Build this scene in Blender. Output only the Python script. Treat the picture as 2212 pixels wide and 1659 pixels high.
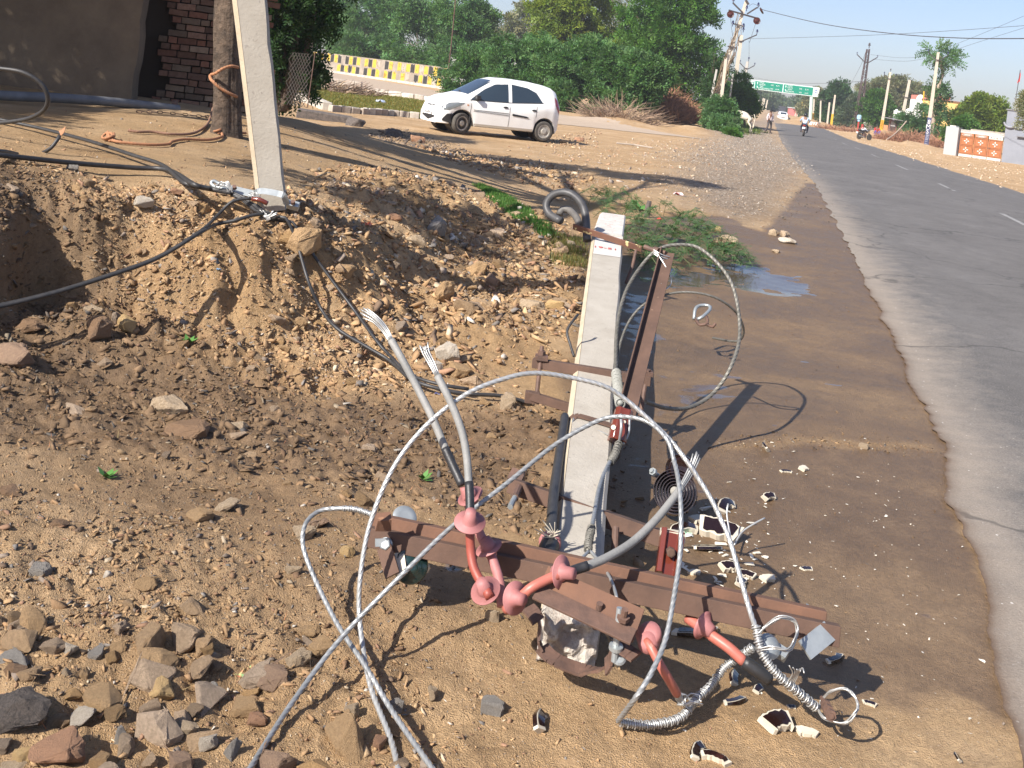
import bpy, bmesh, math, random
import numpy as np
from mathutils import Vector, Matrix, Euler
R = math.radians
random.seed(7); rng = np.random.default_rng(11)
sc = bpy.context.scene
for o in list(bpy.data.objects): bpy.data.objects.remove(o)
C = sc.collection
# ------------------------------------------------------------------ camera
F = 2228.0; CX, CY = 1106.0, 172.0; ROLL = R(7.0); CR, SR = math.cos(ROLL), math.sin(ROLL); H = 1.6
cam = bpy.data.cameras.new('camera'); co = bpy.data.objects.new('camera', cam); C.objects.link(co)
cam.sensor_width = 36; cam.lens = 36*F/2212; cam.clip_start = .05; cam.clip_end = 3000
# principal point of the photograph (level view, cropped low): rolled frame, shifted down
cam.shift_x = 0.0; cam.shift_y = -(829.5-CY)/2212
co.matrix_world = Matrix.Translation((0, 0, H)) @ Matrix.Rotation(R(90), 4, 'X') @ Matrix.Rotation(ROLL, 4, 'Z')
sc.camera = co
sc.render.resolution_x, sc.render.resolution_y = 1024, 768
# ------------------------------------------------------------------ sky, sun, exposure
SUN_EL, SUN_AZ = R(38), R(45)            # shadows fall along (cos az, sin az)
w = bpy.data.worlds.new('World'); sc.world = w; w.use_nodes = True
nt = w.node_tree; bg = nt.nodes['Background']; sky = nt.nodes.new('ShaderNodeTexSky')
sky.sky_type = 'NISHITA'; sky.sun_disc = False; sky.sun_elevation = SUN_EL
sdx, sdy = -math.cos(SUN_AZ), -math.sin(SUN_AZ)     # direction towards the sun
sky.sun_rotation = math.atan2(sdx, sdy)
sky.air_density = 1.0; sky.dust_density = 1.0; sky.ozone_density = 4.0
smx = nt.nodes.new('ShaderNodeMix'); smx.data_type = 'RGBA'; smx.blend_type = 'MULTIPLY'; smx.inputs[0].default_value = 1; smx.inputs[7].default_value = (1.03, .93, .97, 1)   # dusty lavender sky
nt.links.new(sky.outputs[0], smx.inputs[6]); nt.links.new(smx.outputs[2], bg.inputs[0]); bg.inputs[1].default_value = 0.088
sl = bpy.data.lights.new('sun', 'SUN'); sl.energy = 4.9; sl.angle = R(.5); sl.color = (1, .94, .86)
so = bpy.data.objects.new('sun', sl); C.objects.link(so)
so.rotation_euler = Vector((sdx*math.cos(SUN_EL), sdy*math.cos(SUN_EL), math.sin(SUN_EL))).to_track_quat('Z', 'Y').to_euler()
vs = sc.view_settings; vs.view_transform = 'Standard'; vs.look = 'None'; vs.exposure = 0.88; vs.gamma = 1
sc.render.engine = 'CYCLES'; sc.cycles.max_bounces = 6; sc.cycles.transparent_max_bounces = 8
# ------------------------------------------------------------------ picture <-> place
def uv(px, py):
    return (px-CX)*CR+(py-CY)*SR, -(px-CX)*SR+(py-CY)*CR
def P(px, py, d):
    u, v = uv(px, py)
    return Vector((u/F*d, d, H-v/F*d))
# value noise
def _h(i, j, s):
    n = (i*374761393+j*668265263+s*1442695041) & 0xffffffff
    n = ((n ^ (n >> 13))*1274126177) & 0xffffffff
    return ((n ^ (n >> 16)) & 0xffff)/65535.0
def vn(x, y, s=0):
    x = np.asarray(x, float); y = np.asarray(y, float)
    i = np.floor(x).astype(np.int64); j = np.floor(y).astype(np.int64); fx = x-i; fy = y-j
    fx = fx*fx*(3-2*fx); fy = fy*fy*(3-2*fy)
    a = _h(i, j, s); b = _h(i+1, j, s); c = _h(i, j+1, s); d = _h(i+1, j+1, s)
    return (a*(1-fx)+b*fx)*(1-fy)+(c*(1-fx)+d*fx)*fy
def fbm(x, y, f, o=4, s=0, g=.5):
    r = 0; a = 1; t = 0
    for k in range(o):
        r = r+a*(vn(x*f, y*f, s+k*17)-.5); t += a; a *= g; f *= 2.03
    return r/t*2
def sm(x, a, b):
    t = np.clip((np.asarray(x, float)-a)/(b-a), 0, 1); return t*t*(3-2*t)
def pg(pts, z=0.):
    r = []
    for p in pts:
        zz = p[2] if len(p) > 2 else z
        u, v = uv(p[0], p[1]); d = (H-zz)*F/v; r.append((u/F*d, d, zz))
    return r
def polymask(X, Y, poly, feather):
    """~1 inside polygon, 0 outside, feathered (metres)"""
    X = np.asarray(X, float); Y = np.asarray(Y, float)
    ins = np.zeros(X.shape, bool); dist = np.full(X.shape, 1e9); n = len(poly)
    for k in range(n):
        x0, y0 = poly[k][:2]; x1, y1 = poly[(k+1) % n][:2]
        c = ((y0 > Y) != (y1 > Y)) & (X < (x1-x0)*(Y-y0)/((y1-y0) or 1e-9)+x0); ins ^= c
        dx, dy = x1-x0, y1-y0; t = np.clip(((X-x0)*dx+(Y-y0)*dy)/(dx*dx+dy*dy+1e-12), 0, 1)
        dist = np.minimum(dist, np.hypot(X-x0-t*dx, Y-y0-t*dy))
    sd = np.where(ins, dist, -dist)
    return sm(sd, -feather, feather)
# ------------------------------------------------------------------ terrain height
ctl = pg([(0,430,.68),(150,425,.68),(260,400,.70),(400,405,.72),(520,420,.72),(605,455,.66),(700,405,.60),(800,385,.52),
 (900,375,.42),(1000,372,.30),(1100,400,.16),(1200,440,.10),(760,285,.5),(860,310,.33),(930,335,.30),(1040,365,.22),
 (100,300,.76),(300,330,.75),(480,290,.80),(600,330,.70),(250,240,.84),(60,215,.84),(420,240,.86),(560,260,.82),(660,262,.7),
 (0,520,.52),(0,640,.26),(100,600,.30),(200,690,.18),(300,740,.10),(450,790,.05),(600,835,.02),(750,840,.0),(900,850,.0),
 (1000,800,.0),(1100,740,.02),(1230,660,.0),(1250,560,.0),(1180,560,.08),(1080,480,.22),(950,480,.33),(800,520,.42),(700,560,.42),
 (620,600,.36),(500,600,.36),(400,560,.43),(300,520,.48),(850,640,.22),(1000,640,.12),(750,740,.12),(500,720,.14),(980,560,.25),
 (0,800,.1),(300,860,.0),(600,950,.0),(0,1000,.06),(300,1100,.06),(0,1300,.07),(300,1400,.05),(600,1250,.06),(700,1450,.0),(0,1600,.05),
 (500,1600,.02),(900,1000,-.02),(1100,900,-.03),(1200,1100,-.02),(900,1280,.07),(850,1230,.06),(1000,1500,0),(1300,1600,0),(1700,1600,0),(1450,1350,0),
 (1600,1000,-.02),(1500,800,-.03),(1600,650,-.03),(1450,600,-.02),(1800,900,0),(1350,420,.05),(1300,380,.04),(1500,450,.02),(1700,420,0),
 (1000,330,0),(1200,350,0),(1400,360,0),(850,280,.02)])
ctl += [(-7,4,.6),(-12,4,.7),(-12,9,.8),(-8,8,.78),(-8,12.5,.86),(-12,13,.86),(-5,14,.78),(-8,16,.6),(-4.5,17,.35),(-8,20,.2),(-12,20,.2),
 (-4,21,0),(0,22,0),(4,22,0),(4,14,0),(6,8,0),(4,4,0),(3,2,0),(0,1.5,0),(-2,1.5,.05),(-5,2.5,.2),(8,15,0),(8,4,0),(-3,1,.05),(3,1,0),(0,0.5,0),(-6,1,.1),(-9,22,0)]
ctl = np.array(ctl)
def _phi(r): return np.sqrt(r*r+.12**2)
_A = _phi(np.hypot(ctl[:,None,0]-ctl[None,:,0], ctl[:,None,1]-ctl[None,:,1]))-1e-2*np.eye(len(ctl))
_w = np.linalg.solve(_A, ctl[:,2])
def base_z(X, Y):
    X = np.asarray(X, float); Y = np.asarray(Y, float); z = np.zeros(X.shape); xf = np.clip(X, -13, 9)
    for k in range(len(ctl)): z += _w[k]*_phi(np.hypot(xf-ctl[k,0], Y-ctl[k,1]))
    z = z*(1-sm(Y, 19, 24))
    z = z*(1-sm(X, 3.2, 5))
    rise = np.clip(Y-92, 0, 330)*.0046
    return z+rise
W = lambda pts, z=0.: [(a, b) for a, b, _ in pg(pts, z)]
# road edge (left, right) measured on the ground
RL = W([(2235,1800),(2190,1590),(2150,1400),(2095,1180),(2060,1080),(2030,960),(1945,760),(1880,620),(1810,490),(1762,400)])+[(10.6,38),(15.2,57),(20.5,78),(26.5,102)]
RLx = np.array([p[0] for p in RL]); RLy = np.array([p[1] for p in RL])
def road_l(Y): return np.where(np.asarray(Y) > 102, 26.5+(np.asarray(Y, float)-102)*.253, np.interp(Y, RLy[np.argsort(RLy)], RLx[np.argsort(RLy)]))
def road_r(Y): return road_l(Y)+7.15-.7*sm(Y, 50, 90)
MUD = W([(1262,520),(1420,470),(1560,470),(1650,500),(1740,395),(1785,400),(1915,620),(1985,755),(2075,960),(2070,1100),(2110,1180),(2170,1300),(2200,1430),(2250,1590),(2140,1570),(2040,1520),(1960,1560),(1800,1560),
 (1690,1500),(1640,1450),(1600,1330),(1450,1250),(1330,1220),(1230,1180),(1220,900),(1235,700)])
WETL = W([(-300,640),(0,655),(200,700),(420,760),(640,845),(900,860),(1120,870),(1230,880),(1230,1000),(1215,1160),(1100,1150),(930,1090),(700,1070),(480,1060),(250,1010),(0,1010),(-300,960)])
DAMP2 = W([(-300,900),(1200,900),(1250,1300),(1000,1420),(700,1480),(300,1520),(-300,1700)])
STREAK = W([(1560,945),(1700,938),(1850,950),(2000,962),(2010,975),(1850,966),(1700,955),(1560,962)])
DAMP = W([(780,1200),(1150,1130),(1500,1300),(1700,1450),(1500,1500),(1200,1450),(950,1400),(800,1330)])
PUD1 = W([(1430,560),(1480,590),(1570,565),(1660,575),(1745,612),(1735,628),(1640,622),(1560,606),(1480,612),(1400,600)])
PUD2 = W([(1395,855),(1450,815),(1560,800),(1600,815),(1560,850),(1470,880),(1390,890)])
PUD3 = W([(1340,640),(1420,620),(1440,700),(1400,800),(1350,1000),(1335,1000)])
GRAV = W([(1560,300),(1640,290),(1700,330),(1745,395),(1700,430),(1690,470),(1590,480),(1480,430),(1460,380),(1520,330)])
GRAV2 = [(10,30),(14.9,56),(20.2,78),(26,102),(40,150),(37,150),(22,102),(16,78),(9,45),(4.5,27)]
RUB = [(p[0], p[1]) for p in pg([(640,450,.6),(720,400,.55),(800,375,.5),(950,400,.35),(1080,440,.2),(1200,480,.1),(1240,600,0),(1230,690,0),(1100,760,0),(980,810,0),(880,800,.05),(830,700,.15),(760,600,.38),(680,540,.5)])]
BANK = [(p[0], p[1]) for p in pg([(0,435,.66),(260,410,.68),(600,440,.68),(640,440,.6),(760,600,.35),(880,800,.02),(700,845,0),(450,800,0),(200,720,.1),(0,660,.2)])]
LOWL = W([(-200,1180),(300,1170),(620,1290),(850,1380),(930,1560),(900,1750),(-200,1750)])
LAWN = [(p[0],p[1]) for p in pg([(655,190),(900,215),(960,262),(900,255),(780,240),(655,213)])]
SIDE = [(-60,70),(-30,52),(-9,45),(-1,41),(1,42),(5,44),(9,46),(6,50),(0,62),(-8,88),(-26,121),(-60,150)]
def masks(X, Y):
    n = fbm(X, Y, 2.2, 4, 5)*.14+fbm(X, Y, 9, 3, 9)*.05
    wet = np.maximum(polymask(X+n, Y+n*1.3, MUD, .07), .92*polymask(X+n, Y+n, WETL, .25))
    wet = np.maximum(wet, .42*polymask(X+n, Y+n, DAMP, .25)); wet = np.maximum(wet, (.50+.5*fbm(X, Y, 1.1, 3, 37))*polymask(X+n, Y+n, DAMP2, .5)); wet = wet*(1-.30*np.clip(fbm(X*.8, Y*1.5, 1.6, 4, 33)+.15, 0, 1))*(1-.35*polymask(X+n, Y+n, STREAK, .06))
    gr = np.maximum(polymask(X+n*3, Y+n*3, GRAV, .8), polymask(X+n*4, Y+n*6, GRAV2, 1.4))*(1-.7*wet)
    q = fbm(X, Y*2.2, 5, 4, 15)*.75; pd = np.maximum(sm(polymask(X+n, Y+n*2, PUD1, .3)+q, .42, .62), np.maximum(.75*sm(polymask(X+n, Y+n*2, PUD2, .35)+q, .55, .8), .6*sm(polymask(X+n, Y+n, PUD3, .2)+q, .6, .8)))
    lawn = polymask(X+n*3, Y+n*5, LAWN, .8)*(.6+.5*fbm(X, Y, .6, 3, 31))
    return wet, gr, np.clip(pd, 0, 1), np.clip(lawn, 0, 1)
def height(X, Y, fine=True):
    X = np.asarray(X, float); Y = np.asarray(Y, float)
    z = base_z(X, Y)
    near = 1-sm(Y, 22, 40)
    rub = polymask(X, Y, RUB, .3); bank = polymask(X, Y, BANK, .25); low = polymask(X, Y, LOWL, .4); wl = polymask(X, Y, WETL, .2)
    mud = polymask(X, Y, MUD, .3)
    pud = np.maximum(polymask(X, Y, PUD1, .2), polymask(X, Y, PUD2, .2))
    plot = sm(z, .6, .72)*(1-bank)
    am = .022+.10*rub+.11*bank+.05*low+.04*wl; am = am*(1-.8*mud)*(1-.55*plot)
    # crumbling lip: steepen the cut and break its line with hollows
    cut = np.maximum(bank, rub*.55); tt = z/.68+.24*fbm(X, Y, 1.7, 4, 77, .55)*cut; z = z*(1-cut)+cut*.68*(.38*tt+.62*sm(tt, .3, .72))
    z = z+near*am*fbm(X, Y, 1.9, 5, 3, .58)
    if fine:
        am2 = .007+.028*rub+.034*bank+.015*low+.016*wl; am2 = am2*(1-.8*mud)*(1-.6*plot)
        z = z+near*am2*(fbm(X, Y, 14, 4, 44, .62)*1.2)
        # gullies running down the bank
        z = z-near*bank*.08*np.abs(fbm(X*1.6+Y*.9, Y*.35-X*.2, 3.2, 3, 71))
        z = z+near*bank*.05*np.clip(fbm(X, Y, 5.5, 3, 91)-.1, 0, 1)
    z = z-.012*pud*near
    # heaps on the far verge
    for (hx, hy, hr, hh) in HEAPS:
        z = z+hh*np.exp(-((X-hx)**2+(Y-hy)**2*.6)/hr**2)*(1+.35*fbm(X, Y, 1.2, 3, 13))
    # the asphalt lies over the ground
    inr = sm(X-road_l(Y), .45, .8)*(1-sm(X-road_r(Y), -.8, -.45))
    return z-inr*(.03+z*0)*1.0
HEAPS = []
def G(px, py, dz=0.):
    """point where the photograph's ray meets the ground"""
    u, v = uv(px, py)
    t = np.concatenate([np.arange(1.6, 20, .02), np.arange(20, 500, .25)])
    zr = H-v/F*t; zz = height(u/F*t, t, False); k = np.argmax(zr <= zz)
    if zr[k] > zz[k]: k = len(t)-1
    t0, t1 = t[max(k-1, 0)], t[k]; tt = np.linspace(t0, t1, 12); zr = H-v/F*tt; zz = height(u/F*tt, tt, False); k = np.argmax(zr <= zz)
    d = float(tt[k]); return Vector((u/F*d, d, float(zz[k])+dz))
def gz(x, y): return float(height(np.array([x]), np.array([y]))[0])
def hz(Y): return max(0, min(Y-92, 330))*.0046
# heaps of earth along the right verge and beside the brush
for (px, py, r_, h_) in [(1940,306,3.0,.7),(1978,318,2.2,.5),(1900,300,3.,.6),(2035,318,1.6,.6),(2120,352,2.5,.15),(1715,262,6,.7),(1368,262,1.5,.9),(1335,268,2.0,.3),(1500,287,1.4,.4),(1625,248,7,1.2)]:
    u, v = uv(px, py); d = H*F/v if v > 12 else 150
    if d > 150: d = 150
    HEAPS.append((u/F*d, d, r_, h_))
# ------------------------------------------------------------------ objects, names, tags
OFF = {}
def tag(o, label=None, cat=None, group=None, kind=None):
    if label: o['label'] = label
    if cat: o['category'] = cat
    if group: o['group'] = group
    if kind: o['kind'] = kind
    return o
def thing(name, loc, label, cat, group=None):
    o = bpy.data.objects.new(name, None); C.objects.link(o); o.location = loc; o.empty_display_size = .1
    OFF[o.name] = Vector(loc); return tag(o, label, cat, group)
def link(name, me, mat, parent=None):
    o = bpy.data.objects.new(name, me); C.objects.link(o)
    if mat is not None: me.materials.append(mat)
    if parent is not None: o.parent = parent
    return o
class MB:
    def __init__(s): s.v = []; s.f = []; s.n = 0; s.c = []
    def add(s, vs, fs, col=None):
        vs = [tuple(v) for v in vs]; s.v += vs; s.f += [tuple(i+s.n for i in f) for f in fs]; s.n += len(vs)
        s.c += [col or (1, 1, 1, 1)]*len(vs); return s
    def box(s, c, size, M=None, bev=0.):
        x, y, z = [a/2 for a in size]; c = Vector(c)
        p = [Vector(q) for q in [(-x,-y,-z),(x,-y,-z),(x,y,-z),(-x,y,-z),(-x,-y,z),(x,-y,z),(x,y,z),(-x,y,z)]]
        if M is not None: p = [M @ q for q in p]
        return s.add([q+c for q in p], [(0,3,2,1),(4,5,6,7),(0,1,5,4),(1,2,6,5),(2,3,7,6),(3,0,4,7)])
    def bar(s, a, b, w_, h_, up=(0,0,1)):
        """rectangular bar from a to b, width across, height along up"""
        a = Vector(a); b = Vector(b); d = (b-a).normalized(); x = d.cross(Vector(up)).normalized(); u = x.cross(d)
        vs = []
        for p in (a, b): vs += [p-x*w_/2-u*h_/2, p+x*w_/2-u*h_/2, p+x*w_/2+u*h_/2, p-x*w_/2+u*h_/2]
        return s.add(vs, [(0,1,2,3),(7,6,5,4),(0,4,5,1),(1,5,6,2),(2,6,7,3),(3,7,4,0)])
    def prof(s, a, b, prof, up=(0,0,1), prof2=None, closed=True):
        """extrude a 2D profile (x across, y up) from a to b"""
        a = Vector(a); b = Vector(b); d = (b-a).normalized(); x = d.cross(Vector(up)).normalized(); u = x.cross(d)
        n = len(prof); vs = [a+x*p[0]+u*p[1] for p in prof]+[b+x*p[0]+u*p[1] for p in (prof2 or prof)]
        fs = [(i, (i+1) % n, (i+1) % n+n, i+n) for i in range(n)]+[tuple(range(n))[::-1], tuple(range(n, 2*n))]
        return s.add(vs, fs)
    def tube(s, pts, r, n=8, caps=True, lobes=0, pitch=.1, amp=.2):
        pts = [Vector(p) for p in pts]; m = len(pts)
        rr = r if isinstance(r, (list, tuple)) else [r]*m
        t = [(pts[min(i+1, m-1)]-pts[max(i-1, 0)]).normalized() for i in range(m)]
        x = t[0].orthogonal().normalized(); vs = []; L = 0
        for i in range(m):
            x = (x-t[i]*x.dot(t[i])); x = x.normalized() if x.length > 1e-6 else t[i].orthogonal().normalized(); y = t[i].cross(x)
            if i: L += (pts[i]-pts[i-1]).length
            for k in range(n):
                a = 2*math.pi*k/n; q = rr[i]
                if lobes: q *= 1-amp+amp*abs(math.cos(lobes*(a-2*math.pi*L/pitch)/2))*1.6
                vs.append(pts[i]+(x*math.cos(a)+y*math.sin(a))*q)
        fs = [(i*n+k, i*n+(k+1) % n, (i+1)*n+(k+1) % n, (i+1)*n+k) for i in range(m-1) for k in range(n)]
        if caps: fs += [tuple(range(n))[::-1], tuple(range((m-1)*n, m*n))]
        return s.add(vs, fs)
    def lathe(s, o, ax, prof, n=20):
        """prof: (distance along axis, radius)"""
        o = Vector(o); ax = Vector(ax).normalized(); x = ax.orthogonal().normalized(); y = ax.cross(x); vs = []
        for (h, r) in prof:
            for k in range(n):
                a = 2*math.pi*k/n; vs.append(o+ax*h+(x*math.cos(a)+y*math.sin(a))*max(r, 1e-4))
        m = len(prof)
        fs = [(i*n+k, i*n+(k+1) % n, (i+1)*n+(k+1) % n, (i+1)*n+k) for i in range(m-1) for k in range(n)]
        fs += [tuple(range(n))[::-1], tuple(range((m-1)*n, m*n))]
        return s.add(vs, fs)
    def quad(s, a, b, c, d): return s.add([a, b, c, d], [(0, 1, 2, 3)])
    def build(s, name, mat, parent=None, smooth=False, off=None, col=False, bevel=0):
        me = bpy.data.meshes.new(name); o_ = Vector((0, 0, 0))
        p = parent
        while p is not None:
            o_ = o_+Vector(p.location); p = p.parent
        if off is not None: o_ = Vector(off)
        me.from_pydata([(v[0]-o_[0], v[1]-o_[1], v[2]-o_[2]) for v in s.v], [], s.f)
        if col:
            ca = me.color_attributes.new('tint', 'FLOAT_COLOR', 'POINT'); ca.data.foreach_set('color', np.array(s.c, np.float32).ravel())
        me.validate(); me.update()
        bm = bmesh.new(); bm.from_mesh(me); bmesh.ops.recalc_face_normals(bm, faces=bm.faces); bm.to_mesh(me); bm.free()
        if smooth:
            me.polygons.foreach_set('use_smooth', [True]*len(me.polygons))
            if smooth != 'all': 
                try: me.set_sharp_from_angle(angle=R(40))
                except Exception: pass
        o = link(name, me, mat, parent)
        if off is not None and parent is None: o.location = off
        if bevel:
            m_ = o.modifiers.new('bevel', 'BEVEL'); m_.width = bevel; m_.segments = 2; m_.limit_method = 'ANGLE'
        return o
def npmesh(name, V, Fc, mat, parent=None, col=None, smooth=False, k=4):
    """big mesh from numpy arrays (faces all with k corners)"""
    me = bpy.data.meshes.new(name); V = np.asarray(V, np.float32); Fc = np.asarray(Fc, np.int32)
    p = parent; o_ = np.zeros(3, np.float32)
    while p is not None:
        o_ += np.array(p.location, np.float32); p = p.parent
    V = V-o_
    me.vertices.add(len(V)); me.vertices.foreach_set('co', V.ravel())
    me.loops.add(Fc.size); me.loops.foreach_set('vertex_index', Fc.ravel())
    me.polygons.add(len(Fc)); me.polygons.foreach_set('loop_start', np.arange(0, Fc.size, k, dtype=np.int32))
    me.polygons.foreach_set('loop_total', np.full(len(Fc), k, np.int32))
    if smooth: me.polygons.foreach_set('use_smooth', np.ones(len(Fc), bool))
    me.update(calc_edges=True)
    if col is not None:
        ca = me.color_attributes.new('tint', 'FLOAT_COLOR', 'POINT'); ca.data.foreach_set('color', np.asarray(col, np.float32).ravel())
    return link(name, me, mat, parent)
def crv(pts, step=.01):
    """Catmull-Rom through points, resampled"""
    p = [Vector(q) for q in pts]; p = [p[0]*2-p[1]]+p+[p[-1]*2-p[-2]]; out = []
    for i in range(1, len(p)-2):
        L = (p[i+1]-p[i]).length; n = max(2, int(L/step))
        for k in range(n):
            t = k/n; a, b, c, d = p[i-1], p[i], p[i+1], p[i+2]
            out.append(.5*((2*b)+(c-a)*t+(2*a-5*b+4*c-d)*t*t+(3*b-a-3*c+d)*t**3))
    out.append(p[-2]); return out
# ------------------------------------------------------------------ materials
def mat(name, col, rough=.8, col2=None, ns=6., bump=0., bs=40., metal=0., spec=.5, coat=0., spots=None, tint=False, rand=0., emit=None, detail=6):
    m = bpy.data.materials.new(name); m.use_nodes = True; n = m.node_tree; N = n.nodes; L = n.links
    b = N['Principled BSDF']; b.inputs['Roughness'].default_value = rough; b.inputs['Metallic'].default_value = metal
    b.inputs['Specular IOR Level'].default_value = spec; b.inputs['Coat Weight'].default_value = coat
    c4 = (*col, 1); b.inputs['Base Color'].default_value = c4
    tc = N.new('ShaderNodeTexCoord'); out = None
    if col2:
        nz = N.new('ShaderNodeTexNoise'); nz.inputs['Scale'].default_value = ns; nz.inputs['Detail'].default_value = detail; nz.inputs['Roughness'].default_value = .65
        L.new(tc.outputs['Object'], nz.inputs['Vector'])
        rp = N.new('ShaderNodeValToRGB'); rp.color_ramp.elements[0].position = .35; rp.color_ramp.elements[1].position = .65
        rp.color_ramp.elements[0].color = c4; rp.color_ramp.elements[1].color = (*col2, 1); L.new(nz.outputs['Fac'], rp.inputs[0]); out = rp.outputs[0]
    if spots:
        sc_, th, scol = spots
        nz = N.new('ShaderNodeTexNoise'); nz.inputs['Scale'].default_value = sc_; nz.inputs['Detail'].default_value = 4
        L.new(tc.outputs['Object'], nz.inputs['Vector'])
        rp = N.new('ShaderNodeValToRGB'); rp.color_ramp.elements[0].position = th; rp.color_ramp.elements[1].position = th+.03
        rp.color_ramp.elements[0].color = (0,0,0,1); rp.color_ramp.elements[1].color = (1,1,1,1); L.new(nz.outputs['Fac'], rp.inputs[0])
        mx = N.new('ShaderNodeMix'); mx.data_type = 'RGBA'; L.new(rp.outputs[0], mx.inputs[0])
        if out: L.new(out, mx.inputs[6])
        else: mx.inputs[6].default_value = c4
        mx.inputs[7].default_value = (*scol, 1); out = mx.outputs[2]
    if tint:
        at = N.new('ShaderNodeAttribute'); at.attribute_name = 'tint'
        mx = N.new('ShaderNodeMix'); mx.data_type = 'RGBA'; mx.blend_type = 'MULTIPLY'; mx.inputs[0].default_value = 1
        if out: L.new(out, mx.inputs[6])
        else: mx.inputs[6].default_value = c4
        L.new(at.outputs['Color'], mx.inputs[7]); out = mx.outputs[2]
    if rand:
        oi = N.new('ShaderNodeObjectInfo'); hs = N.new('ShaderNodeHueSaturation')
        mr = N.new('ShaderNodeMapRange'); mr.inputs[3].default_value = 1-rand; mr.inputs[4].default_value = 1+rand
        L.new(oi.outputs['Random'], mr.inputs[0]); L.new(mr.outputs[0], hs.inputs['Value'])
        mr2 = N.new('ShaderNodeMapRange'); mr2.inputs[3].default_value = .72; mr2.inputs[4].default_value = 1.2
        ml = N.new('ShaderNodeMath'); ml.operation = 'MULTIPLY'; ml.inputs[1].default_value = 7.31; fr = N.new('ShaderNodeMath'); fr.operation = 'FRACT'
        L.new(oi.outputs['Random'], ml.inputs[0]); L.new(ml.outputs[0], fr.inputs[0]); L.new(fr.outputs[0], mr2.inputs[0]); L.new(mr2.outputs[0], hs.inputs['Saturation'])
        if out: L.new(out, hs.inputs['Color'])
        else: hs.inputs['Color'].default_value = c4
        out = hs.outputs[0]
    if out: L.new(out, b.inputs['Base Color'])
    if bump:
        nz = N.new('ShaderNodeTexNoise'); nz.inputs['Scale'].default_value = bs; nz.inputs['Detail'].default_value = 8; nz.inputs['Roughness'].default_value = .7
        L.new(tc.outputs['Object'], nz.inputs['Vector']); bp = N.new('ShaderNodeBump'); bp.inputs['Strength'].default_value = 1; bp.inputs['Distance'].default_value = bump
        L.new(nz.outputs['Fac'], bp.inputs['Height']); L.new(bp.outputs[0], b.inputs['Normal'])
    if emit: b.inputs['Emission Color'].default_value = (*emit[0], 1); b.inputs['Emission Strength'].default_value = emit[1]
    return m
def leafmat(name, col, trans=.35):
    m = bpy.data.materials.new(name); m.use_nodes = True; n = m.node_tree; N = n.nodes; L = n.links
    N.remove(N['Principled BSDF']); o = N['Material Output']
    at = N.new('ShaderNodeAttribute'); at.attribute_name = 'tint'
    mx = N.new('ShaderNodeMix'); mx.data_type = 'RGBA'; mx.blend_type = 'MULTIPLY'; mx.inputs[0].default_value = 1; mx.inputs[6].default_value = (*col, 1)
    L.new(at.outputs['Color'], mx.inputs[7])
    d = N.new('ShaderNodeBsdfPrincipled'); d.inputs['Roughness'].default_value = .55; d.inputs['Specular IOR Level'].default_value = .3
    t = N.new('ShaderNodeBsdfTranslucent'); s = N.new('ShaderNodeMixShader'); s.inputs[0].default_value = trans
    mt = N.new('ShaderNodeMix'); mt.data_type = 'RGBA'; mt.blend_type = 'MULTIPLY'; mt.inputs[0].default_value = 1; mt.inputs[7].default_value = (1.3, 1.5, .5, 1)
    L.new(mx.outputs[2], d.inputs['Base Color']); L.new(mx.outputs[2], mt.inputs[6]); L.new(mt.outputs[2], t.inputs[0])
    L.new(d.outputs[0], s.inputs[1]); L.new(t.outputs[0], s.inputs[2]); L.new(s.outputs[0], o.inputs[0]); return m
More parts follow.
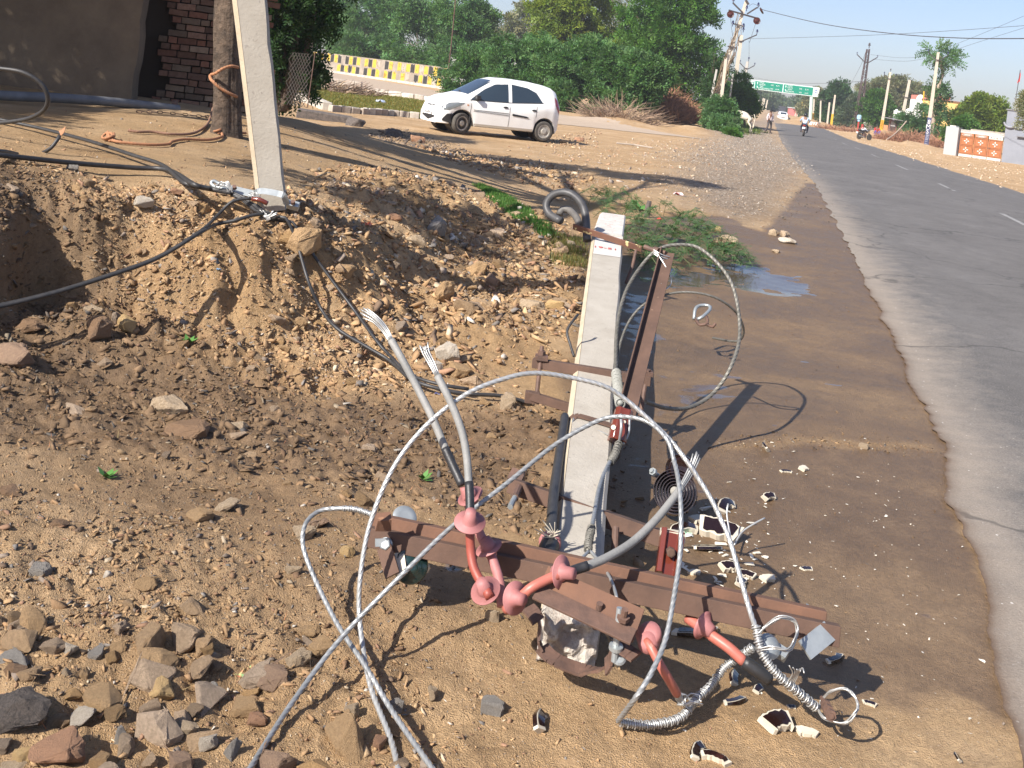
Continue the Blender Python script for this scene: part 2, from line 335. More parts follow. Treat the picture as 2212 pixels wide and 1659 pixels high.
# ================================================================== GROUND
def ground_mat():
    m = bpy.data.materials.new('earth'); m.use_nodes = True; n = m.node_tree; N = n.nodes; L = n.links; b = N['Principled BSDF']
    tc = N.new('ShaderNodeTexCoord'); at = N.new('ShaderNodeAttribute'); at.attribute_name = 'tint'
    sep = N.new('ShaderNodeSeparateColor'); L.new(at.outputs['Color'], sep.inputs[0])
    def noise(s, d=6, r=.6, dist=0):
        z = N.new('ShaderNodeTexNoise'); z.inputs['Scale'].default_value = s; z.inputs['Detail'].default_value = d; z.inputs['Roughness'].default_value = r; z.inputs['Distortion'].default_value = dist
        L.new(tc.outputs['Object'], z.inputs['Vector']); return z.outputs['Fac']
    def ramp(fac, *st):
        r = N.new('ShaderNodeValToRGB'); e = r.color_ramp.elements
        while len(e) < len(st): e.new(.5)
        for i, (p, c) in enumerate(st): e[i].position = p; e[i].color = (*c, 1) if len(c) == 3 else c
        L.new(fac, r.inputs[0]); return r.outputs[0]
    def mix(f, a, c, bt='MIX'):
        x = N.new('ShaderNodeMix'); x.data_type = 'RGBA'; x.blend_type = bt
        if isinstance(f, float): x.inputs[0].default_value = f
        else: L.new(f, x.inputs[0])
        for s_, q in ((6, a), (7, c)):
            if isinstance(q, tuple): x.inputs[s_].default_value = (*q, 1)
            else: L.new(q, x.inputs[s_])
        return x.outputs[2]
    big = noise(.9, 5); mid = noise(7, 6, .7); fine = noise(60, 4, .7); vf = noise(240, 3, .6)
    dry = ramp(big, (.3, (.45, .285, .14)), (.5, (.53, .355, .19)), (.7, (.62, .44, .26)))
    dry = mix(.55, dry, ramp(mid, (.3, (.55, .52, .5)), (.5, (.85, .85, .85)), (.7, (1.1, 1.08, 1.05))), 'MULTIPLY')
    dry = mix(.5, dry, ramp(fine, (.35, (.6, .58, .56)), (.6, (1.1, 1.1, 1.1))), 'MULTIPLY')
    # pebbly specks
    vo = N.new('ShaderNodeTexVoronoi'); vo.inputs['Scale'].default_value = 75; L.new(tc.outputs['Object'], vo.inputs['Vector'])
    spk = ramp(vo.outputs['Distance'], (.12, (1, 1, 1)), (.2, (0, 0, 0)))
    pc = ramp(vo.outputs['Color'], (.2, (.25, .2, .17)), (.5, (.5, .36, .24)), (.8, (.7, .6, .5)))
    dry = mix(mix(.5, (0., 0., 0.), spk), dry, pc)
    wetc = ramp(mid, (.3, (.128, .080, .044)), (.55, (.17, .111, .065)), (.75, (.22, .15, .092)))
    wetc = mix(.4, wetc, ramp(fine, (.4, (.6, .6, .6)), (.6, (1.1, 1.1, 1.1))), 'MULTIPLY')
    c = mix(sep.outputs[0], dry, wetc)
    vg = N.new('ShaderNodeTexVoronoi'); vg.inputs['Scale'].default_value = 22; L.new(tc.outputs['Object'], vg.inputs['Vector'])
    gc = ramp(vg.outputs['Color'], (.15, (.14, .12, .105)), (.45, (.29, .25, .21)), (.7, (.40, .35, .30)), (.95, (.58, .53, .47)))
    gc = mix(.8, gc, ramp(vg.outputs['Distance'], (.25, (1.1, 1.1, 1.1)), (.6, (.45, .43, .4))), 'MULTIPLY')
    gm_ = N.new('ShaderNodeMath'); gm_.operation = 'MULTIPLY'; L.new(sep.outputs[1], gm_.inputs[0]); gm_.inputs[1].default_value = .7; c = mix(gm_.outputs[0], c, gc)
    lawn = ramp(fine, (.3, (.06, .075, .025)), (.6, (.17, .19, .075)), (.8, (.3, .28, .14)))
    at2 = N.new('ShaderNodeMath'); at2.operation = 'MULTIPLY'; L.new(at.outputs['Alpha'], at2.inputs[0]); at2.inputs[1].default_value = .9
    c = mix(at2.outputs[0], c, lawn)
    pudc = mix(sep.outputs[2], c, (.075, .05, .033))
    L.new(pudc, b.inputs['Base Color'])
    # roughness: dry 0.9, wet ~0.5, puddle 0.04
    r1 = N.new('ShaderNodeMapRange'); L.new(sep.outputs[0], r1.inputs[0]); r1.inputs[3].default_value = .92; r1.inputs[4].default_value = .42
    ma = N.new('ShaderNodeMath'); ma.operation = 'ADD'; L.new(r1.outputs[0], ma.inputs[0])
    rm = N.new('ShaderNodeMapRange'); L.new(mid, rm.inputs[0]); rm.inputs[1].default_value = .3; rm.inputs[2].default_value = .7; rm.inputs[3].default_value = -.13; rm.inputs[4].default_value = .13; L.new(rm.outputs[0], ma.inputs[1])
    mf = N.new('ShaderNodeMix'); mf.data_type = 'FLOAT'; 
    pp = N.new('ShaderNodeMapRange'); L.new(sep.outputs[2], pp.inputs[0]); pp.inputs[1].default_value = .25; pp.inputs[2].default_value = .75
    L.new(pp.outputs[0], mf.inputs[0]); L.new(ma.outputs[0], mf.inputs[2]); mf.inputs[3].default_value = .06; L.new(mf.outputs[0], b.inputs['Roughness'])
    b.inputs['Specular IOR Level'].default_value = .25
    # bump
    add = N.new('ShaderNodeMath'); add.operation = 'ADD'; L.new(fine, add.inputs[0]); L.new(vf, add.inputs[1])
    ad2 = N.new('ShaderNodeMath'); ad2.operation = 'ADD'; L.new(add.outputs[0], ad2.inputs[0]); L.new(mid, ad2.inputs[1])
    bp = N.new('ShaderNodeBump'); bp.inputs['Distance'].default_value = .012
    st = N.new('ShaderNodeMapRange'); L.new(sep.outputs[2], st.inputs[0]); st.inputs[1].default_value = 0; st.inputs[2].default_value = .6; st.inputs[3].default_value = 1; st.inputs[4].default_value = .03
    s2 = N.new('ShaderNodeMapRange'); L.new(sep.outputs[0], s2.inputs[0]); s2.inputs[3].default_value = 1; s2.inputs[4].default_value = .6
    s3 = N.new('ShaderNodeMath'); s3.operation = 'MULTIPLY'; L.new(st.outputs[0], s3.inputs[0]); L.new(s2.outputs[0], s3.inputs[1])
    L.new(s3.outputs[0], bp.inputs['Strength']); L.new(ad2.outputs[0], bp.inputs['Height']); L.new(bp.outputs[0], b.inputs['Normal'])
    return m
rows = []; y = .9
while y < 640:
    rows.append(y); y *= 1.0046 if y < 13 else (1.012 if y < 40 else 1.035)
rows = np.array(rows)
cols = np.concatenate([np.linspace(-1.6, -.56, 50)[:-1], np.linspace(-.56, .60, 640), np.linspace(.60, 1.6, 50)[1:]])
Y2, U2 = np.meshgrid(rows, cols, indexing='ij'); X2 = U2*(Y2+1.2)
Z2 = height(X2, Y2)
wet, gr, pd, lw = masks(X2, Y2)
side = polymask(X2, Y2, SIDE, 1.5)
nr, nc = X2.shape; idx = np.arange(nr*nc).reshape(nr, nc)
Fg = np.stack([idx[:-1,:-1], idx[:-1,1:], idx[1:,1:], idx[1:,:-1]], -1).reshape(-1, 4)
ground = npmesh('ground', np.stack([X2, Y2, Z2], -1).reshape(-1, 3), Fg, ground_mat(), col=np.stack([wet, gr, pd, lw], -1).reshape(-1, 4), smooth=True)
tag(ground, kind='structure')
# ------------------------------------------------------------------ road
def asphalt_mat():
    m = bpy.data.materials.new('asphalt'); m.use_nodes = True; n = m.node_tree; N = n.nodes; L = n.links; b = N['Principled BSDF']
    tc = N.new('ShaderNodeTexCoord'); at = N.new('ShaderNodeAttribute'); at.attribute_name = 'tint'; sep = N.new('ShaderNodeSeparateColor'); L.new(at.outputs['Color'], sep.inputs[0])
    def noise(s, d=6, r=.6, mp=None):
        z = N.new('ShaderNodeTexNoise'); z.inputs['Scale'].default_value = s; z.inputs['Detail'].default_value = d; z.inputs['Roughness'].default_value = r
        if mp:
            q = N.new('ShaderNodeMapping'); q.inputs['Rotation'].default_value = (0, 0, R(14.6)); q.inputs['Scale'].default_value = mp; L.new(tc.outputs['Object'], q.inputs[0]); L.new(q.outputs[0], z.inputs['Vector'])
        else: L.new(tc.outputs['Object'], z.inputs['Vector'])
        return z.outputs['Fac']
    def ramp(f, *st):
        r = N.new('ShaderNodeValToRGB'); e = r.color_ramp.elements
        while len(e) < len(st): e.new(.5)
        for i, (p, c) in enumerate(st): e[i].position = p; e[i].color = (*c, 1)
        L.new(f, r.inputs[0]); return r.outputs[0]
    def mix(f, a, c, bt='MIX'):
        x = N.new('ShaderNodeMix'); x.data_type = 'RGBA'; x.blend_type = bt
        if isinstance(f, float): x.inputs[0].default_value = f
        else: L.new(f, x.inputs[0])
        for s_, q in ((6, a), (7, c)):
            if isinstance(q, tuple): x.inputs[s_].default_value = (*q, 1)
            else: L.new(q, x.inputs[s_])
        return x.outputs[2]
    big = noise(.9, 6, .65, (1, .5, 1)); fine = noise(110, 4, .7); mid = noise(5, 6, .7)
    c = ramp(big, (.3, (.125, .117, .109)), (.5, (.145, .136, .127)), (.68, (.17, .16, .15)))
    c = mix(.8, c, ramp(fine, (.35, (.55, .55, .55)), (.62, (1.25, 1.25, 1.25))), 'MULTIPLY')
    c = mix(.5, c, ramp(mid, (.35, (.75, .75, .75)), (.65, (1.15, 1.14, 1.12))), 'MULTIPLY')
    # dark patches and streaks
    sk = ramp(noise(1.4, 5, .7, (1, .6, 1)), (.62, (0, 0, 0)), (.74, (1, 1, 1)))
    c = mix(mix(.5, (0., 0., 0.), sk), c, (.055, .055, .056))
    dust = mix(.6, (.32, .28, .235), ramp(fine, (.3, (.62, .56, .5)), (.7, (1.1, 1.06, 1.0))), 'MULTIPLY')
    # dust strength = attribute R (edge) modulated by noise
    a1 = N.new('ShaderNodeMath'); a1.operation = 'ADD'; L.new(sep.outputs[0], a1.inputs[0]); s0 = N.new('ShaderNodeMath'); s0.operation = 'SUBTRACT'; L.new(mid, s0.inputs[0]); s0.inputs[1].default_value = .5
    s1 = N.new('ShaderNodeMath'); s1.operation = 'MULTIPLY'; L.new(s0.outputs[0], s1.inputs[0]); s1.inputs[1].default_value = .9; L.new(s1.outputs[0], a1.inputs[1])
    dr = ramp(a1.outputs[0], (.25, (0, 0, 0)), (.95, (.9, .9, .9)))
    c = mix(dr, c, dust)
    vo = N.new('ShaderNodeTexVoronoi'); vo.inputs['Scale'].default_value = 14; L.new(tc.outputs['Object'], vo.inputs['Vector'])
    chips = ramp(vo.outputs['Distance'], (.06, (1, 1, 1)), (.08, (0, 0, 0)))
    c = mix(mix(dr, (0., 0., 0.), chips), c, (.72, .68, .62))
    v2 = N.new('ShaderNodeTexVoronoi'); v2.inputs['Scale'].default_value = 38; L.new(tc.outputs['Object'], v2.inputs['Vector'])
    c = mix(mix(.65, (0., 0., 0.), ramp(v2.outputs['Distance'], (.10, (1, 1, 1)), (.14, (0, 0, 0)))), c, (.36, .34, .31))
    v3 = N.new('ShaderNodeTexVoronoi'); v3.feature = 'DISTANCE_TO_EDGE'; v3.inputs['Scale'].default_value = .33; v3.inputs['Randomness'].default_value = 1
    wv = N.new('ShaderNodeVectorMath'); nv = N.new('ShaderNodeTexNoise'); nv.inputs['Scale'].default_value = 1.6; nv.inputs['Detail'].default_value = 5; L.new(tc.outputs['Object'], nv.inputs['Vector']); L.new(tc.outputs['Object'], wv.inputs[0]); L.new(nv.outputs['Color'], wv.inputs[1]); L.new(wv.outputs[0], v3.inputs['Vector'])
    c = mix(mix(mix(.7, (0., 0., 0.), sk), (0., 0., 0.), ramp(v3.outputs['Distance'], (.004, (1, 1, 1)), (.012, (0, 0, 0))), 'ADD') if False else ramp(v3.outputs['Distance'], (.003, (.6, .6, .6)), (.009, (0, 0, 0))), c, (.05, .048, .045))
    wetm = mix(sep.outputs[1], c, (.13, .085, .055))
    L.new(wetm, b.inputs['Base Color']); b.inputs['Roughness'].default_value = .82; b.inputs['Specular IOR Level'].default_value = .3
    bp = N.new('ShaderNodeBump'); bp.inputs['Distance'].default_value = .004; L.new(fine, bp.inputs['Height']); L.new(bp.outputs[0], b.inputs['Normal'])
    return m
yr = []; y = 1.0
while y < 620: yr.append(y); y *= 1.0045 if y < 14 else 1.02
yr = np.array(yr); tr = np.concatenate([[0, .004, .01, .02, .035, .055, .08, .12, .17, .23, .3], np.linspace(.38, 1, 18)])
Yr, Tr = np.meshgrid(yr, tr, indexing='ij')
el = road_l(Yr)+(fbm(Yr*1.0, Yr*0, 2.5, 4, 21)*.04+fbm(Yr, Yr*0, 14, 3, 22)*.014)*(1+Yr*.035)
er = road_r(Yr)+fbm(Yr, Yr*0, 1.2, 4, 25)*.12*(1+Yr*.01)
Xr = el+(er-el)*Tr
dl = Xr-el; wz = sm(dl, .05, .6)*sm(er-Xr, .05, .6)
Zr = (base_z(Xr*0+50, Yr)+.012+.05*np.sin(np.pi*Tr)*sm(Yr, 0, 6))*wz+(height(Xr, Yr, False)+.009)*(1-wz)
dustw = np.clip(np.exp(-np.maximum(dl-.12, 0)/(.27+.008*Yr))*(.92)*(1-.5*sm(Yr, 10, 40))+.5*np.exp(-np.abs(er-Xr)/.35), 0, 1)
wetr = np.clip(np.exp(-dl/.03), 0, 1)*(1-sm(Yr, 9, 12))
nr, nc = Xr.shape; idx = np.arange(nr*nc).reshape(nr, nc)
Fg = np.stack([idx[:-1,:-1], idx[:-1,1:], idx[1:,1:], idx[1:,:-1]], -1).reshape(-1, 4)
road = npmesh('road', np.stack([Xr, Yr, Zr], -1).reshape(-1, 3), Fg, asphalt_mat(), col=np.stack([dustw, wetr, dustw*0, dustw*0+1], -1).reshape(-1, 4), smooth=True)
tag(road, kind='structure')
# centre dashes (worn)
mk = mat('worn_road_paint', (.34, .33, .31), .8, (.16, .155, .15), 8, bump=.002)
def rz(x, yv):
    l, r_ = float(road_l(yv)), float(road_r(yv)); t = min(1, max(0, (x-l)/(r_-l)))
    return hz(yv)+.012+.05*math.sin(math.pi*t)*float(sm(yv, 0, 6))
b_ = MB()
for (x0, y0, x1, y1) in [(925,1015,958,1030),(1015,1048,1065,1068),(1130,1098,1185,1122),(1305,1175,1390,1213),(1605,1310,1725,1368),(2050,1530,2290,1652),(870,985,885,992)]:
    a = pg([(1536+.3056*x0, .3056*y0)])[0]; c = pg([(1536+.3056*x1, .3056*y1)])[0]
    a = Vector(a); c = Vector(c); d = (c-a).normalized(); s_ = Vector((d.y, -d.x, 0))*.055
    k = max(2, int((c-a).length/.5))
    for i in range(k):
        p, q = a.lerp(c, i/k), a.lerp(c, (i+1)/k)
        if (i*7+int(x0)) % 9 == 4: continue
        vv = [p-s_, p+s_, q+s_, q-s_]; b_.add([(v.x, v.y, rz(v.x, v.y)+.004) for v in vv], [(0, 1, 2, 3)])
tag(b_.build('road_marking', mk), kind='structure')
# faint tar seams / side road slab and kerbs
side_m = mat('worn_concrete_road', (.44, .345, .25), .9, (.38, .29, .205), 1.5, bump=.01, bs=12)
def sheet(name, poly, m, dz=.004, step=1.0, kind='structure'):
    xs = [p[0] for p in poly]; ys = [p[1] for p in poly]
    gx = np.arange(min(xs), max(xs)+step, step); gy = np.arange(min(ys), max(ys)+step, step)
    A, B = np.meshgrid(gx, gy, indexing='ij'); ins = polymask((A[:-1,:-1]+A[1:,1:])/2+fbm(A[:-1,:-1], B[:-1,:-1], .8, 3, 8)*.5, (B[:-1,:-1]+B[1:,1:])/2, poly, .01) > .5
    ix = np.arange(A.size).reshape(A.shape); q = np.stack([ix[:-1,:-1], ix[1:,:-1], ix[1:,1:], ix[:-1,1:]], -1)[ins]
    Zs = height(A, B)+dz
    o = npmesh(name, np.stack([A, B, Zs], -1).reshape(-1, 3), q.reshape(-1, 4), m, smooth=True); return tag(o, kind=kind)
sheet('side_road', SIDE, side_m, .015, .2)
# ================================================================== STONES
def hull(seed, n=16, an=(1, 1, 1), sub=0):
    r = random.Random(seed); bm = bmesh.new()
    for k in range(n):
        v = Vector((r.gauss(0, 1), r.gauss(0, 1), r.gauss(0, 1))).normalized()*r.uniform(.75, 1)
        v = Vector((max(-.72, min(.72, v.x)), max(-.72, min(.72, v.y)), max(-.62, min(.62, v.z))))
        bm.verts.new((v.x*an[0], v.y*an[1], v.z*an[2]))
    bmesh.ops.convex_hull(bm, input=bm.verts); bmesh.ops.delete(bm, geom=[v for v in bm.verts if not v.link_faces], context='VERTS')
    bmesh.ops.triangulate(bm, faces=bm.faces)
    if sub:
        bmesh.ops.bevel(bm, geom=list(bm.edges), offset=.045, segments=1, affect='EDGES')
        bmesh.ops.triangulate(bm, faces=bm.faces)
        bmesh.ops.subdivide_edges(bm, edges=bm.edges, cuts=sub, use_grid_fill=True); bmesh.ops.triangulate(bm, faces=bm.faces)
        for v in bm.verts:
            p = v.co; q = np.array([p.x*2.3+seed]); w_ = np.array([p.y*2.3+p.z*1.7])
            v.co = p*(1+.15*float(fbm(q, w_, 1.6, 3, seed)[0])+.06*float(fbm(q+p.z, w_-p.z, 6, 2, seed)[0]))
    return bm
PAL = [(.45,.29,.15),(.38,.235,.12),(.48,.33,.18),(.30,.18,.10),(.29,.23,.18),(.24,.215,.19),(.56,.45,.31),(.35,.205,.125),(.21,.14,.09),(.62,.56,.48)]
PW = np.array([.24,.22,.14,.13,.06,.05,.05,.07,.04,.015]); PW = PW/PW.sum()
protos = []
for k in range(14):
    bm = hull(100+k, 7+k % 4, (1, random.uniform(.45, .9), random.uniform(.25, .65))); bm.verts.ensure_lookup_table()
    protos.append((np.array([v.co[:] for v in bm.verts]), np.array([[v.index for v in f.verts] for f in bm.faces]))); bm.free()
stone_stuff_mat = mat('loose_stones', (1, 1, 1), .9, (.8, .78, .76), 30, bump=.003, bs=90, tint=True)
def scatter(name, X, Y, S, colw=None, bury=.25, wetk=True, flat=1.0, pal=None, zlift=0.):
    """one mesh holding uncountable small stones"""
    n = len(X); Z = height(X, Y); wt = masks(X, Y)[0] if wetk else np.zeros(n)
    Vs = []; Fs = []; Cs = []; off = 0; kind = rng.integers(0, len(protos), n)
    pl = np.array(pal or PAL); pw = (PW if pal is None else np.ones(len(pl))/len(pl))
    ci = rng.choice(len(pl), n, p=pw)
    for k, (pv, pf) in enumerate(protos):
        ii = np.where(kind == k)[0]
        if not len(ii): continue
        m = len(ii); a = rng.uniform(0, 2*np.pi, m); tx = rng.normal(0, .45, m); ty = rng.normal(0, .45, m)
        ca, sa = np.cos(a), np.sin(a); cx, sx = np.cos(tx), np.sin(tx); cy, sy = np.cos(ty), np.sin(ty)
        p = pv[None]*S[ii][:, None, None]*np.stack([rng.uniform(.8, 1.3, m), rng.uniform(.7, 1.1, m), rng.uniform(.6, 1.1, m)*flat], -1)[:, None, :]
        x, y, z = p[..., 0], p[..., 1], p[..., 2]
        y, z = y*cx[:, None]-z*sx[:, None], y*sx[:, None]+z*cx[:, None]
        x, z = x*cy[:, None]+z*sy[:, None], -x*sy[:, None]+z*cy[:, None]
        x, y = x*ca[:, None]-y*sa[:, None], x*sa[:, None]+y*ca[:, None]
        x = x+X[ii][:, None]; y = y+Y[ii][:, None]; z = z+(Z[ii]+S[ii]*(.5-bury)*.6+zlift)[:, None]
        nv = pv.shape[0]; Vs.append(np.stack([x, y, z], -1).reshape(-1, 3)); Fs.append((pf[None]+(off+np.arange(m)*nv)[:, None, None]).reshape(-1, 3))
        c = pl[ci[ii]]*rng.uniform(.75, 1.2, m)[:, None]; c = c*(1-.62*wt[ii])[:, None]
        c = np.concatenate([c, np.ones((m, 1))], 1); Cs.append(np.repeat(c, nv, 0)); off += m*nv
    o = npmesh(name, np.concatenate(Vs), np.concatenate(Fs), stone_stuff_mat, col=np.concatenate(Cs), k=3)
    return tag(o, kind='stuff')
def inpoly(n, poly, feather=.15, dens=None):
    """n random points within polygon (world)"""
    xs = [p[0] for p in poly]; ys = [p[1] for p in poly]; X = []; Y = []; c = 0
    while c < n:
        x = rng.uniform(min(xs)-.3, max(xs)+.3, n*3); y = rng.uniform(min(ys)-.3, max(ys)+.3, n*3); k = rng.uniform(0, 1, n*3) < polymask(x, y, poly, feather)
        X.append(x[k]); Y.append(y[k]); c += k.sum()
    return np.concatenate(X)[:n], np.concatenate(Y)[:n]
def psize(n, a, b, p=2.2):
    u = rng.uniform(0, 1, n); e = 1-p; return (a**e+u*(b**e-a**e))**(1/e)
def clumpy(x, y, f=2.0, s=55): return rng.uniform(0, 1, len(x)) < .35+.9*np.clip(fbm(x, y, f, 3, s)+.35, 0, 1)
x, y = inpoly(26000, RUB, .35); k = clumpy(x, y); scatter('rubble_stones', x[k], y[k], psize(k.sum(), .007, .075, 2.15), bury=.2)
x, y = inpoly(24000, BANK, .3); k = clumpy(x, y, 3); scatter('bank_gravel', x[k], y[k], psize(k.sum(), .005, .045, 2.6), bury=.42)
x, y = inpoly(11000, LOWL, .5); k = clumpy(x, y, 2.5, 61); scatter('foreground_gravel', x[k], y[k], psize(k.sum(), .0035, .028, 2.3), bury=.3)
x, y = inpoly(1300, BANK, .3); scatter('soil_clods', x, y, psize(len(x), .014, .06, 2.8), pal=[(.42,.265,.135),(.36,.22,.11),(.46,.30,.16)], bury=.5)
x, y = inpoly(1500, WETL, .4); scatter('wet_clods', x, y, psize(len(x), .015, .05, 2.4), pal=[(.42,.27,.15),(.36,.23,.125)], bury=.35)
x, y = inpoly(17000, WETL, .5); k = clumpy(x, y, 2.5, 63); scatter('wet_gravel', x[k], y[k], psize(k.sum(), .005, .034, 2.3), bury=.3, flat=.7)
MIDL = W([(-200,960),(500,1020),(800,1080),(900,1300),(1150,1450),(1300,1600),(900,1700),(600,1500),(-200,1250)])
x, y = inpoly(8000, MIDL, .5); k = clumpy(x, y, 2.5, 65); scatter('soil_crumbs', x[k], y[k], psize(k.sum(), .003, .018, 2.5), bury=.3)
x, y = inpoly(13000, GRAV, 1.2); scatter('verge_gravel', x, y, psize(len(x), .012, .045, 2.8), pal=[(.29,.25,.205),(.2,.18,.155),(.37,.315,.255),(.38,.27,.17),(.47,.41,.34)], bury=.2)
x, y = inpoly(22000, GRAV2, 1.6); k = y < 75; scatter('far_verge_gravel', x[k], y[k], psize(k.sum(), .02, .07, 2.8), pal=[(.28,.25,.21),(.2,.185,.165),(.37,.33,.28),(.34,.26,.18),(.48,.44,.39)], bury=.2)
FORE = W([(1200,460),(1500,440),(1600,330),(1560,300),(1300,310),(1000,330),(1000,400),(1150,430)])
x, y = inpoly(6000, FORE, 1.0); k = clumpy(x, y, .9, 67); scatter('forecourt_stones', x[k], y[k], psize(k.sum(), .012, .10, 2.6), pal=[(.55,.42,.28),(.48,.36,.24),(.6,.5,.38),(.4,.33,.27),(.5,.3,.18)], bury=.3)
x, y = inpoly(2600, MUD, .4); a, b = inpoly(900, STREAK, .12); c, d = inpoly(500, W([(1480,560),(1800,560),(1700,470),(1500,440)]), .3); x = np.r_[x, a, c]; y = np.r_[y, b, d]; scatter('mud_pebbles', x, y, psize(len(x), .003, .018, 2.5), bury=.4)
PLOT = [(p[0], p[1]) for p in pg([(-200,240,.84),(420,250,.86),(700,290,.6),(900,345,.4),(800,385,.5),(600,430,.66),(250,400,.7),(-200,420,.7)])]
x, y = inpoly(2200, PLOT, .4); scatter('plot_pebbles', x, y, psize(len(x), .005, .03, 2.8), bury=.3)
HP1 = W([(800,288),(860,270),(930,292),(1010,318),(980,330),(900,320),(840,305)], .1); x, y = inpoly(900, HP1, .3); scatter('dark_road_rubble', x, y, psize(len(x), .02, .12, 2.4), pal=[(.13,.105,.085),(.2,.155,.12),(.3,.22,.15)], bury=.1)
HP2 = W([(1185,298),(1290,282),(1265,318),(1195,325)]); x, y = inpoly(500, HP2, .3); scatter('tan_heap_stones', x, y, psize(len(x), .02, .13, 2.5), pal=[(.5,.36,.22),(.42,.27,.16),(.3,.22,.15),(.55,.42,.28)], bury=.1)
HP3 = [(p[0],p[1]) for p in pg([(880,318,.2),(960,318,.2),(1180,345,.08),(1300,400,.05),(1180,410,.1),(1000,360,.25)])]; x, y = inpoly(1800, HP3, .3); scatter('ridge_stones', x, y, psize(len(x), .015, .12, 2.4), bury=.2)
VR = [(9,27),(13,27),(20,47),(28,80),(36,112),(44,112),(60,100),(30,50)]
VR2 = [(float(road_r(t))+o_, t) for t, o_ in ((20,0),(40,0),(70,0),(110,0),(150,0),(150,9),(110,10),(70,9),(40,5),(20,4))]
x, y = inpoly(3500, VR2, .6); scatter('right_verge_stones', x, y, psize(len(x), .03, .16, 2.6), pal=[(.6,.45,.3),(.5,.37,.25),(.66,.55,.42)], bury=.4)
# individual stones --------------------------------------------------
rock_mats = {
 'tan': mat('tan_sandstone', (.58,.385,.20), .9, (.44,.28,.14), 12, bump=.02, bs=35),
 'buff': mat('buff_stone', (.64,.50,.34), .9, (.47,.34,.21), 12, bump=.02, bs=35),
 'grey': mat('grey_stone', (.30,.275,.245), .85, (.44,.40,.35), 12, bump=.02, bs=40),
 'dark': mat('dark_tar_lump', (.075,.065,.06), .85, (.17,.14,.12), 14, bump=.02, bs=40),
 'red': mat('reddish_brick_stone', (.38,.21,.12), .9, (.31,.175,.105), 9, bump=.01, bs=35),
 'pale': mat('pale_limestone', (.66,.59,.49), .9, (.5,.42,.32), 10, bump=.015, bs=30),
 'wet': mat('wet_brown_stone', (.20,.12,.065), .55, (.26,.16,.09), 9, bump=.01, bs=35),
 'mauve': mat('mauve_stone', (.33,.22,.14), .85, (.24,.155,.105), 10, bump=.01, bs=35),
 'yellow': mat('yellow_ochre_stone', (.60,.42,.19), .9, (.52,.34,.16), 9, bump=.012, bs=35)}
def rock(px, py, wpx, hpx, kind, label, name='stone', ang=0, sd=None, flat=None, bury=.28, group=None):
    """a stone that shows wpx x hpx (pixels of the 2212-wide picture) centred at px,py"""
    g = G(px, py+hpx*.35); d = g.y; s = wpx/F*d; fl = flat or min(1.1, max(.3, hpx/wpx*.95))
    sd = sd if sd is not None else int(px*7+py*3)
    bm = hull(sd, 15, (1, .8, fl), 2); me = bpy.data.meshes.new(name); bm.to_mesh(me); bm.free()
    o = link(name, me, rock_mats[kind]); sc_ = s/1.44
    o.scale = (sc_, sc_, sc_); o.location = g+Vector((0, 0, sc_*fl*.6*(1-2*bury)+.0)); o.rotation_euler = (random.uniform(-.12, .12), random.uniform(-.12, .12), ang)
    return tag(o, label, 'stone', group)
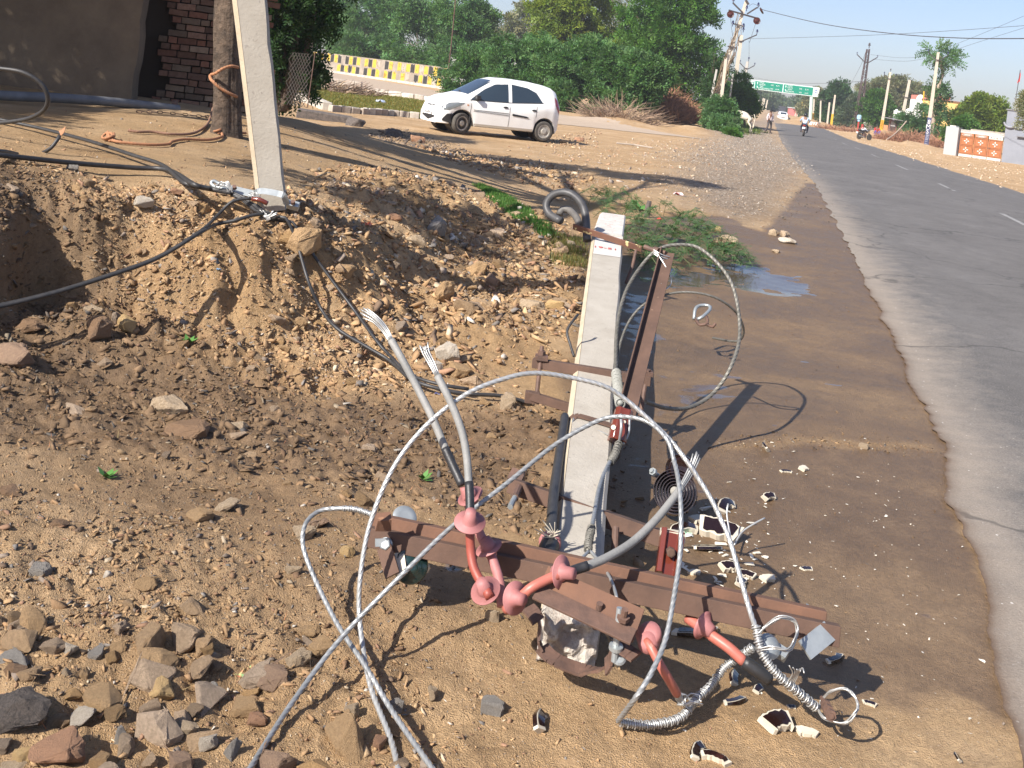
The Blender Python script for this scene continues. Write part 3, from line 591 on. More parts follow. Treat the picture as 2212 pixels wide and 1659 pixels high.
ROCKS = [
 (650,510,88,72,'tan','flat orange boulder set in the bank under the black cables',.3),
 (370,870,90,55,'buff','wet pale boulder half buried in the muddy trench, widest stone of the trench',.2),
 (405,925,100,42,'wet','long brown flat boulder just below the wet pale boulder',.2),
 (275,690,42,48,'yellow','bright square ochre block standing on the dark rubble',.5),
 (210,700,58,66,'wet','dark brown slab leaning left of the bright ochre block',.9),
 (30,760,90,66,'mauve','big grey brown stone at the left edge above the trench',-.4),
 (965,750,55,80,'pale','tall pitted white stone at the foot of the rubble slope',.2),
 (990,790,58,45,'tan','pinkish tan stone right below the tall pitted white stone',.5),
 (935,790,40,42,'pale','pale blocky stone left of the tall pitted white stone',.5),
 (1098,862,44,52,'buff','pointed buff stone lying on the black cable in the trench',1.0),
 (1060,940,28,16,'tan','small rounded tan stone alone on the smooth mud',.1),
 (935,480,62,50,'grey','large grey brown block on the rubble slope, biggest of that slope',.6),
 (895,515,44,34,'buff','buff stone below the large grey brown rubble block',.2),
 (1035,575,55,45,'tan','orange brown angular block low on the rubble slope',.4),
 (1062,600,36,42,'mauve','rounded mauve stone right of the orange brown angular block',.4),
 (955,620,60,72,'tan','long tan slab standing in the middle of the rubble slope',1.1),
 (855,465,36,22,'red','reddish stone at the top of the rubble slope',.2),
 (1150,655,55,32,'buff','flat grey buff slab at the bottom of the rubble slope',.1),
 (1200,655,46,26,'yellow','small ochre stones edge block next to the fallen pole',.1),
 (745,580,50,36,'tan','rounded orange brown stone on the bank right of the cables',.3),
 (1568,515,54,32,'buff','large layered cream stone beside the green creeper',.2),
 (1545,492,42,18,'yellow','flat orange stone above the large layered cream stone',.1),
 (1672,500,26,22,'buff','left stone of the three pale stones on the mud near the road',.4),
 (1690,503,30,20,'buff','middle stone of the three pale stones on the mud near the road',.9),
 (1700,518,44,18,'pale','long flat whitish stone, nearest of the three near the road',.1),
 (1676,541,20,12,'buff','small pale stone alone on mud below the three stones',.2),
 (1405,548,28,18,'buff','buff stone under the creeper right of the rusty arm tip',.1),
 (1865,962,26,18,'buff','solitary buff stone on the dark mud close to the asphalt',.2),
 (45,1520,130,110,'dark','big dark tar lump at the lower left corner',.3),
 (225,1500,96,66,'tan','large smooth tan boulder at the lower left',.2),
 (338,1422,92,52,'tan','pointed tan slab lying on top of a layered block',-.3),
 (342,1485,78,56,'yellow','layered ochre block under the pointed tan slab',.1),
 (120,1610,110,90,'red','long reddish stone at the bottom left edge',.7),
 (52,1625,52,46,'yellow','rounded yellow stone at the bottom left edge',.3),
 (150,1397,34,38,'pale','whitish round stone with grey marks, lower left',.2),
 (208,1403,40,38,'grey','dark grey rough stone beside the whitish round stone',.7),
 (255,1395,38,34,'tan','small tan stone right of the dark grey rough stone',.4),
 (180,1447,28,52,'tan','upright narrow tan stone above the large smooth boulder',1.5),
 (140,1452,26,34,'buff','small buff stone left of the upright narrow tan stone',.8),
 (180,1545,56,48,'pale','pale mottled block below the large smooth boulder',.5),
 (262,1578,38,48,'grey','pointed grey stone at the lower left',1.0),
 (30,1418,62,30,'grey','flat light grey stone above the big dark tar lump',.1),
 (32,1445,50,36,'wet','brown stone lying on the big dark tar lump',.5),
 (82,1228,58,40,'grey','two tone grey and tan stone alone on the left soil',-.3),
 (315,1255,52,32,'tan','orange tan stone alone on the soil, middle left',.2),
 (28,1055,52,32,'wet','dark brown stone at the left, upper soil',.1),
 (128,1128,44,20,'wet','flat brown stone on the left soil',.3),
 (430,1112,64,32,'tan','long flat tan stone in the middle of the left soil',.1),
 (495,1090,60,34,'buff','pale cream stone beside the long flat tan stone',.6),
 (510,915,50,26,'buff','pinkish cream stone on the wet trench gravel',.2),
 (655,1145,56,40,'buff','buff stone left of the bound steel wire',.5),
 (690,1125,60,30,'mauve','brown stone behind the bound steel wire',.1),
 (750,1187,34,32,'yellow','round ochre stone beside the rusty crossarm end',.1),
 (635,1222,42,34,'buff','pinkish stone just left of the hanging grey wire',.7),
 (585,1455,66,52,'mauve','brown block beside the red and green wrapper',.4),
 (640,1418,60,48,'buff','layered buff block left of the crossing steel wires',.6),
 (695,1385,72,52,'tan','tan block under the crossing steel wires',.5),
 (665,1355,52,18,'tan','flat tan stone above the block under the steel wires',.1),
 (755,1580,105,120,'tan','long orange beam shaped stone at the bottom edge',-.9),
 (595,1640,86,60,'mauve','square dark mauve block at the bottom edge',.2),
 (455,1490,40,46,'grey','grey stone left of the wrapper',.6),
 (530,1520,66,34,'tan','tan stone below the wrapper',.2),
 (555,1550,44,44,'red','pinkish red block below the tan stone',.3),
 (400,1570,62,36,'buff','buff flat stone near the bottom edge',-.4),
 (448,1595,42,54,'pale','pale striped block near the bottom edge',.4),
 (388,1640,66,50,'mauve','pinkish stone at the bottom edge',.4),
 (505,1608,40,52,'grey','blue grey stone left of the diagonal steel wire',.9),
 (1060,1517,52,48,'grey','flat grey hexagonal stone on the smooth sand',.2),
 (1062,1330,34,40,'buff','cream stone under the pink bushing at the pole end',.9),
 (930,1490,30,46,'buff','upright cream stone left of the grey hexagonal stone',1.4),
 (855,1520,40,36,'grey','grey stone beside the steel wires at bottom',.4),
 (30,1655,60,30,'buff','pale stone at the very bottom left corner',.1),
 (820,1600,34,40,'red','reddish stone beside the steel wires at bottom edge',.7),
 (760,1530,34,36,'buff','small buff block above the long orange beam stone',.4),
 (650,690,30,22,'tan','small tan block on the bank between the two black cables',.2),
 (65,700,66,36,'wet','brown stone under the earth overhang at left',.1),
 (200,665,44,28,'buff','buff stone under the twisted black cable',.3),
 (155,360,26,20,'grey','grey pebble on the plot near the black cable',.3),
 (900,298,36,26,'red','brown stones end block beside the dark kerb heap',.2),
 (768,262,44,30,'dark','dark broken kerb lump behind the leaning pole',.4),
 (850,285,46,28,'dark','dark asphalt lump on the forecourt left of the car',.3),
 (1250,300,26,14,'red','small red brown stone behind the car',.3),
 (1218,305,22,12,'tan','small orange stone behind the car',.3),
 (312,432,44,30,'pale','cream stone at the bank edge left of the clamp',.4),
 (335,398,26,20,'tan','tan stone on the bank edge above the cream stone',.4),
 (380,410,34,20,'red','reddish flat stone at the bank edge',.1),
]
for (px, py, wp, hp, kd, lb, an) in ROCKS: rock(px, py, wp, hp, kd, lb, ang=an)
# more stones of middling size, each an object, nothing tells them apart
mids = []
rmat = mat('mixed_stone', (.54,.37,.21), .9, (.38,.25,.14), 9, bump=.02, bs=40, rand=.35)
for k in range(10):
    bm = hull(300+k, 13, (1, random.uniform(.6, .95), random.uniform(.4, .8)), 1); me = bpy.data.meshes.new('stone'); bm.to_mesh(me); bm.free(); me.materials.append(rmat); mids.append(me)
def many(n, poly, a, b, label, group):
    x, y = inpoly(n, poly, .2); s = psize(n, a, b, 2.0); z = height(x, y)
    for i in range(n):
        o = bpy.data.objects.new('stone', random.choice(mids)); C.objects.link(o); o.location = (x[i], y[i], z[i]+s[i]*.12); o.scale = (s[i],)*3
        o.rotation_euler = (random.uniform(-.5, .5), random.uniform(-.5, .5), random.uniform(0, 6.28)); tag(o, label, 'stone', group)
many(88, RUB, .045, .13, 'small angular stone loose among the rubble of the slope beside the fallen pole', 'loose stones of the rubble slope')
many(46, BANK, .03, .08, 'small brown stone stuck in the earth bank under the black cables', 'stones in the earth bank')
many(54, W([(-100,1370),(560,1390),(860,1560),(900,1720),(-100,1720)]), .03, .085, 'small stone among the stones of the lower left corner', 'loose stones at the lower left')
many(40, WETL, .025, .06, 'small wet stone lying in the muddy trench', 'wet stones in the trench')
# ================================================================== NEAR: FALLEN POLE AND LINE FITTINGS
conc = mat('cast_concrete', (.43,.395,.335), .9, (.36,.325,.27), 5, bump=.003, bs=60, spots=(38, .66, (.30,.27,.23)))
conc_side = mat('cream_concrete_edge', (.52,.44,.32), .9, (.44,.365,.26), 6, bump=.003, bs=60)
conc_break = mat('broken_concrete', (.70,.65,.57), .95, (.33,.28,.235), 22, bump=.02, bs=30, spots=(14, .6, (.36,.30,.25)))
rust = mat('rusty_steel', (.125,.072,.050), .9, (.085,.050,.036), 9, bump=.0015, bs=90, spots=(30, .70, (.24,.15,.10)))
rust2 = mat('orange_rusty_steel', (.175,.088,.053), .88, (.12,.063,.041), 7, bump=.0015, bs=90, spots=(24, .69, (.27,.14,.08)))
rust_d = mat('dark_rusty_iron', (.09,.055,.042), .7, (.15,.085,.06), 20, bump=.002, bs=80)
galv = mat('galvanised_steel', (.42,.45,.45), .45, (.33,.36,.37), 18, metal=.55, bump=.0008, bs=60)
alu = mat('aluminium_strand', (.50,.50,.47), .38, (.5,.5,.49), 25, metal=.6)
alu_d = mat('weathered_aluminium_strand', (.36,.37,.37), .45, (.26,.27,.27), 25, metal=.5)
steelw = mat('dirty_steel_strand', (.20,.19,.165), .55, (.12,.115,.10), 25, metal=.4)
sheath = mat('grey_cable_sheath', (.20,.20,.19), .6, (.27,.265,.25), 14, bump=.0015, bs=120)
blacktape = mat('black_tape', (.018,.018,.02), .45, (.03,.03,.032), 20, bump=.001, bs=80)
blackc = mat('black_cable_rubber', (.025,.025,.027), .5, (.045,.043,.042), 30)
pink = mat('pink_shed_rubber', (.40,.17,.165), .62, (.31,.12,.112), 14, bump=.0006, bs=60, spots=(9, .68, (.60,.33,.29)))
redr = mat('brick_red_tube', (.30,.072,.05), .5, (.25,.058,.042), 12, bump=.0006, bs=60, spots=(12, .68, (.52,.22,.17)))
salm = mat('salmon_tube', (.44,.14,.105), .45, (.37,.11,.08), 12, spots=(14, .66, (.50,.28,.22)))
ceram = mat('brown_glazed_porcelain', (.016,.007,.006), .14, spec=.5, coat=.3)
ceram2 = mat('red_brown_glazed_porcelain', (.13,.028,.016), .18, spec=.7, coat=.4, spots=(16, .72, (.70,.62,.5)))
cream = mat('raw_porcelain', (.62,.565,.455), .6, (.54,.48,.37), 12)
def PR(l): return [P(*p) for p in l]
def wire(name, pts, r, m, label=None, cat=None, parent=None, step=.012, n=8, twist=0, pitch=.09, group=None, cap=True):
    b = MB(); c = crv(pts, step if not twist else .005); tw_ = 5 if twist > 3 else twist; b.tube(c, r*(1.1 if twist else 1), n if not twist else tw_*4, caps=cap, lobes=tw_, pitch=pitch*1.15, amp=.25 if twist else .2)
    o = b.build(name, m, parent, smooth='all' if not twist else True)
    return tag(o, label, cat, group) if label else o
# --- fallen pole ---------------------------------------------------
pn = P(1244, 1338, 2.80); pf = P(1311.5, 566, 7.5); pd_ = (pf-pn); 
def pp(d, a=0, u=0):
    c = pn+pd_*((d-2.80)/pd_.y)-Vector((.014, 0, 0)); ax = pd_.normalized(); rt = ax.cross(Vector((0,0,1))).normalized(); up = rt.cross(ax)
    return c+rt*a+up*u
AX = pd_.normalized(); RT = AX.cross(Vector((0,0,1))).normalized(); UPV = RT.cross(AX)
pole = thing('fallen_power_pole', pn, 'long cream concrete power pole lying fallen on the mud beside the road', 'power pole')
def psec(w_, h_):
    c = .022; x = w_/2
    return [(-x, -h_), (x, -h_), (x, -.012), (x-.012, 0), (-x+c, 0), (-x, -c)]
b = MB(); ds = [2.86]+[2.9+.35*i for i in range(17)]+[8.55]
ring = []
for d in ds:
    w_ = .163+.0155*(d-2.8); h_ = .135+.012*(d-2.8)
    ring.append([pp(d, x+(.004*math.sin(d*5) if x > 0 else 0), y) for x, y in psec(w_, h_)])
vs = [v for r_ in ring for v in r_]; fs = [(i*6+k, i*6+(k+1) % 6, (i+1)*6+(k+1) % 6, (i+1)*6+k) for i in range(len(ring)-1) for k in range(6)]
fs += [tuple(range(6))[::-1], tuple(range((len(ring)-1)*6, len(ring)*6))]; b.add(vs, fs); body = b.build('shaft', conc, pole)
# cream left chamfer and side, sun on them put into the lighter colour
b = MB()
for i in range(len(ring)-1):
    for k0, k1 in ((4, 5), (5, 0)):
        o1 = (-RT*.0025+UPV*.0018)
        b.quad(ring[i][k0]+o1, ring[i][k1]+o1, ring[i+1][k1]+o1, ring[i+1][k0]+o1)
b.build('sunlit_edge', conc_side, body)
# ragged broken end
b = MB(); g = 22; w_ = .163; h_ = .145
for iu in range(g+1):
    for iv in range(g+1):
        a = -w_/2+w_*iu/g; u_ = -h_+h_*iv/g; e = min(iu, iv, g-iu, g-iv)/g
        q = float(fbm(np.array([a*20+5]), np.array([u_*20]), 1.2, 4, 3)[0])
        b.v.append(tuple(pp(2.845-.035*min(1, e*6)+q*.045, a*(1+.04*q), u_+.006*q))); b.n += 1; b.c.append((1,1,1,1))
for iu in range(g):
    for iv in range(g): k = iu*(g+1)+iv; b.f.append((k, k+1, k+g+2, k+g+1))
per = [iu*(g+1) for iu in range(g+1)]+[g*(g+1)+iv for iv in range(1, g+1)]+[iu*(g+1)+g for iu in range(g-1, -1, -1)]+[iv for iv in range(g-1, 0, -1)]
base = b.n; back = [Vector(b.v[i])+AX*.09 for i in per]; b.add(back, []); n_ = len(per)
for i in range(n_): b.f.append((per[i], per[(i+1) % n_], base+(i+1) % n_, base+i))
b.build('broken_end', conc_break, pole)
# far broken piece of the shaft, painted white with red numerals
b = MB(); white_band = mat('flaking_white_paint', (.58,.56,.52), .85, (.48,.45,.4), 10, spots=(22, .64, (.45,.16,.13)))
w_ = .255; h_ = .2
pts0 = [pp(8.57, x, y+.012) for x, y in psec(w_, h_)]; pts1 = [pp(9.9, x+.03, y-.03) for x, y in psec(w_*.98, h_)]
b.add(pts0+pts1, [(i, (i+1) % 6, (i+1) % 6+6, i+6) for i in range(6)]+[(5,4,3,2,1,0), (6,7,8,9,10,11)]); b.build('snapped_butt', white_band, pole)
b = MB(); o1 = UPV*.004
b.quad(pp(7.72, -.095, .003), pp(7.72, .11, .003), pp(8.53, .115, .003), pp(8.53, -.1, .003))
bd = b.build('painted_band', mat('white_number_paint', (.60,.58,.54), .85, (.52,.49,.45), 14, spots=(30, .7, (.5,.45,.38))), pole)
def text(name, body_, size, M, m, parent=None, ext=.001, label=None):
    cu = bpy.data.curves.new(name, 'FONT'); cu.body = body_; cu.size = size; cu.extrude = ext; cu.align_x = 'CENTER'; cu.align_y = 'CENTER'; cu.resolution_u = 2
    to = bpy.data.objects.new('t_', cu); C.objects.link(to); bpy.context.view_layer.update()
    me = bpy.data.meshes.new_from_object(to.evaluated_get(bpy.context.evaluated_depsgraph_get())); bpy.data.objects.remove(to)
    o_ = Vector((0, 0, 0)); p_ = parent
    while p_ is not None: o_ = o_+Vector(p_.location); p_ = p_.parent
    me.transform(Matrix.Translation(-o_) @ M); me.name = name
    return link(name, me, m, parent)
MT = Matrix((RT, AX, UPV)).transposed().to_4x4()
text('painted_number', '19-51', .085, Matrix.Translation(pp(7.98, -.01, .007)) @ MT, mat('faded_red_paint', (.50,.10,.09), .8), bd)
text('painted_number', '///', .08, Matrix.Translation(pp(8.28, 0, .007)) @ MT @ Matrix.Rotation(R(70), 4, 'Z'), mat('grey_brush_marks', (.25,.25,.25), .8), bd)
# --- crossarms ------------------------------------------------------
def lugbolt(b, p, ax, r=.013, L=.06):
    ax = Vector(ax).normalized(); b.lathe(Vector(p)-ax*L*.5, ax, [(0, r*.55), (L, r*.55)], 10); b.lathe(Vector(p)+ax*L*.08, ax, [(0, r), (.011, r)], 6)
arm = thing('double_crossarm', P(1290, 1240, 2.92), 'widest rusty double steel crossarm, lying across the near end of the fallen pole', 'crossarm')
rA, rB = P(800, 1127, 3.03), P(1782, 1340, 2.83); fA, fB = P(797, 1158, 2.985), P(1812, 1373, 2.775)
def chan(a, b_, w_, h_, t=.006, up=(0,0,1)):  # channel open below/behind
    x = w_/2; y = h_/2
    return MB().prof(a, b_, [(-x,-y),(-x,y),(x,y),(x,-y),(x-t,-y),(x-t,y-t),(-x+t,y-t),(-x+t,-y)], up)
chan(rA, rB, .042, .052, up=(0, .25, 1)).build('rear_channel', rust2, arm, bevel=.002)
chan(fA, fB, .040, .052, up=(0, .25, 1)).build('front_channel', rust, arm, bevel=.002)
b = MB(); b.prof(P(824, 1130, 2.93), P(826, 1148, 2.90), [(-.025,0),(.02,0),(.018,.035),(-.02,.04)], (0,0,1)); b.build('end_hook', rust2, arm)
b = MB(); b.prof(P(826, 1163, 2.93), P(826, 1180, 2.925), [(-.021,-.003),(.021,-.003),(.019,.003),(-.018,.003)], (0,-1,.6)); pl_ = b.build('galvanised_plate', galv, arm)
b = MB(); b.lathe(P(833, 1176, 2.935), (-.1,-1,.45), [(0,.0155),(.012,.0155),(.014,.012)], 6); b.lathe(P(833, 1176, 2.935), (-.1,-1,.45), [(-.02,.019),(0,.019)], 16); b.build('bolt', galv, pl_)
b = MB(); b.bar(P(830, 1182, 2.93), P(848, 1243, 2.88), .042, .008, (-.2,-1,.4)); b.build('hanger_strap', rust, arm)
b = MB(); b.bar(P(1792, 1362, 2.77), P(1738, 1405, 2.72), .05, .007, (0,-1,.6)); gp = b.build('galvanised_plate', galv, arm)
b = MB(); b.lathe(P(1770, 1374, 2.765), (0,-1,.6), [(0,.014),(.011,.014),(.012,.01)], 6); b.build('bolt', galv, gp)
b = MB(); b.tube(PR([(1738, 1333, 2.86), (1764, 1360, 2.80)]), .0105, 10); b.quad(P(1737,1322,2.87), P(1742,1303,2.9), P(1772,1322,2.9), P(1770,1332,2.87)); b.build('galvanised_pin', galv, arm)
# welded angle drop at the pole end
ang = thing('clamp_angle', P(1270, 1335, 2.66), 'short wide rusty steel angle with bolts clamped over the broken pole end', 'steel angle')
a0, a1 = P(1170, 1257, 2.70), P(1380, 1352, 2.60)
def angle_(a, b_, w1, w2, t=.007, up=(0,0,1)):
    return MB().prof(a, b_, [(0,0),(0,w1),(t,w1),(t,t),(w2,t),(w2,0)], up)
dA = (a1-a0).normalized()
b = MB(); n1 = Vector((.05,-.72,.7)); side1 = dA.cross(n1).normalized()
b.bar(a0-side1*.0, a1-side1*.0, .085, .007, n1); b.build('rear_flange', rust2, ang, bevel=.001)
b = MB(); n2 = Vector((0,-.32,.95)); q0 = P(1158, 1278, 2.665); q1 = P(1368, 1377, 2.565); b.bar(q0, q1, .05, .007, n2); b.build('front_flange', rust_d, ang, bevel=.001)
for (px, py, d) in ((1345,1343,2.60), (1291,1330,2.64), (1190,1268,2.72)):
    b = MB(); lugbolt(b, P(px, py, d), (.02,-.25,1), .016, .075); b.build('bolt', rust_d, ang)
strap = thing('pole_clamp', P(1310, 1425, 2.62), 'grey brown bent steel clamp strap round the broken end of the pole', 'clamp')
b = MB(); cl = crv(PR([(1140,1312,2.78),(1156,1330,2.76),(1166,1352,2.75),(1163,1378,2.74),(1170,1398,2.74),(1200,1425,2.71),(1260,1448,2.70),(1300,1445,2.64),(1318,1428,2.62),(1324,1403,2.62),(1340,1398,2.61),(1372,1418,2.58)]), .012)
for p_, q_ in zip(cl[:-1], cl[1:]): b.bar(p_, q_+(q_-p_)*.2, .045, .006, (0, -.2, 1) if abs((q_-p_).normalized().z) < .7 else (1, 0, 0))
b.build('strap', rust_d, strap)
b = MB(); b.lathe(P(1330,1402,2.60), (0,-.1,-1), [(-.10,.009),(.03,.009)], 10); b.lathe(P(1330,1402,2.60), (0,-.1,1), [(.0,.018),(.01,.018)], 14); b.lathe(P(1337,1420,2.6), (0,-.6,.6), [(-.02,.016),(0,.019),(.004,.014)], 14); b.build('clamp_bolt', galv, strap)
b = MB()
for k in range(4): b.tube(crv(PR([(1290+k*8,1352+k*6,2.72),(1304+k*9,1362+k*10,2.68),(1318+k*3,1385+k*9,2.7)]), .01), .0022, 5)
b.build('reinforcing_wire', steelw, pole)
# --- second crossarm (channel with pin), third bracket, clamp bars, strap ----------
arm2 = thing('pin_crossarm', P(1270, 1105, 3.5), 'rusty channel crossarm with a loose pin at its left end, behind the widest crossarm', 'crossarm')
chan(P(1103, 1048, 3.62), P(1432, 1164, 3.42), .06, .05, up=(0,.3,1)).build('channel', rust, arm2, bevel=.002)
b = MB(); b.box(P(1115, 1036, 3.66), (.05,.05,.05), Euler((.5,.1,-.3)).to_matrix()); b.build('end_cleat', rust_d, arm2)
b = MB(); b.tube(PR([(1121,1053,3.58),(1112,1075,3.5)]), .014, 10); pn2 = b.build('pin', rust_d, arm2)
b = MB(); b.tube(PR([(1112,1075,3.5),(1102,1095,3.43)]), .0095, 10); b.build('galvanised_tip', galv, pn2)
b = MB(); b.tube(PR([(1330,1140,3.42),(1328,1190,3.36)]), .012, 10); b.build('stud', rust_d, arm2)
ins2 = thing('post_insulator', P(1447, 1190, 3.30), 'upright red brown insulator block with a bolt and chipped cream top', 'insulator')
b = MB(); t0, t1 = P(1453, 1150, 3.34), P(1441, 1245, 3.24); prof = [(-.038,-.02),(-.038,.02),(-.022,.028),(-.016,.012),(.016,.012),(.022,.028),(.038,.02),(.038,-.02)]
b.prof(t0, t1, prof, (-.1,-1,.25)); b.build('porcelain_body', ceram2, ins2, bevel=.002)
b = MB(); b.prof(t0+Vector((0,0,.004)), t0+Vector((0,-.004,-.022)), [(x*1.04, y*1.12) for x, y in prof], (-.1,-1,.25)); b.build('chipped_top', cream, ins2)
b = MB(); b.lathe(P(1449,1193,3.26), (-.1,-1,.25), [(-.02,.0145),(.012,.0145),(.014,.01)], 6); b.build('bolt', rust, ins2)
brk = thing('u_bracket', P(1270, 905, 4.3), 'thin rusty u shaped bracket hooked over the fallen pole below the clamp bars', 'bracket')
b = MB(); u1 = crv(PR([(1222,950,4.25),(1232,915,4.28),(1243,899,4.31),(1262,901,4.30),(1320,919,4.24),(1345,930,4.22)]), .02)
for p_, q_ in zip(u1[:-1], u1[1:]): b.bar(p_, q_+(q_-p_)*.15, .03, .008, (0, -.1, 1) if abs((q_-p_).normalized().z) < .7 else (1, 0, 0))
b.build('bar', rust, brk)
cb = thing('rod_clamp', P(1270, 805, 4.95), 'rusty clamp of two bars joined by threaded rods, across the middle of the pole', 'clamp')
c0, c1 = P(1151, 783, 5.0), P(1406, 823, 4.88)
b = MB(); b.bar(c0, c1, .05, .045, (0,.1,1)); tb = b.build('top_bar', rust, cb, bevel=.002)
for q_, s_ in (((1170,772,4.98),(.06,.055,.02)), ((1398,806,4.90),(.05,.05,.02))): MB().box(P(*q_), s_).build('washer_plate', rust_d, tb)
b = MB(); b.bar(P(1141,853,4.90), P(1242,884,4.86), .045, .038, (0,.1,1)); b.box(P(1150,858,4.9), (.07,.05,.05)); b.build('lower_bar', rust, cb, bevel=.002)
b = MB(); b.tube(PR([(1171,748,5.0),(1160,847,4.92)]), .0105, 8); b.lathe(P(1170,766,4.99),(0,0,1),[(0,.019),(.018,.019)],6); b.build('threaded_rod', rust_d, cb)
b = MB(); b.tube(PR([(1398,800,4.9),(1383,899,4.80)]), .0105, 8); b.lathe(P(1397,806,4.9),(0,0,1),[(0,.019),(.018,.019)],6); b.build('threaded_rod', rust_d, cb)
st = thing('flat_strap', P(1310, 512, 8.3), 'rusty flat strap flecked with yellow paint across the far painted end of the pole', 'strap')
b = MB(); b.bar(P(1238,489,8.32), P(1386,538,8.1), .012, .05, (0,-.5,1)); b.build('strap', mat('paint_flecked_rust', (.20,.095,.06), .85, (.15,.075,.05), 6, spots=(15, .62, (.72,.62,.30))), st)
b = MB(); b.tube(PR([(1374,540,8.1),(1366,575,8.02),(1352,612,7.95)]), .012, 8); b.build('strap_bolt', rust_d, st)
# V arm rising beside the pole
va = thing('inclined_flat_arm', P(1365, 870, 4.25), 'long rusty flat steel arm rising out to the right of the fallen pole', 'steel arm')
b = MB(); v0, v1 = P(1352, 905, 4.18), P(1442, 548, 5.4); b.prof(v0, v1, [(-.036,0),(.036,0),(.036,.006),(-.03,.006),(-.03,.04),(-.036,.04)], (-.2,-.6,.6)); b.build('flat', rust, va)
b = MB(); b.tube(PR([(1392,533,5.46),(1415,542,5.42),(1438,547,5.38)]), .013, 8); b.lathe(P(1412,541,5.41), P(1438,547,5.38)-P(1392,533,5.46), [(0,.022),(.03,.022)], 8); b.build('bolt', rust_d, va)
b = MB(); 
for k in range(3): b.tube(crv(PR([(1412,540+k*4,5.35),(1430,550+k*5,5.33),(1447,556+k*6,5.35),(1444,566+k*5,5.37)]), .01), .003, 5)
b.tube(crv(PR([(1418,545,5.32),(1440,580,5.26),(1450,610,5.18),(1436,625,5.12),(1428,612,5.12)]), .01), .003, 5); b.build('tie_wire', alu, va)
# shackle insulator held between steel wires
sp = thing('shackle_insulator', P(1340, 920, 4.12), 'red brown grooved guy insulator with chipped cream spots tied beside the pole', 'insulator')
b = MB(); s0, s1 = P(1348, 887, 4.16), P(1332, 955, 4.08); ax = s1-s0; L_ = ax.length
rp_ = []
for k in range(12):
    a = k/12*2*math.pi; q = .042*(1-.22*(k % 3 == 0)); rp_.append((math.cos(a)*q, math.sin(a)*q))
b.prof(s0, s1, rp_, (0,-1,.4)); b.build('porcelain_body', ceram2, sp, smooth=True, bevel=.004)
b = MB(); b.lathe(P(1325,923,4.075), (-.3,-1,.4), [(-.004,.010),(.001,.010)], 7); b.lathe(P(1349,911,4.07), (.1,-1,.4), [(-.004,.006),(.002,.006)], 6); b.build('chip', cream, sp)
# --- pink sheds and cables ------------------------------------------
def shedcable(name, loc, label, tube_pts, tr, tm, discs, sheath_pts, sr, tape, strands, cat='cable end'):
    t = thing(name, loc, label, cat)
    if tube_pts: b = MB(); b.tube(crv(PR(tube_pts), .01), tr, 14); b.build('insulating_tube', tm, t, smooth='all')
    for (px, py, d, ax, r_, cone) in discs:
        b = MB(); ax = Vector(ax).normalized()
        b.lathe(P(px, py, d), ax, [(-.025, tr*1.12), (-.005, tr*1.4), (-.0025, r_*1.05), (0, r_*1.14), (.002, r_*1.12), (.004, r_*.6), (.006, tr*1.8), (.013, tr*1.35), (.028+cone, tr*1.15)], 32)
        b.build('rain_shed', pink, t, smooth='all')
    if sheath_pts:
        c = crv(PR(sheath_pts), .01); b = MB(); b.tube(c, sr, 12); b.build('sheath', sheath, t, smooth='all')
    if tape: b = MB(); b.tube(crv(PR(tape), .01), sr*1.12, 12); b.build('black_tape', blacktape, t, smooth='all')
    if strands:
        b = MB(); s = PR(strands); dr = (s[-1]-s[0]).normalized(); x = dr.orthogonal().normalized(); y = dr.cross(x)
        for k in range(14):
            a = k*2.4; q = .006*math.sqrt(k/14)*1.6; off = x*math.cos(a)*q+y*math.sin(a)*q
            c = crv([s[0]+off*.8]+[p+off*(.9+.2*(i+1)) for i, p in enumerate(s[1:-1])]+[s[-1]+off*1.7+dr*random.uniform(-.012, .012)], .012); b.tube(c, .0022, 5)
        b.build('bare_strands', alu, t, smooth='all')
    return t
shedcable('red_cable_end', P(1049,1280,2.72), 'grey cable with red tube and two pink discs, middle of the three cables',
    [(1015,1148,2.80),(1017,1190,2.79),(1023,1225,2.77),(1036,1252,2.75),(1046,1266,2.73),(1058,1290,2.70)], .0125, redr,
    [(1015,1128,2.80,(-.02,-.35,.93),.038,.01),(1049,1276,2.73,(-.35,-.45,.75),.036,.012)],
    [(1013,1048,2.86),(1008,985,2.90),(997,930,2.93),(975,872,2.96),(945,812,3.0)], .0112, [(1015,1108,2.81),(1015,1080,2.83),(1013,1042,2.86)], [(945,812,3.0),(932,785,3.02),(920,762,3.05),(917,748,3.06)])
shedcable('pink_cable_end', P(1095,1310,2.8), 'longest grey cable with pink bushing behind, its frayed end standing highest, left of the others',
    [(1003,1052,2.93),(1012,1090,2.92),(1035,1150,2.89),(1056,1190,2.86),(1070,1225,2.83),(1080,1262,2.80),(1084,1310,2.76)], .0135, pink,
    [(1016,1072,2.93,(-.5,-.2,.8),.034,.0),(1056,1184,2.86,(-.45,-.1,.85),.034,.0)],
    [(963,972,3.0),(935,905,3.04),(900,835,3.09),(868,775,3.12),(845,735,3.15)], .0115, [(998,1048,2.94),(980,1010,2.97),(961,968,3.0)], [(845,735,3.15),(832,712,3.17),(812,690,3.18),(787,674,3.2)])
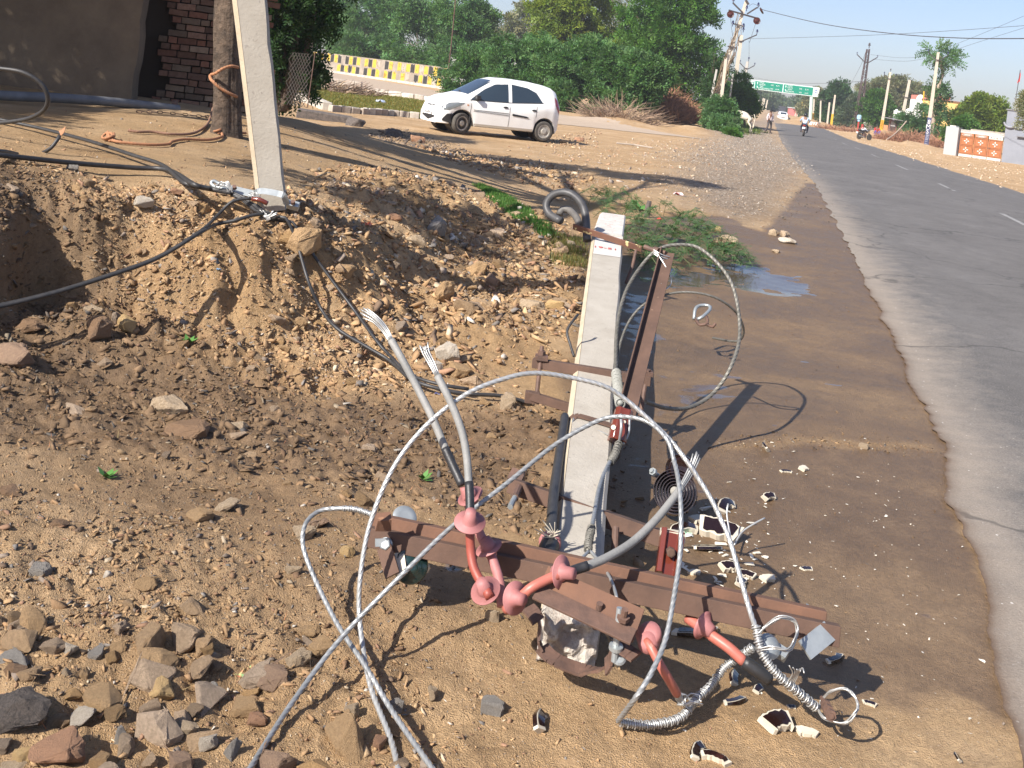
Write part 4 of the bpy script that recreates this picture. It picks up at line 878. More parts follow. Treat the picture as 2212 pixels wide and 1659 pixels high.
shedcable('bent_cable_end', P(1105,1300,2.72), 'grey cable curving up to the right from two pink discs at the pole end',
    [(1218,1238,2.70),(1190,1248,2.68),(1150,1268,2.66),(1130,1285,2.66),(1108,1303,2.67),(1092,1318,2.68)], .0125, salm,
    [(1212,1236,2.70,(.75,-.55,.25),.037,.012),(1112,1292,2.66,(.6,-.7,.3),.036,.006)],
    [(1265,1224,2.75),(1310,1205,2.80),(1365,1172,2.88),(1415,1125,2.97),(1452,1080,3.05),(1472,1052,3.10)], .0115, [(1226,1237,2.70),(1245,1230,2.72),(1270,1222,2.73)], [(1470,1054,3.10),(1484,1030,3.13),(1495,1008,3.15),(1503,985,3.17)])
t = thing('broken_bushing', P(1390,1385,2.62), 'salmon bushing with a round knob, its thin tube pointing down to the wire coil', 'bushing')
b = MB(); b.lathe(P(1402,1372,2.62), (-.4,-.3,.6), [(-.02,.02),(-.012,.030),(0,.034),(.008,.033),(.014,.02),(.018,.006)], 22); b.lathe(P(1400,1385,2.60),(-.2,-.4,.5),[(-.035,.018),(-.01,.028),(.01,.02)],18); b.build('knob', pink, t, smooth='all')
b = MB(); b.tube(crv(PR([(1396,1385,2.60),(1408,1402,2.58),(1428,1440,2.56),(1445,1468,2.57),(1462,1498,2.60)]), .01), [.0115]*30, 12) if False else b.tube(crv(PR([(1396,1385,2.60),(1408,1402,2.58),(1428,1440,2.56),(1445,1468,2.57),(1462,1498,2.60)]), .01), .0115, 12); b.build('insulating_tube', salm, t, smooth='all')
b = MB(); b.tube(PR([(1460,1494,2.60),(1468,1510,2.61)]), .010, 10); b.build('galvanised_ferrule', galv, t)
t = thing('lower_bushing', P(1545,1380,2.75), 'salmon tube with torn pink collar slanting down right below the crossarm', 'bushing')
b = MB(); b.tube(crv(PR([(1485,1335,2.84),(1510,1352,2.81),(1540,1375,2.77),(1575,1400,2.74),(1608,1430,2.72)]), .01), .0145, 12); b.build('insulating_tube', salm, t, smooth='all')
b = MB(); b.lathe(P(1520,1352,2.79), P(1575,1400,2.74)-P(1485,1335,2.84), [(-.014,.016),(-.006,.037),(-.002,.039),(.002,.033),(.012,.021),(.03,.0165)], 24); b.build('rain_shed', pink, t, smooth='all')
b = MB(); b.tube(crv(PR([(1606,1428,2.72),(1635,1448,2.71),(1662,1468,2.71)]), .01), .0165, 12); b.build('black_tape', blacktape, t, smooth='all')
# --- aluminium conductor loops ---------------------------------------
wire('conductor_loop', PR([(866,1690,2.31),(845,1600,2.44),(800,1480,2.6),(778,1350,2.75),(778,1250,2.8),(800,1130,2.85),(850,1010,2.9),(920,920,2.95),(1010,850,3.0),(1100,815,3.05),(1160,806,3.08),(1230,815,3.1),(1302,833,3.1),(1346,859,3.1),(1393,898,3.08),(1445,948,3.05),(1484,997,3.0),(1510,1036,2.98),(1537,1080,2.95),(1557,1122,2.92),(1576,1166,2.88),(1604,1265,2.8),(1621,1323,2.75),(1634,1360,2.7)]),
     .0058, alu, 'bright aluminium wire forming the highest and widest loop over the crossarms', 'wire', twist=6, group=None)
wire('conductor_loop', PR([(515,1700,2.2),(630,1520,2.48),(740,1375,2.65),(880,1230,2.75),(985,1130,2.85),(1100,1040,2.95),(1200,960,3.05),(1290,910,3.1),(1341,900,3.1),(1398,911,3.08),(1440,948,3.02),(1456,995,2.98),(1466,1041,2.9),(1471,1107,2.82),(1469,1198,2.75),(1454,1300,2.65),(1436,1386,2.57),(1404,1459,2.5),(1370,1511,2.48),(1335,1557,2.58)]),
     .0055, alu_d, 'grey wire running from the bottom edge diagonally over the pole to the bound coil', 'wire', twist=6)
lw = wire('conductor_loop', PR([(800,1110,3.03),(770,1100,3.04),(735,1098,3.05),(690,1104,3.05),(660,1132,3.0),(655,1180,2.95),(680,1250,2.88),(730,1350,2.75),(790,1440,2.62),(850,1540,2.5),(955,1690,2.28)]),
     .0055, alu_d, 'grey twisted wire bending round from the left crossarm end down to the bottom edge', 'wire', twist=6)
def coilwrap(name, path, r, m, parent=None, wr=.0016, pitch=.0042, jit=.0006, label=None, cat=None):
    c = crv(path, .004); b = MB(); x = None; out = []; L = 0; ph = 0
    for i in range(len(c)-1):
        t_ = (c[i+1]-c[i]).normalized(); x = t_.orthogonal().normalized() if x is None else (x-t_*x.dot(t_)).normalized(); y = t_.cross(x)
        seg = (c[i+1]-c[i]).length; k = max(3, int(seg/pitch*8))
        for q in range(k):
            s_ = q/k; a = 2*math.pi*(L+seg*s_)/pitch; rr = r+wr*.5+jit*math.sin(a*.13+i)*2; out.append(c[i]+(c[i+1]-c[i])*s_+(x*math.cos(a)+y*math.sin(a))*rr)
        L += seg
    b.tube(out, wr, 4); b.tube(c, r*.8, 8)
    o = b.build(name, m, parent, smooth='all'); return tag(o, label, cat) if label else o
coilwrap('wire_binding', PR([(805,1112,3.03),(770,1101,3.04),(738,1098,3.05)]), .0062, alu, lw, wr=.002, pitch=.0055)
t = thing('bound_wire_coil', P(1500,1514,2.7), 'silver wire bound thickly in tight coils, lying on the sand below the crossarm', 'wire')
coilwrap('binding', PR([(1338,1560,2.59),(1396,1566,2.60),(1454,1557,2.63),(1482,1540,2.66),(1500,1514,2.70),(1535,1482,2.76),(1563,1444,2.80),(1598,1418,2.80),(1627,1398,2.78)]), .0085, alu, t, wr=.0021, pitch=.0062, jit=.0009)
b = MB()
for k in range(9):
    a = k*.7; c = Vector(P(1490,1522,2.66)); b.tube(crv([c+Vector((math.cos(q+a)*(.022+.012*math.sin(3*q+k)), math.sin(q+a)*.02, .012*math.sin(q*1.7+k)+.008)) for q in np.linspace(0, 5.2, 9)], .006), .0017, 5)
b.build('tangle', alu, t, smooth='all')
t = thing('bound_wire_splice', P(1690,1465,2.7), 'second bound silver wire splice running down right from the big loop, ending in a ring', 'wire')
coilwrap('binding', PR([(1632,1350,2.71),(1644,1404,2.68),(1668,1444,2.66),(1694,1470,2.66),(1725,1496,2.67),(1766,1531,2.68)]), .0095, alu, t, wr=.0021, pitch=.0065, jit=.001)
ringp = [(1766,1531,2.68),(1783,1551,2.64),(1824,1563,2.62),(1847,1543,2.62),(1852,1520,2.63),(1838,1496,2.66),(1821,1488,2.68),(1795,1494,2.70),(1774,1513,2.71),(1770,1530,2.69)]
b = MB()
for k in range(5): b.tube(crv([P(px+random.uniform(-3,3), py+random.uniform(-3,3), d+random.uniform(-.008,.008)) for px, py, d in ringp], .008), .0019, 5)
b.build('end_ring', alu, t, smooth='all')
b = MB(); r2 = [(1636,1372,2.70),(1655,1352,2.70),(1685,1334,2.70),(1712,1340,2.70),(1722,1356,2.70),(1718,1380,2.68),(1704,1404,2.66),(1670,1398,2.66),(1640,1402,2.67)]
for k in range(6): b.tube(crv([P(px+random.uniform(-4,4), py+random.uniform(-4,4), d+random.uniform(-.01,.01)) for px, py, d in r2], .008), .0018, 5)
for k in range(5): b.tube(crv(PR([(1700+k*4,1475,2.66),(1712+k*5,1455-k*3,2.64),(1705+k*8,1438+k*4,2.62)]), .006), .0018, 5)
b.build('loose_turns', alu, t, smooth='all')
b = MB(); b.lathe(P(1658,1398,2.72), (.2,-.6,.6), [(-.03,.012),(-.01,.03),(.01,.032),(.02,.02),(.024,.006)], 18); b.bar(P(1672,1400,2.74), P(1700,1418,2.72), .03, .02, (0,-.5,1)); b.build('clamp_body', galv, t, smooth=True)
t = thing('rusty_bolt', P(1786,1530,2.66), 'short rusty bolt with nuts lying inside the end ring of the splice', 'bolt')
b = MB(); b0, b1 = P(1776,1508,2.72), P(1796,1548,2.62); ax = b1-b0; b.lathe(b0, ax, [(0,.007),(ax.length,.007)], 10); b.build('shank', rust_d, t)
for f_ in (.35, .6, .85): b = MB(); b.lathe(b0+ax*f_, ax, [(0,.0145),(.011,.0145)], 6); b.build('nut', rust_d, t)
# dirty steel guy wire with its two loops beside the pole
gw = thing('steel_guy_wire', P(1335,870,4.15), 'dark twisted steel wire looping out over the mud to the right of the pole', 'wire')
wire('outer_loop', PR([(1338,900,4.12),(1335,850,4.35),(1330,790,4.7),(1334,700,5.0),(1352,630,5.2),(1385,575,5.35),(1420,540,5.4),(1460,529,5.42),(1510,536,5.4),(1560,580,5.3),(1588,635,5.2),(1598,720,5.05),(1580,790,4.9),(1540,850,4.85),(1490,880,4.75),(1440,882,4.6),(1395,868,4.4)]), .0075, steelw, parent=gw, twist=6, pitch=.12)
wire('inner_loop', PR([(1330,800,4.75),(1342,735,4.9),(1365,685,5.0),(1400,652,5.05),(1450,634,5.1),(1500,632,5.1),(1550,645,5.1),(1590,675,5.15),(1606,710,5.2),(1600,733,5.25),(1580,737,5.3),(1540,730,5.5)]), .005, steelw, parent=gw, twist=6, pitch=.1)
coilwrap('wrapped_splice', PR([(1331,805,4.6),(1335,840,4.4),(1340,872,4.2)]), .016, mat('grey_tape_wrap', (.22,.225,.20), .6, (.3,.3,.27), 30), gw, wr=.005, pitch=.014)
gw2 = thing('pole_stay_wire', P(1290,1080,3.5), 'thin grey stay wire running down along the pole from the brown guy insulator', 'wire')
wire('strand', PR([(1336,962,4.05),(1324,985,3.95),(1306,1020,3.8),(1293,1060,3.6),(1285,1105,3.42),(1277,1150,3.22),(1272,1182,3.1)]), .0062, alu_d, parent=gw2, twist=6, pitch=.1)
coilwrap('upper_binding', PR([(1337,958,4.05),(1328,982,3.97),(1318,1000,3.9)]), .012, steelw, gw2, wr=.0035, pitch=.01)
coilwrap('lower_binding', PR([(1278,1140,3.25),(1272,1168,3.14),(1270,1190,3.07)]), .0095, steelw, gw2, wr=.0028, pitch=.008)
b = MB(); b.tube(crv(PR([(1272,1190,3.07),(1258,1205,3.02),(1243,1222,2.98)]), .01), .005, 6); b.tube(crv(PR([(1275,1190,3.07),(1296,1215,3.0),(1316,1245,2.88),(1328,1275,2.80),(1332,1292,2.76)]), .01), .005, 6); b.build('split_ends', alu_d, gw2, smooth='all')
b = MB(); b.tube(crv(PR([(1341,895,4.08),(1342,925,4.04),(1337,958,4.05)]), .01), .006, 6); b.tube(crv(PR([(1360,905,4.1),(1358,935,4.08),(1345,962,4.06)]), .01), .005, 6); b.build('insulator_tie', alu_d, gw2, smooth='all')
wire('thin_tie_wire', PR([(1240,903,4.28),(1228,930,4.2),(1216,960,4.1),(1214,972,4.08),(1222,970,4.06),(1232,935,4.15),(1252,925,4.2),(1290,930,4.2),(1325,945,4.1)]), .0028, alu, 'thin bright wire looped over the pole at the u shaped bracket', 'wire')
# cable drum stump / black pipe fitting left of the pole
t = thing('black_cable_gland', P(1185,1180,3.15), 'dark cable joint with torn wires beside the left of the pole, behind the double crossarm', 'cable joint')
b = MB(); b.tube(crv(PR([(1165,1245,3.05),(1178,1205,3.1),(1192,1165,3.2)]), .01), .030, 14); b.build('joint', blacktape, t, smooth='all')
b = MB(); b.tube(crv(PR([(1190,1160,3.22),(1193,1110,3.38),(1197,1060,3.55),(1208,985,3.9),(1220,900,4.3)]), .02), .018, 10); b.build('black_tube', blackc, t, smooth='all')
b = MB(); b.lathe(P(1188,1172,3.18), P(1192,1165,3.2)-P(1178,1205,3.1), [(-.01,.033),(0,.036),(.012,.033)], 14); b.build('pink_collar', pink, t, smooth='all')
b = MB()
for k in range(16): a = P(1190+random.uniform(-12,12), 1160+random.uniform(-14,10), 3.16); b.tube([a, a+Vector((random.uniform(-.05,.03), random.uniform(-.04,.02), random.uniform(.0,.05)))], .0016, 4)
b.build('torn_wires', cream, t)
# --- broken porcelain -------------------------------------------------
di = thing('broken_disc_insulator', P(1458,1062,4.0), 'broken dark brown ringed disc insulator lying face up beside the pole shadow', 'insulator')
o_ = P(1458,1062,4.0); ax = Vector((-.28,-.83,.52)); pr_ = [(-.05,.02),(-.045,.05)]
for k in range(6): r_ = .086-k*.0115; pr_ += [(-.02, r_), (.004, r_-.002), (.004, r_-.004), (-.02, r_-.007)]
b = MB(); b.lathe(o_, ax, [(-.04,.03),(-.024,.086)]+[(x+.0, y) for x, y in pr_[2:]]+[(-.02,.01)], 44); b.build('ribbed_disc', ceram, di, smooth=True)
b = MB(); b.lathe(o_, ax, [(-.02,.02),(.008,.018),(.012,.007)], 14); b.lathe(o_+ax*.01, ax, [(0,.007),(.02,.007),(.02,.011),(.026,.011)], 6); b.build('metal_cap', steelw, di, smooth=True)
b = MB(); b.lathe(o_+Vector((.02,.05,.07)), Vector((-.1,-.9,.3)), [(-.02,.03),(0,.058),(.006,.056),(0,.045),(.006,.038),(0,.02)], 30); b.build('rear_disc', ceram, di, smooth=True)
b = MB(); lugbolt(b, P(1414,1022,4.05), (-.6,-.4,.5), .016, .05); b.tube(PR([(1413,1022,4.05),(1428,1032,4.08)]), .009, 8); b.build('bolt', galv, di)
def shard(px, py, wpx, label, R0=1.0, arc=1.2, rot=0., tilt=.4, roll=0., glaze=True, thick=.22, wid=.5, lift=.0, grp=None, up=False):
    thick *= .6; g = G(px, py); s = wpx/F*g.y; n = 10; t = thing('porcelain_shard', g, label, 'shard', grp)
    M_ = Matrix.Rotation(rot, 3, 'Z') @ Matrix.Rotation(tilt, 3, 'X') @ Matrix.Rotation(roll, 3, 'Y')
    Rr = s/(2*math.sin(arc/2)); r0, r1 = max(Rr-s*wid*.45, Rr*.25), Rr+s*wid*.12; rg = random.Random(int(px*31+py))
    def pt(a, r_, h_): return M_ @ (Vector((math.sin(a)*r_, math.cos(a)*r_-Rr*(1+math.cos(arc/2))/2, h_)))
    b = MB(); vs = []
    for i in range(n+1):
        a = -arc/2+arc*i/n; j0 = rg.uniform(-.06,.06)*s*wid; j1 = rg.uniform(-.03,.03)*s*wid; cz = s*.10*math.cos(a*1.2)
        vs += [pt(a, r0+j0, 0), pt(a, r1+j1, cz*.3), pt(a, r1+j1, cz*.3+s*thick*.6), pt(a, r0+j0, s*thick)]
    fs = [(i*4+k, i*4+(k+1) % 4, (i+1)*4+(k+1) % 4, (i+1)*4+k) for i in range(n) for k in range(4)]+[(0,1,2,3), (n*4+3,n*4+2,n*4+1,n*4)]
    zmin = min(v.z for v in vs); L0 = Vector((0, 0, -zmin-s*.05+lift))
    W_ = [v+g+L0 for v in vs]; b.add(W_, fs); b.build('raw_body', cream, t)
    if glaze:
        b = MB(); q = []
        for i in range(1, n):
            a, c = W_[i*4+2], W_[i*4+3]; nrm = ((W_[i*4+3]-W_[i*4+2]).cross(W_[(i+1)*4+2]-W_[i*4+2])).normalized()
            if (M_ @ Vector((0,0,1))).dot(nrm) < 0: nrm = -nrm
            q += [a.lerp(c, .04+.12*rg.random())+nrm*s*.016, a.lerp(c, .86+.1*rg.random())+nrm*s*.03]
        # outer wall glazed as well
        q2 = [];  m_ = n-1
        for i in range(1, n):
            a, c = W_[i*4+1], W_[i*4+2]; ce = sum((W_[j] for j in range(len(W_))), Vector())/len(W_); nrm = (a-ce); nrm.z = 0; nrm = nrm.normalized()
            q2 += [a.lerp(c, .05)+nrm*s*.014, a.lerp(c, .98)+nrm*s*.014]
        b.add(q, [(2*i, 2*i+1, 2*i+3, 2*i+2) for i in range(m_-1)]); b.add(q2, [(2*i, 2*i+1, 2*i+3, 2*i+2) for i in range(m_-1)]); b.build('glaze', ceram, t, smooth='all')
    return t
SH = [
 (1153,1568,66,'thick curved brown and cream insulator piece standing on the smooth sand near the bottom edge',1.3,1.45,.9,0,True,.5,.55),
 (1508,1372,112,'large brown crescent of insulator rim with cream edge under the crossarm',1.9,-2.75,.25,0,True,.16,.35),
 (1668,1563,78,'largest brown insulator piece on the sand below the splice',.8,.5,.35,0,True,.35,.9),
 (1742,1582,48,'whitish oval insulator piece right of the largest brown piece',.9,-.2,.2,0,False,.3,.8),
 (1590,1522,60,'curved brown piece with cream rim below the bound coil',1.0,-2.6,.35,0,True,.25,.4),
 (1808,1430,58,'curved brown piece with cream rim on the wet mud right of the crossarm tip',1.1,-2.4,.3,0,True,.25,.45),
 (1577,1470,52,'dark piece leaning with cream fragments below the black tape',1.0,1.3,.8,0,True,.4,.5),
 (1498,1627,62,'left of two glossy dark brown pieces at the bottom edge',1.2,1.1,.6,0,True,.3,.5),
 (1545,1643,66,'right of two glossy dark brown pieces at the bottom edge',1.2,-.4,.3,0,True,.4,.5),
 (1632,1492,34,'small cream and brown piece between the coil and the splice',.9,.9,.5,0,True,.35,.7),
 (1648,972,32,'upright black and cream splinter alone on the far mud',1.0,1.6,1.0,0,True,.4,.7),
 (1655,1078,36,'cream piece with finger like ribs alone on the mud',1.0,.6,.7,0,True,.5,.7),
 (1697,1019,28,'pale sliver, left of the pair on the far mud',1.0,.1,.2,0,True,.2,.5),
 (1731,1014,26,'pale chunk, right of the pair on the far mud',.8,.8,.3,0,False,.4,.9),
 (1556,1155,92,'long brown block shaped piece with cream edge, largest of the shard heap',.5,-.45,.45,0,True,.35,.9),
 (1470,1150,80,'cream rimmed bowl piece at the left of the shard heap',1.6,.6,.35,0,True,.3,.5),
 (1512,1125,52,'pale broken wedge under the disc insulator',.9,.2,.2,0,False,.35,.8),
 (1530,1192,64,'red brown curved piece at the front of the shard heap',1.1,-2.9,.4,0,True,.25,.5),
 (1570,1230,44,'brown angular piece below the shard heap',.7,.3,.5,0,True,.5,.9),
 (1592,1262,40,'dark brown piece with cream corner lying lower right of the heap',.7,1.2,.4,0,True,.4,.9),
 (1614,1245,36,'brown piece with long cream edge beside the thin wire',.8,-.3,.4,0,True,.4,.9),
 (1655,1252,36,'cream star shaped chip, rightmost by the heap',.9,.4,.3,0,False,.4,.9),
 (1560,1100,70,'black rimmed half bowl behind the disc insulator',1.7,.9,.7,0,True,.25,.5),
 (1498,1238,30,'small pale ring fragment in the shade of the crossarm',1.2,.4,.2,0,False,.4,.8),
 (1740,1228,30,'rusty brown flat chip alone on the open mud',.8,.3,.1,0,True,.2,.8),
 (2063,1643,26,'dark wedge with cream tip at the bottom right corner',.9,1.5,.8,0,True,.5,.8),
 (1708,1527,20,'dark sliver left below the end ring',.8,.2,.2,0,True,.3,.9),
 (1878,1520,30,'dark blue black sliver right of the end ring',.8,-.3,.2,0,True,.3,.7)]
for s in SH: shard(s[0], s[1], s[2], s[3], arc=s[4], rot=s[5], tilt=s[6], roll=s[7], glaze=s[8], thick=s[9], wid=s[10])
chipm = mat('cream_chip', (.64,.59,.49), .6, rand=.12); cps = []
for k in range(8):
    bm = hull(500+k, 9, (1, random.uniform(.4, .8), random.uniform(.12, .3))); me = bpy.data.meshes.new('porcelain_chip'); bm.to_mesh(me); bm.free(); me.materials.append(chipm); cps.append(me)
CH1 = W([(1440,1080),(1560,1070),(1660,1130),(1700,1260),(1560,1290),(1440,1230)]); CH2 = W([(1560,930),(1900,960),(2080,1200),(2170,1500),(2190,1600),(1900,1640),(1500,1640),(1420,1560),(1560,1400),(1640,1200)])
def chips(n, poly, a, b, label, group):
    x, y = inpoly(n, poly, .1); s = psize(n, a, b, 2.3); z = height(x, y)
    for i in range(n):
        o = bpy.data.objects.new('porcelain_chip', random.choice(cps)); C.objects.link(o); o.location = (x[i], y[i], z[i]+s[i]*.18); o.scale = (s[i],)*3
        o.rotation_euler = (random.uniform(-.3, .3), random.uniform(-.3, .3), random.uniform(0, 6.28)); tag(o, label, 'chip', group)
chips(34, CH1, .016, .042, 'thin cream sliver of insulator lying in the shard heap', 'porcelain slivers in the heap')
chips(60, CH1, .006, .022, 'small cream chip of broken insulator in the heap beside the pole', 'porcelain chips in the heap')
chips(175, CH2, .004, .017, 'tiny cream chip of broken insulator strewn over the mud and sand', 'porcelain chips strewn around')
# broken glass disc under the crossarm
t = thing('broken_glass_insulator', P(890,1222,2.92), 'dark green and white broken insulator half buried under the left end of the double crossarm', 'insulator')
b = MB(); b.lathe(P(888,1222,2.94), (.2,-.85,.35), [(-.03,.02),(-.01,.045),(0,.05),(.006,.046),(.004,.03),(.012,.022),(.014,.01)], 26); b.build('dark_shell', mat('dark_green_glaze', (.012,.03,.028), .1, coat=.5), t, smooth='all')
b = MB(); b.bar(P(862,1195,2.95), P(868,1240,2.90), .03, .012, (0,-1,.3)); b.lathe(P(918,1226,2.96), (.3,-.8,.3), [(-.01,.012),(.005,.014),(.01,.008)], 12); b.build('white_fragments', cream, t)
t = tag(MB().lathe(P(872,1122,3.12), (.2,-.5,.8), [(0,.03),(.012,.038),(.016,.036),(.014,.02)], 20).build('metal_cup', galv, None, smooth='all', off=P(872,1122,3.12)), 'grey metal cap behind the left part of the double crossarm', 'insulator cap')
t = tag(MB().lathe(P(1007,1150,3.02), (-.2,-.5,.8), [(0,.02),(.01,.032),(.016,.032),(.02,.02)], 20).build('insulator_bead', ceram, None, smooth='all', off=P(1007,1150,3.02)), 'black and white bead insulator behind the pink disc', 'insulator')
wire('thin_aluminium_strand', PR([(1582,1180,3.7),(1576,1150,3.75),(1570,1110,3.8),(1573,1088,3.82)]), .0035, alu, 'short thin upright wire end right of the shard heap', 'wire')
wire('thin_aluminium_strand', PR([(1586,1178,3.7),(1602,1150,3.74),(1628,1132,3.76),(1652,1119,3.78)]), .0035, alu, 'thin wire end reaching out right from the shard heap', 'wire')
# wire hook in the mud
t = thing('wire_hook', G(1515,675), 'whitish bent wire stirrup with rusty patches lying on the far mud', 'wire fitting')
b = MB(); b.tube(crv(PR([(1499,690,6.75),(1502,668,6.8),(1512,660,6.85),(1530,660,6.85),(1534,668,6.8),(1518,684,6.7),(1506,690,6.7)]), .02), .011, 8); b.build('stirrup', galv, t, smooth='all')
b = MB(); b.tube(crv(PR([(1503,690,6.7),(1512,702,6.6),(1528,698,6.6),(1526,684,6.65)]), .02), .010, 8); b.tube(crv(PR([(1528,702,6.55),(1540,706,6.5),(1545,698,6.5)]), .02), .009, 8); b.build('hook', rust_d, t, smooth='all')
# litter
def litter(px, py, wpx, col, col2, label, name='wrapper', sc_=.6, cat='wrapper'):
    g = G(px, py); s = wpx/F*g.y; b = MB(); n = 7; vs = []
    rg = random.Random(int(px+py))
    for i in range(n):
        for j in range(5): vs.append((g.x+(i/(n-1)-.5)*s+rg.uniform(-.05,.05)*s, g.y+(j/4-.5)*s*sc_+rg.uniform(-.05,.05)*s, g.z+.03*s+s*.32*abs(rg.uniform(-.3,1))*(.3 if i in (0, n-1) else 1)))
    b.add(vs, [(i*5+j, (i+1)*5+j, (i+1)*5+j+1, i*5+j+1) for i in range(n-1) for j in range(4)])
    o = b.build(name, mat(label[:20].replace(' ', '_'), col, .45, col2, 18/max(s, .05)*.12, detail=1), None, off=g); tag(o, label, cat)
    o.modifiers.new('solid', 'SOLIDIFY').thickness = .0008; return o
litter(525,1455,36,(.55,.04,.05),(.30,.62,.25),'small red and green printed wrapper on the stones', sc_=.9)
litter(1465,421,20,(.60,.03,.03),(.75,.73,.7),'red and white wrapper on the dry forecourt', sc_=1.2)
litter(1425,474,12,(.6,.06,.03),(.5,.05,.04),'tiny red scrap among pale stones near the creeper', 'scrap', cat='scrap')
litter(1479,1157,34,(.02,.40,.10),(.75,.75,.72),'green and white label in the shard heap', 'label_scrap', cat='scrap')
litter(790,485,26,(.70,.16,.04),(.55,.12,.03),'orange cloth scrap on the rubble slope', 'cloth_scrap', 1.4, 'scrap')
litter(947,235,30,(.6,.62,.65),(.25,.35,.55),'crumpled white and blue bag on the lawn verge', 'plastic_bag', cat='bag') if False else litter(822,224,26,(.6,.62,.65),(.25,.35,.55),'crumpled white and blue bag on the lawn verge', 'plastic_bag', cat='bag')
litter(472,584,10,(.05,.25,.5),(.4,.5,.6),'tiny blue scrap on the earth bank', 'scrap', cat='scrap')
litter(945,852,12,(.05,.08,.4),(.5,.5,.5),'tiny dark blue scrap on the trench floor', 'scrap', cat='scrap')
# ================================================================== LEFT: HANGING POLE, CABLES
hb = G(590, 452); hb = P(588, 448, hb.y-.02); ht = P(539, 0, hb.y-.14); hd = (ht-hb)
hp = thing('leaning_concrete_pole', hb, 'cream concrete pole leaning down from above the frame, its clamped tip on the earth bank', 'power pole')
hax = hd.normalized(); hr = Vector((1, .12, 0)); hr = (hr-hax*hr.dot(hax)).normalized(); hn = hr.cross(hax)   # hn towards viewer
if hn.y > 0: hn = -hn
W0 = .158; k_ = 26; b = MB(); rings = []
for i in range(k_+1):
    t_ = -.01+2.3*i/k_; c = hb+hd*t_; w_ = W0*(1+.15*t_); h_ = .11*(1+.12*t_)
    e = .006*math.sin(i*1.9)+(-.012 if i == 9 else 0)+(.004 if i % 3 == 0 else 0)
    sec = [(-w_*.5, -h_*.5+h_), (-w_*.5, -h_*.5+.028), (-w_*.34, -h_*.5), (w_*.5+e*.5, -h_*.5), (w_*.5+e*.3, h_*.5)]
    rings.append([c+hr*x-hn*(y) for x, y in sec])
vs = [v for r_ in rings for v in r_]; b.add(vs, [(i*5+q, i*5+(q+1) % 5, (i+1)*5+(q+1) % 5, (i+1)*5+q) for i in range(k_) for q in range(5)]+[(4,3,2,1,0), tuple(range(k_*5, k_*5+5))]); b.build('shaft', conc, hp)
b = MB(); b.quad(*[rings[0][1]+hn*.002-hr*.002, rings[0][2]+hn*.002, rings[-1][2]+hn*.002, rings[-1][1]+hn*.002-hr*.002]); b.build('cream_chamfer', conc_side, hp)
ck = thing('galvanised_pole_clamp', P(590,425,hb.y-.05), 'galvanised steel clamp bolted round the tip of the leaning pole', 'clamp')
D0 = hb.y-.15
b = MB(); cl = crv(PR([(548,424,D0+.02),(556,414,D0),(572,413,D0),(600,418,D0),(613,423,D0),(619,440,D0+.03)]), .01)
for p_, q_ in zip(cl[:-1], cl[1:]): b.bar(p_, q_+(q_-p_)*.2, .035, .006, (0,-1,.2))
b.build('strap', galv, ck)
b = MB(); b.bar(P(620,440,D0+.06), P(646,447,D0+.06), .04, .045, (0,-.7,.7)); b.build('ear', galv, ck, bevel=.004); 
b = MB(); b.lathe(P(633,440,D0+.03), (0,-.6,.8), [(0,.014),(.02,.014)], 6); b.build('bolt', rust_d, ck)
b = MB(); b.bar(P(497,408,D0+.04), P(548,420,D0+.04), .05, .012, (0,-.7,.7)); ar = b.build('arm_plate', galv, ck, bevel=.002)
b = MB(); b.lathe(P(507,407,D0), (0,-.7,.7), [(0,.014),(.02,.013)], 6); b.build('bolt', rust_d, ar)
b = MB(); b.tube(crv(PR([(500,411,D0+.03),(478,406,D0+.03),(462,402,D0+.05),(456,395,D0+.06),(462,391,D0+.07),(474,397,D0+.07),(500,407,D0+.05)]), .01), .011, 8); b.build('thimble', galv, ck, smooth='all')
t = thing('cable_bundle', P(560,455,D0-.02), 'black cable ends and stripped wires tangled at the tip of the leaning pole', 'cable bundle')
b = MB()
for k in range(16):
    j = lambda s_=6: random.uniform(-s_, s_)
    b.tube(crv(PR([(500+j(),418+j(4),D0),(525+j(),432+j(5),D0-.03),(555+j(),448+j(8),D0-.05),(580+j(),466+j(6),D0-.05),(598+j(4),478+j(4),D0-.03)]), .012), .0065, 7)
b.build('black_tails', blackc, t, smooth='all')
b = MB()
for k in range(7):
    j = lambda s_=7: random.uniform(-s_, s_)
    b.tube(crv(PR([(540+j(),424+j(),D0-.07),(552+j(),420+j(),D0-.08),(560+j(),432+j(),D0-.08)]), .008), .0025, 5); b.tube(crv(PR([(566+j(),460+j(),D0-.08),(580+j(),468+j(),D0-.09),(574+j(),474+j(),D0-.09),(592+j(),462+j(),D0-.09)]), .008), .003, 5)
    b.tube(crv(PR([(468+j(),404+j(),D0),(486+j(),398+j(),D0-.02),(500+j(),414+j(),D0-.02)]), .008), .003, 5)
b.build('stripped_wires', alu, t, smooth='all')
b = MB(); b.tube(crv(PR([(545,430,D0-.08),(562,432,D0-.09),(578,440,D0-.08)]), .01), .014, 8); b.build('brown_sleeve', ceram2, t, smooth='all')
def ab(px, py, d, m=.05): return P(px, py, min(d, G(px, py).y-m))
def gc(l, dz=.02): return [G(p[0], p[1], 0)+Vector((0, 0, dz if len(p) < 3 else p[2])) for p in l]
wire('black_cable', [G(-60,258,.04),G(0,270,.04),G(95,294,.05),G(191,320,.05),G(286,352,.05),G(350,378,.06),P(400,396,5.95),P(450,406,D0+.08),P(500,414,D0)], .013, blackc, 'thick black cable, upper of two, running over the plot to the clamp', 'cable', step=.03)
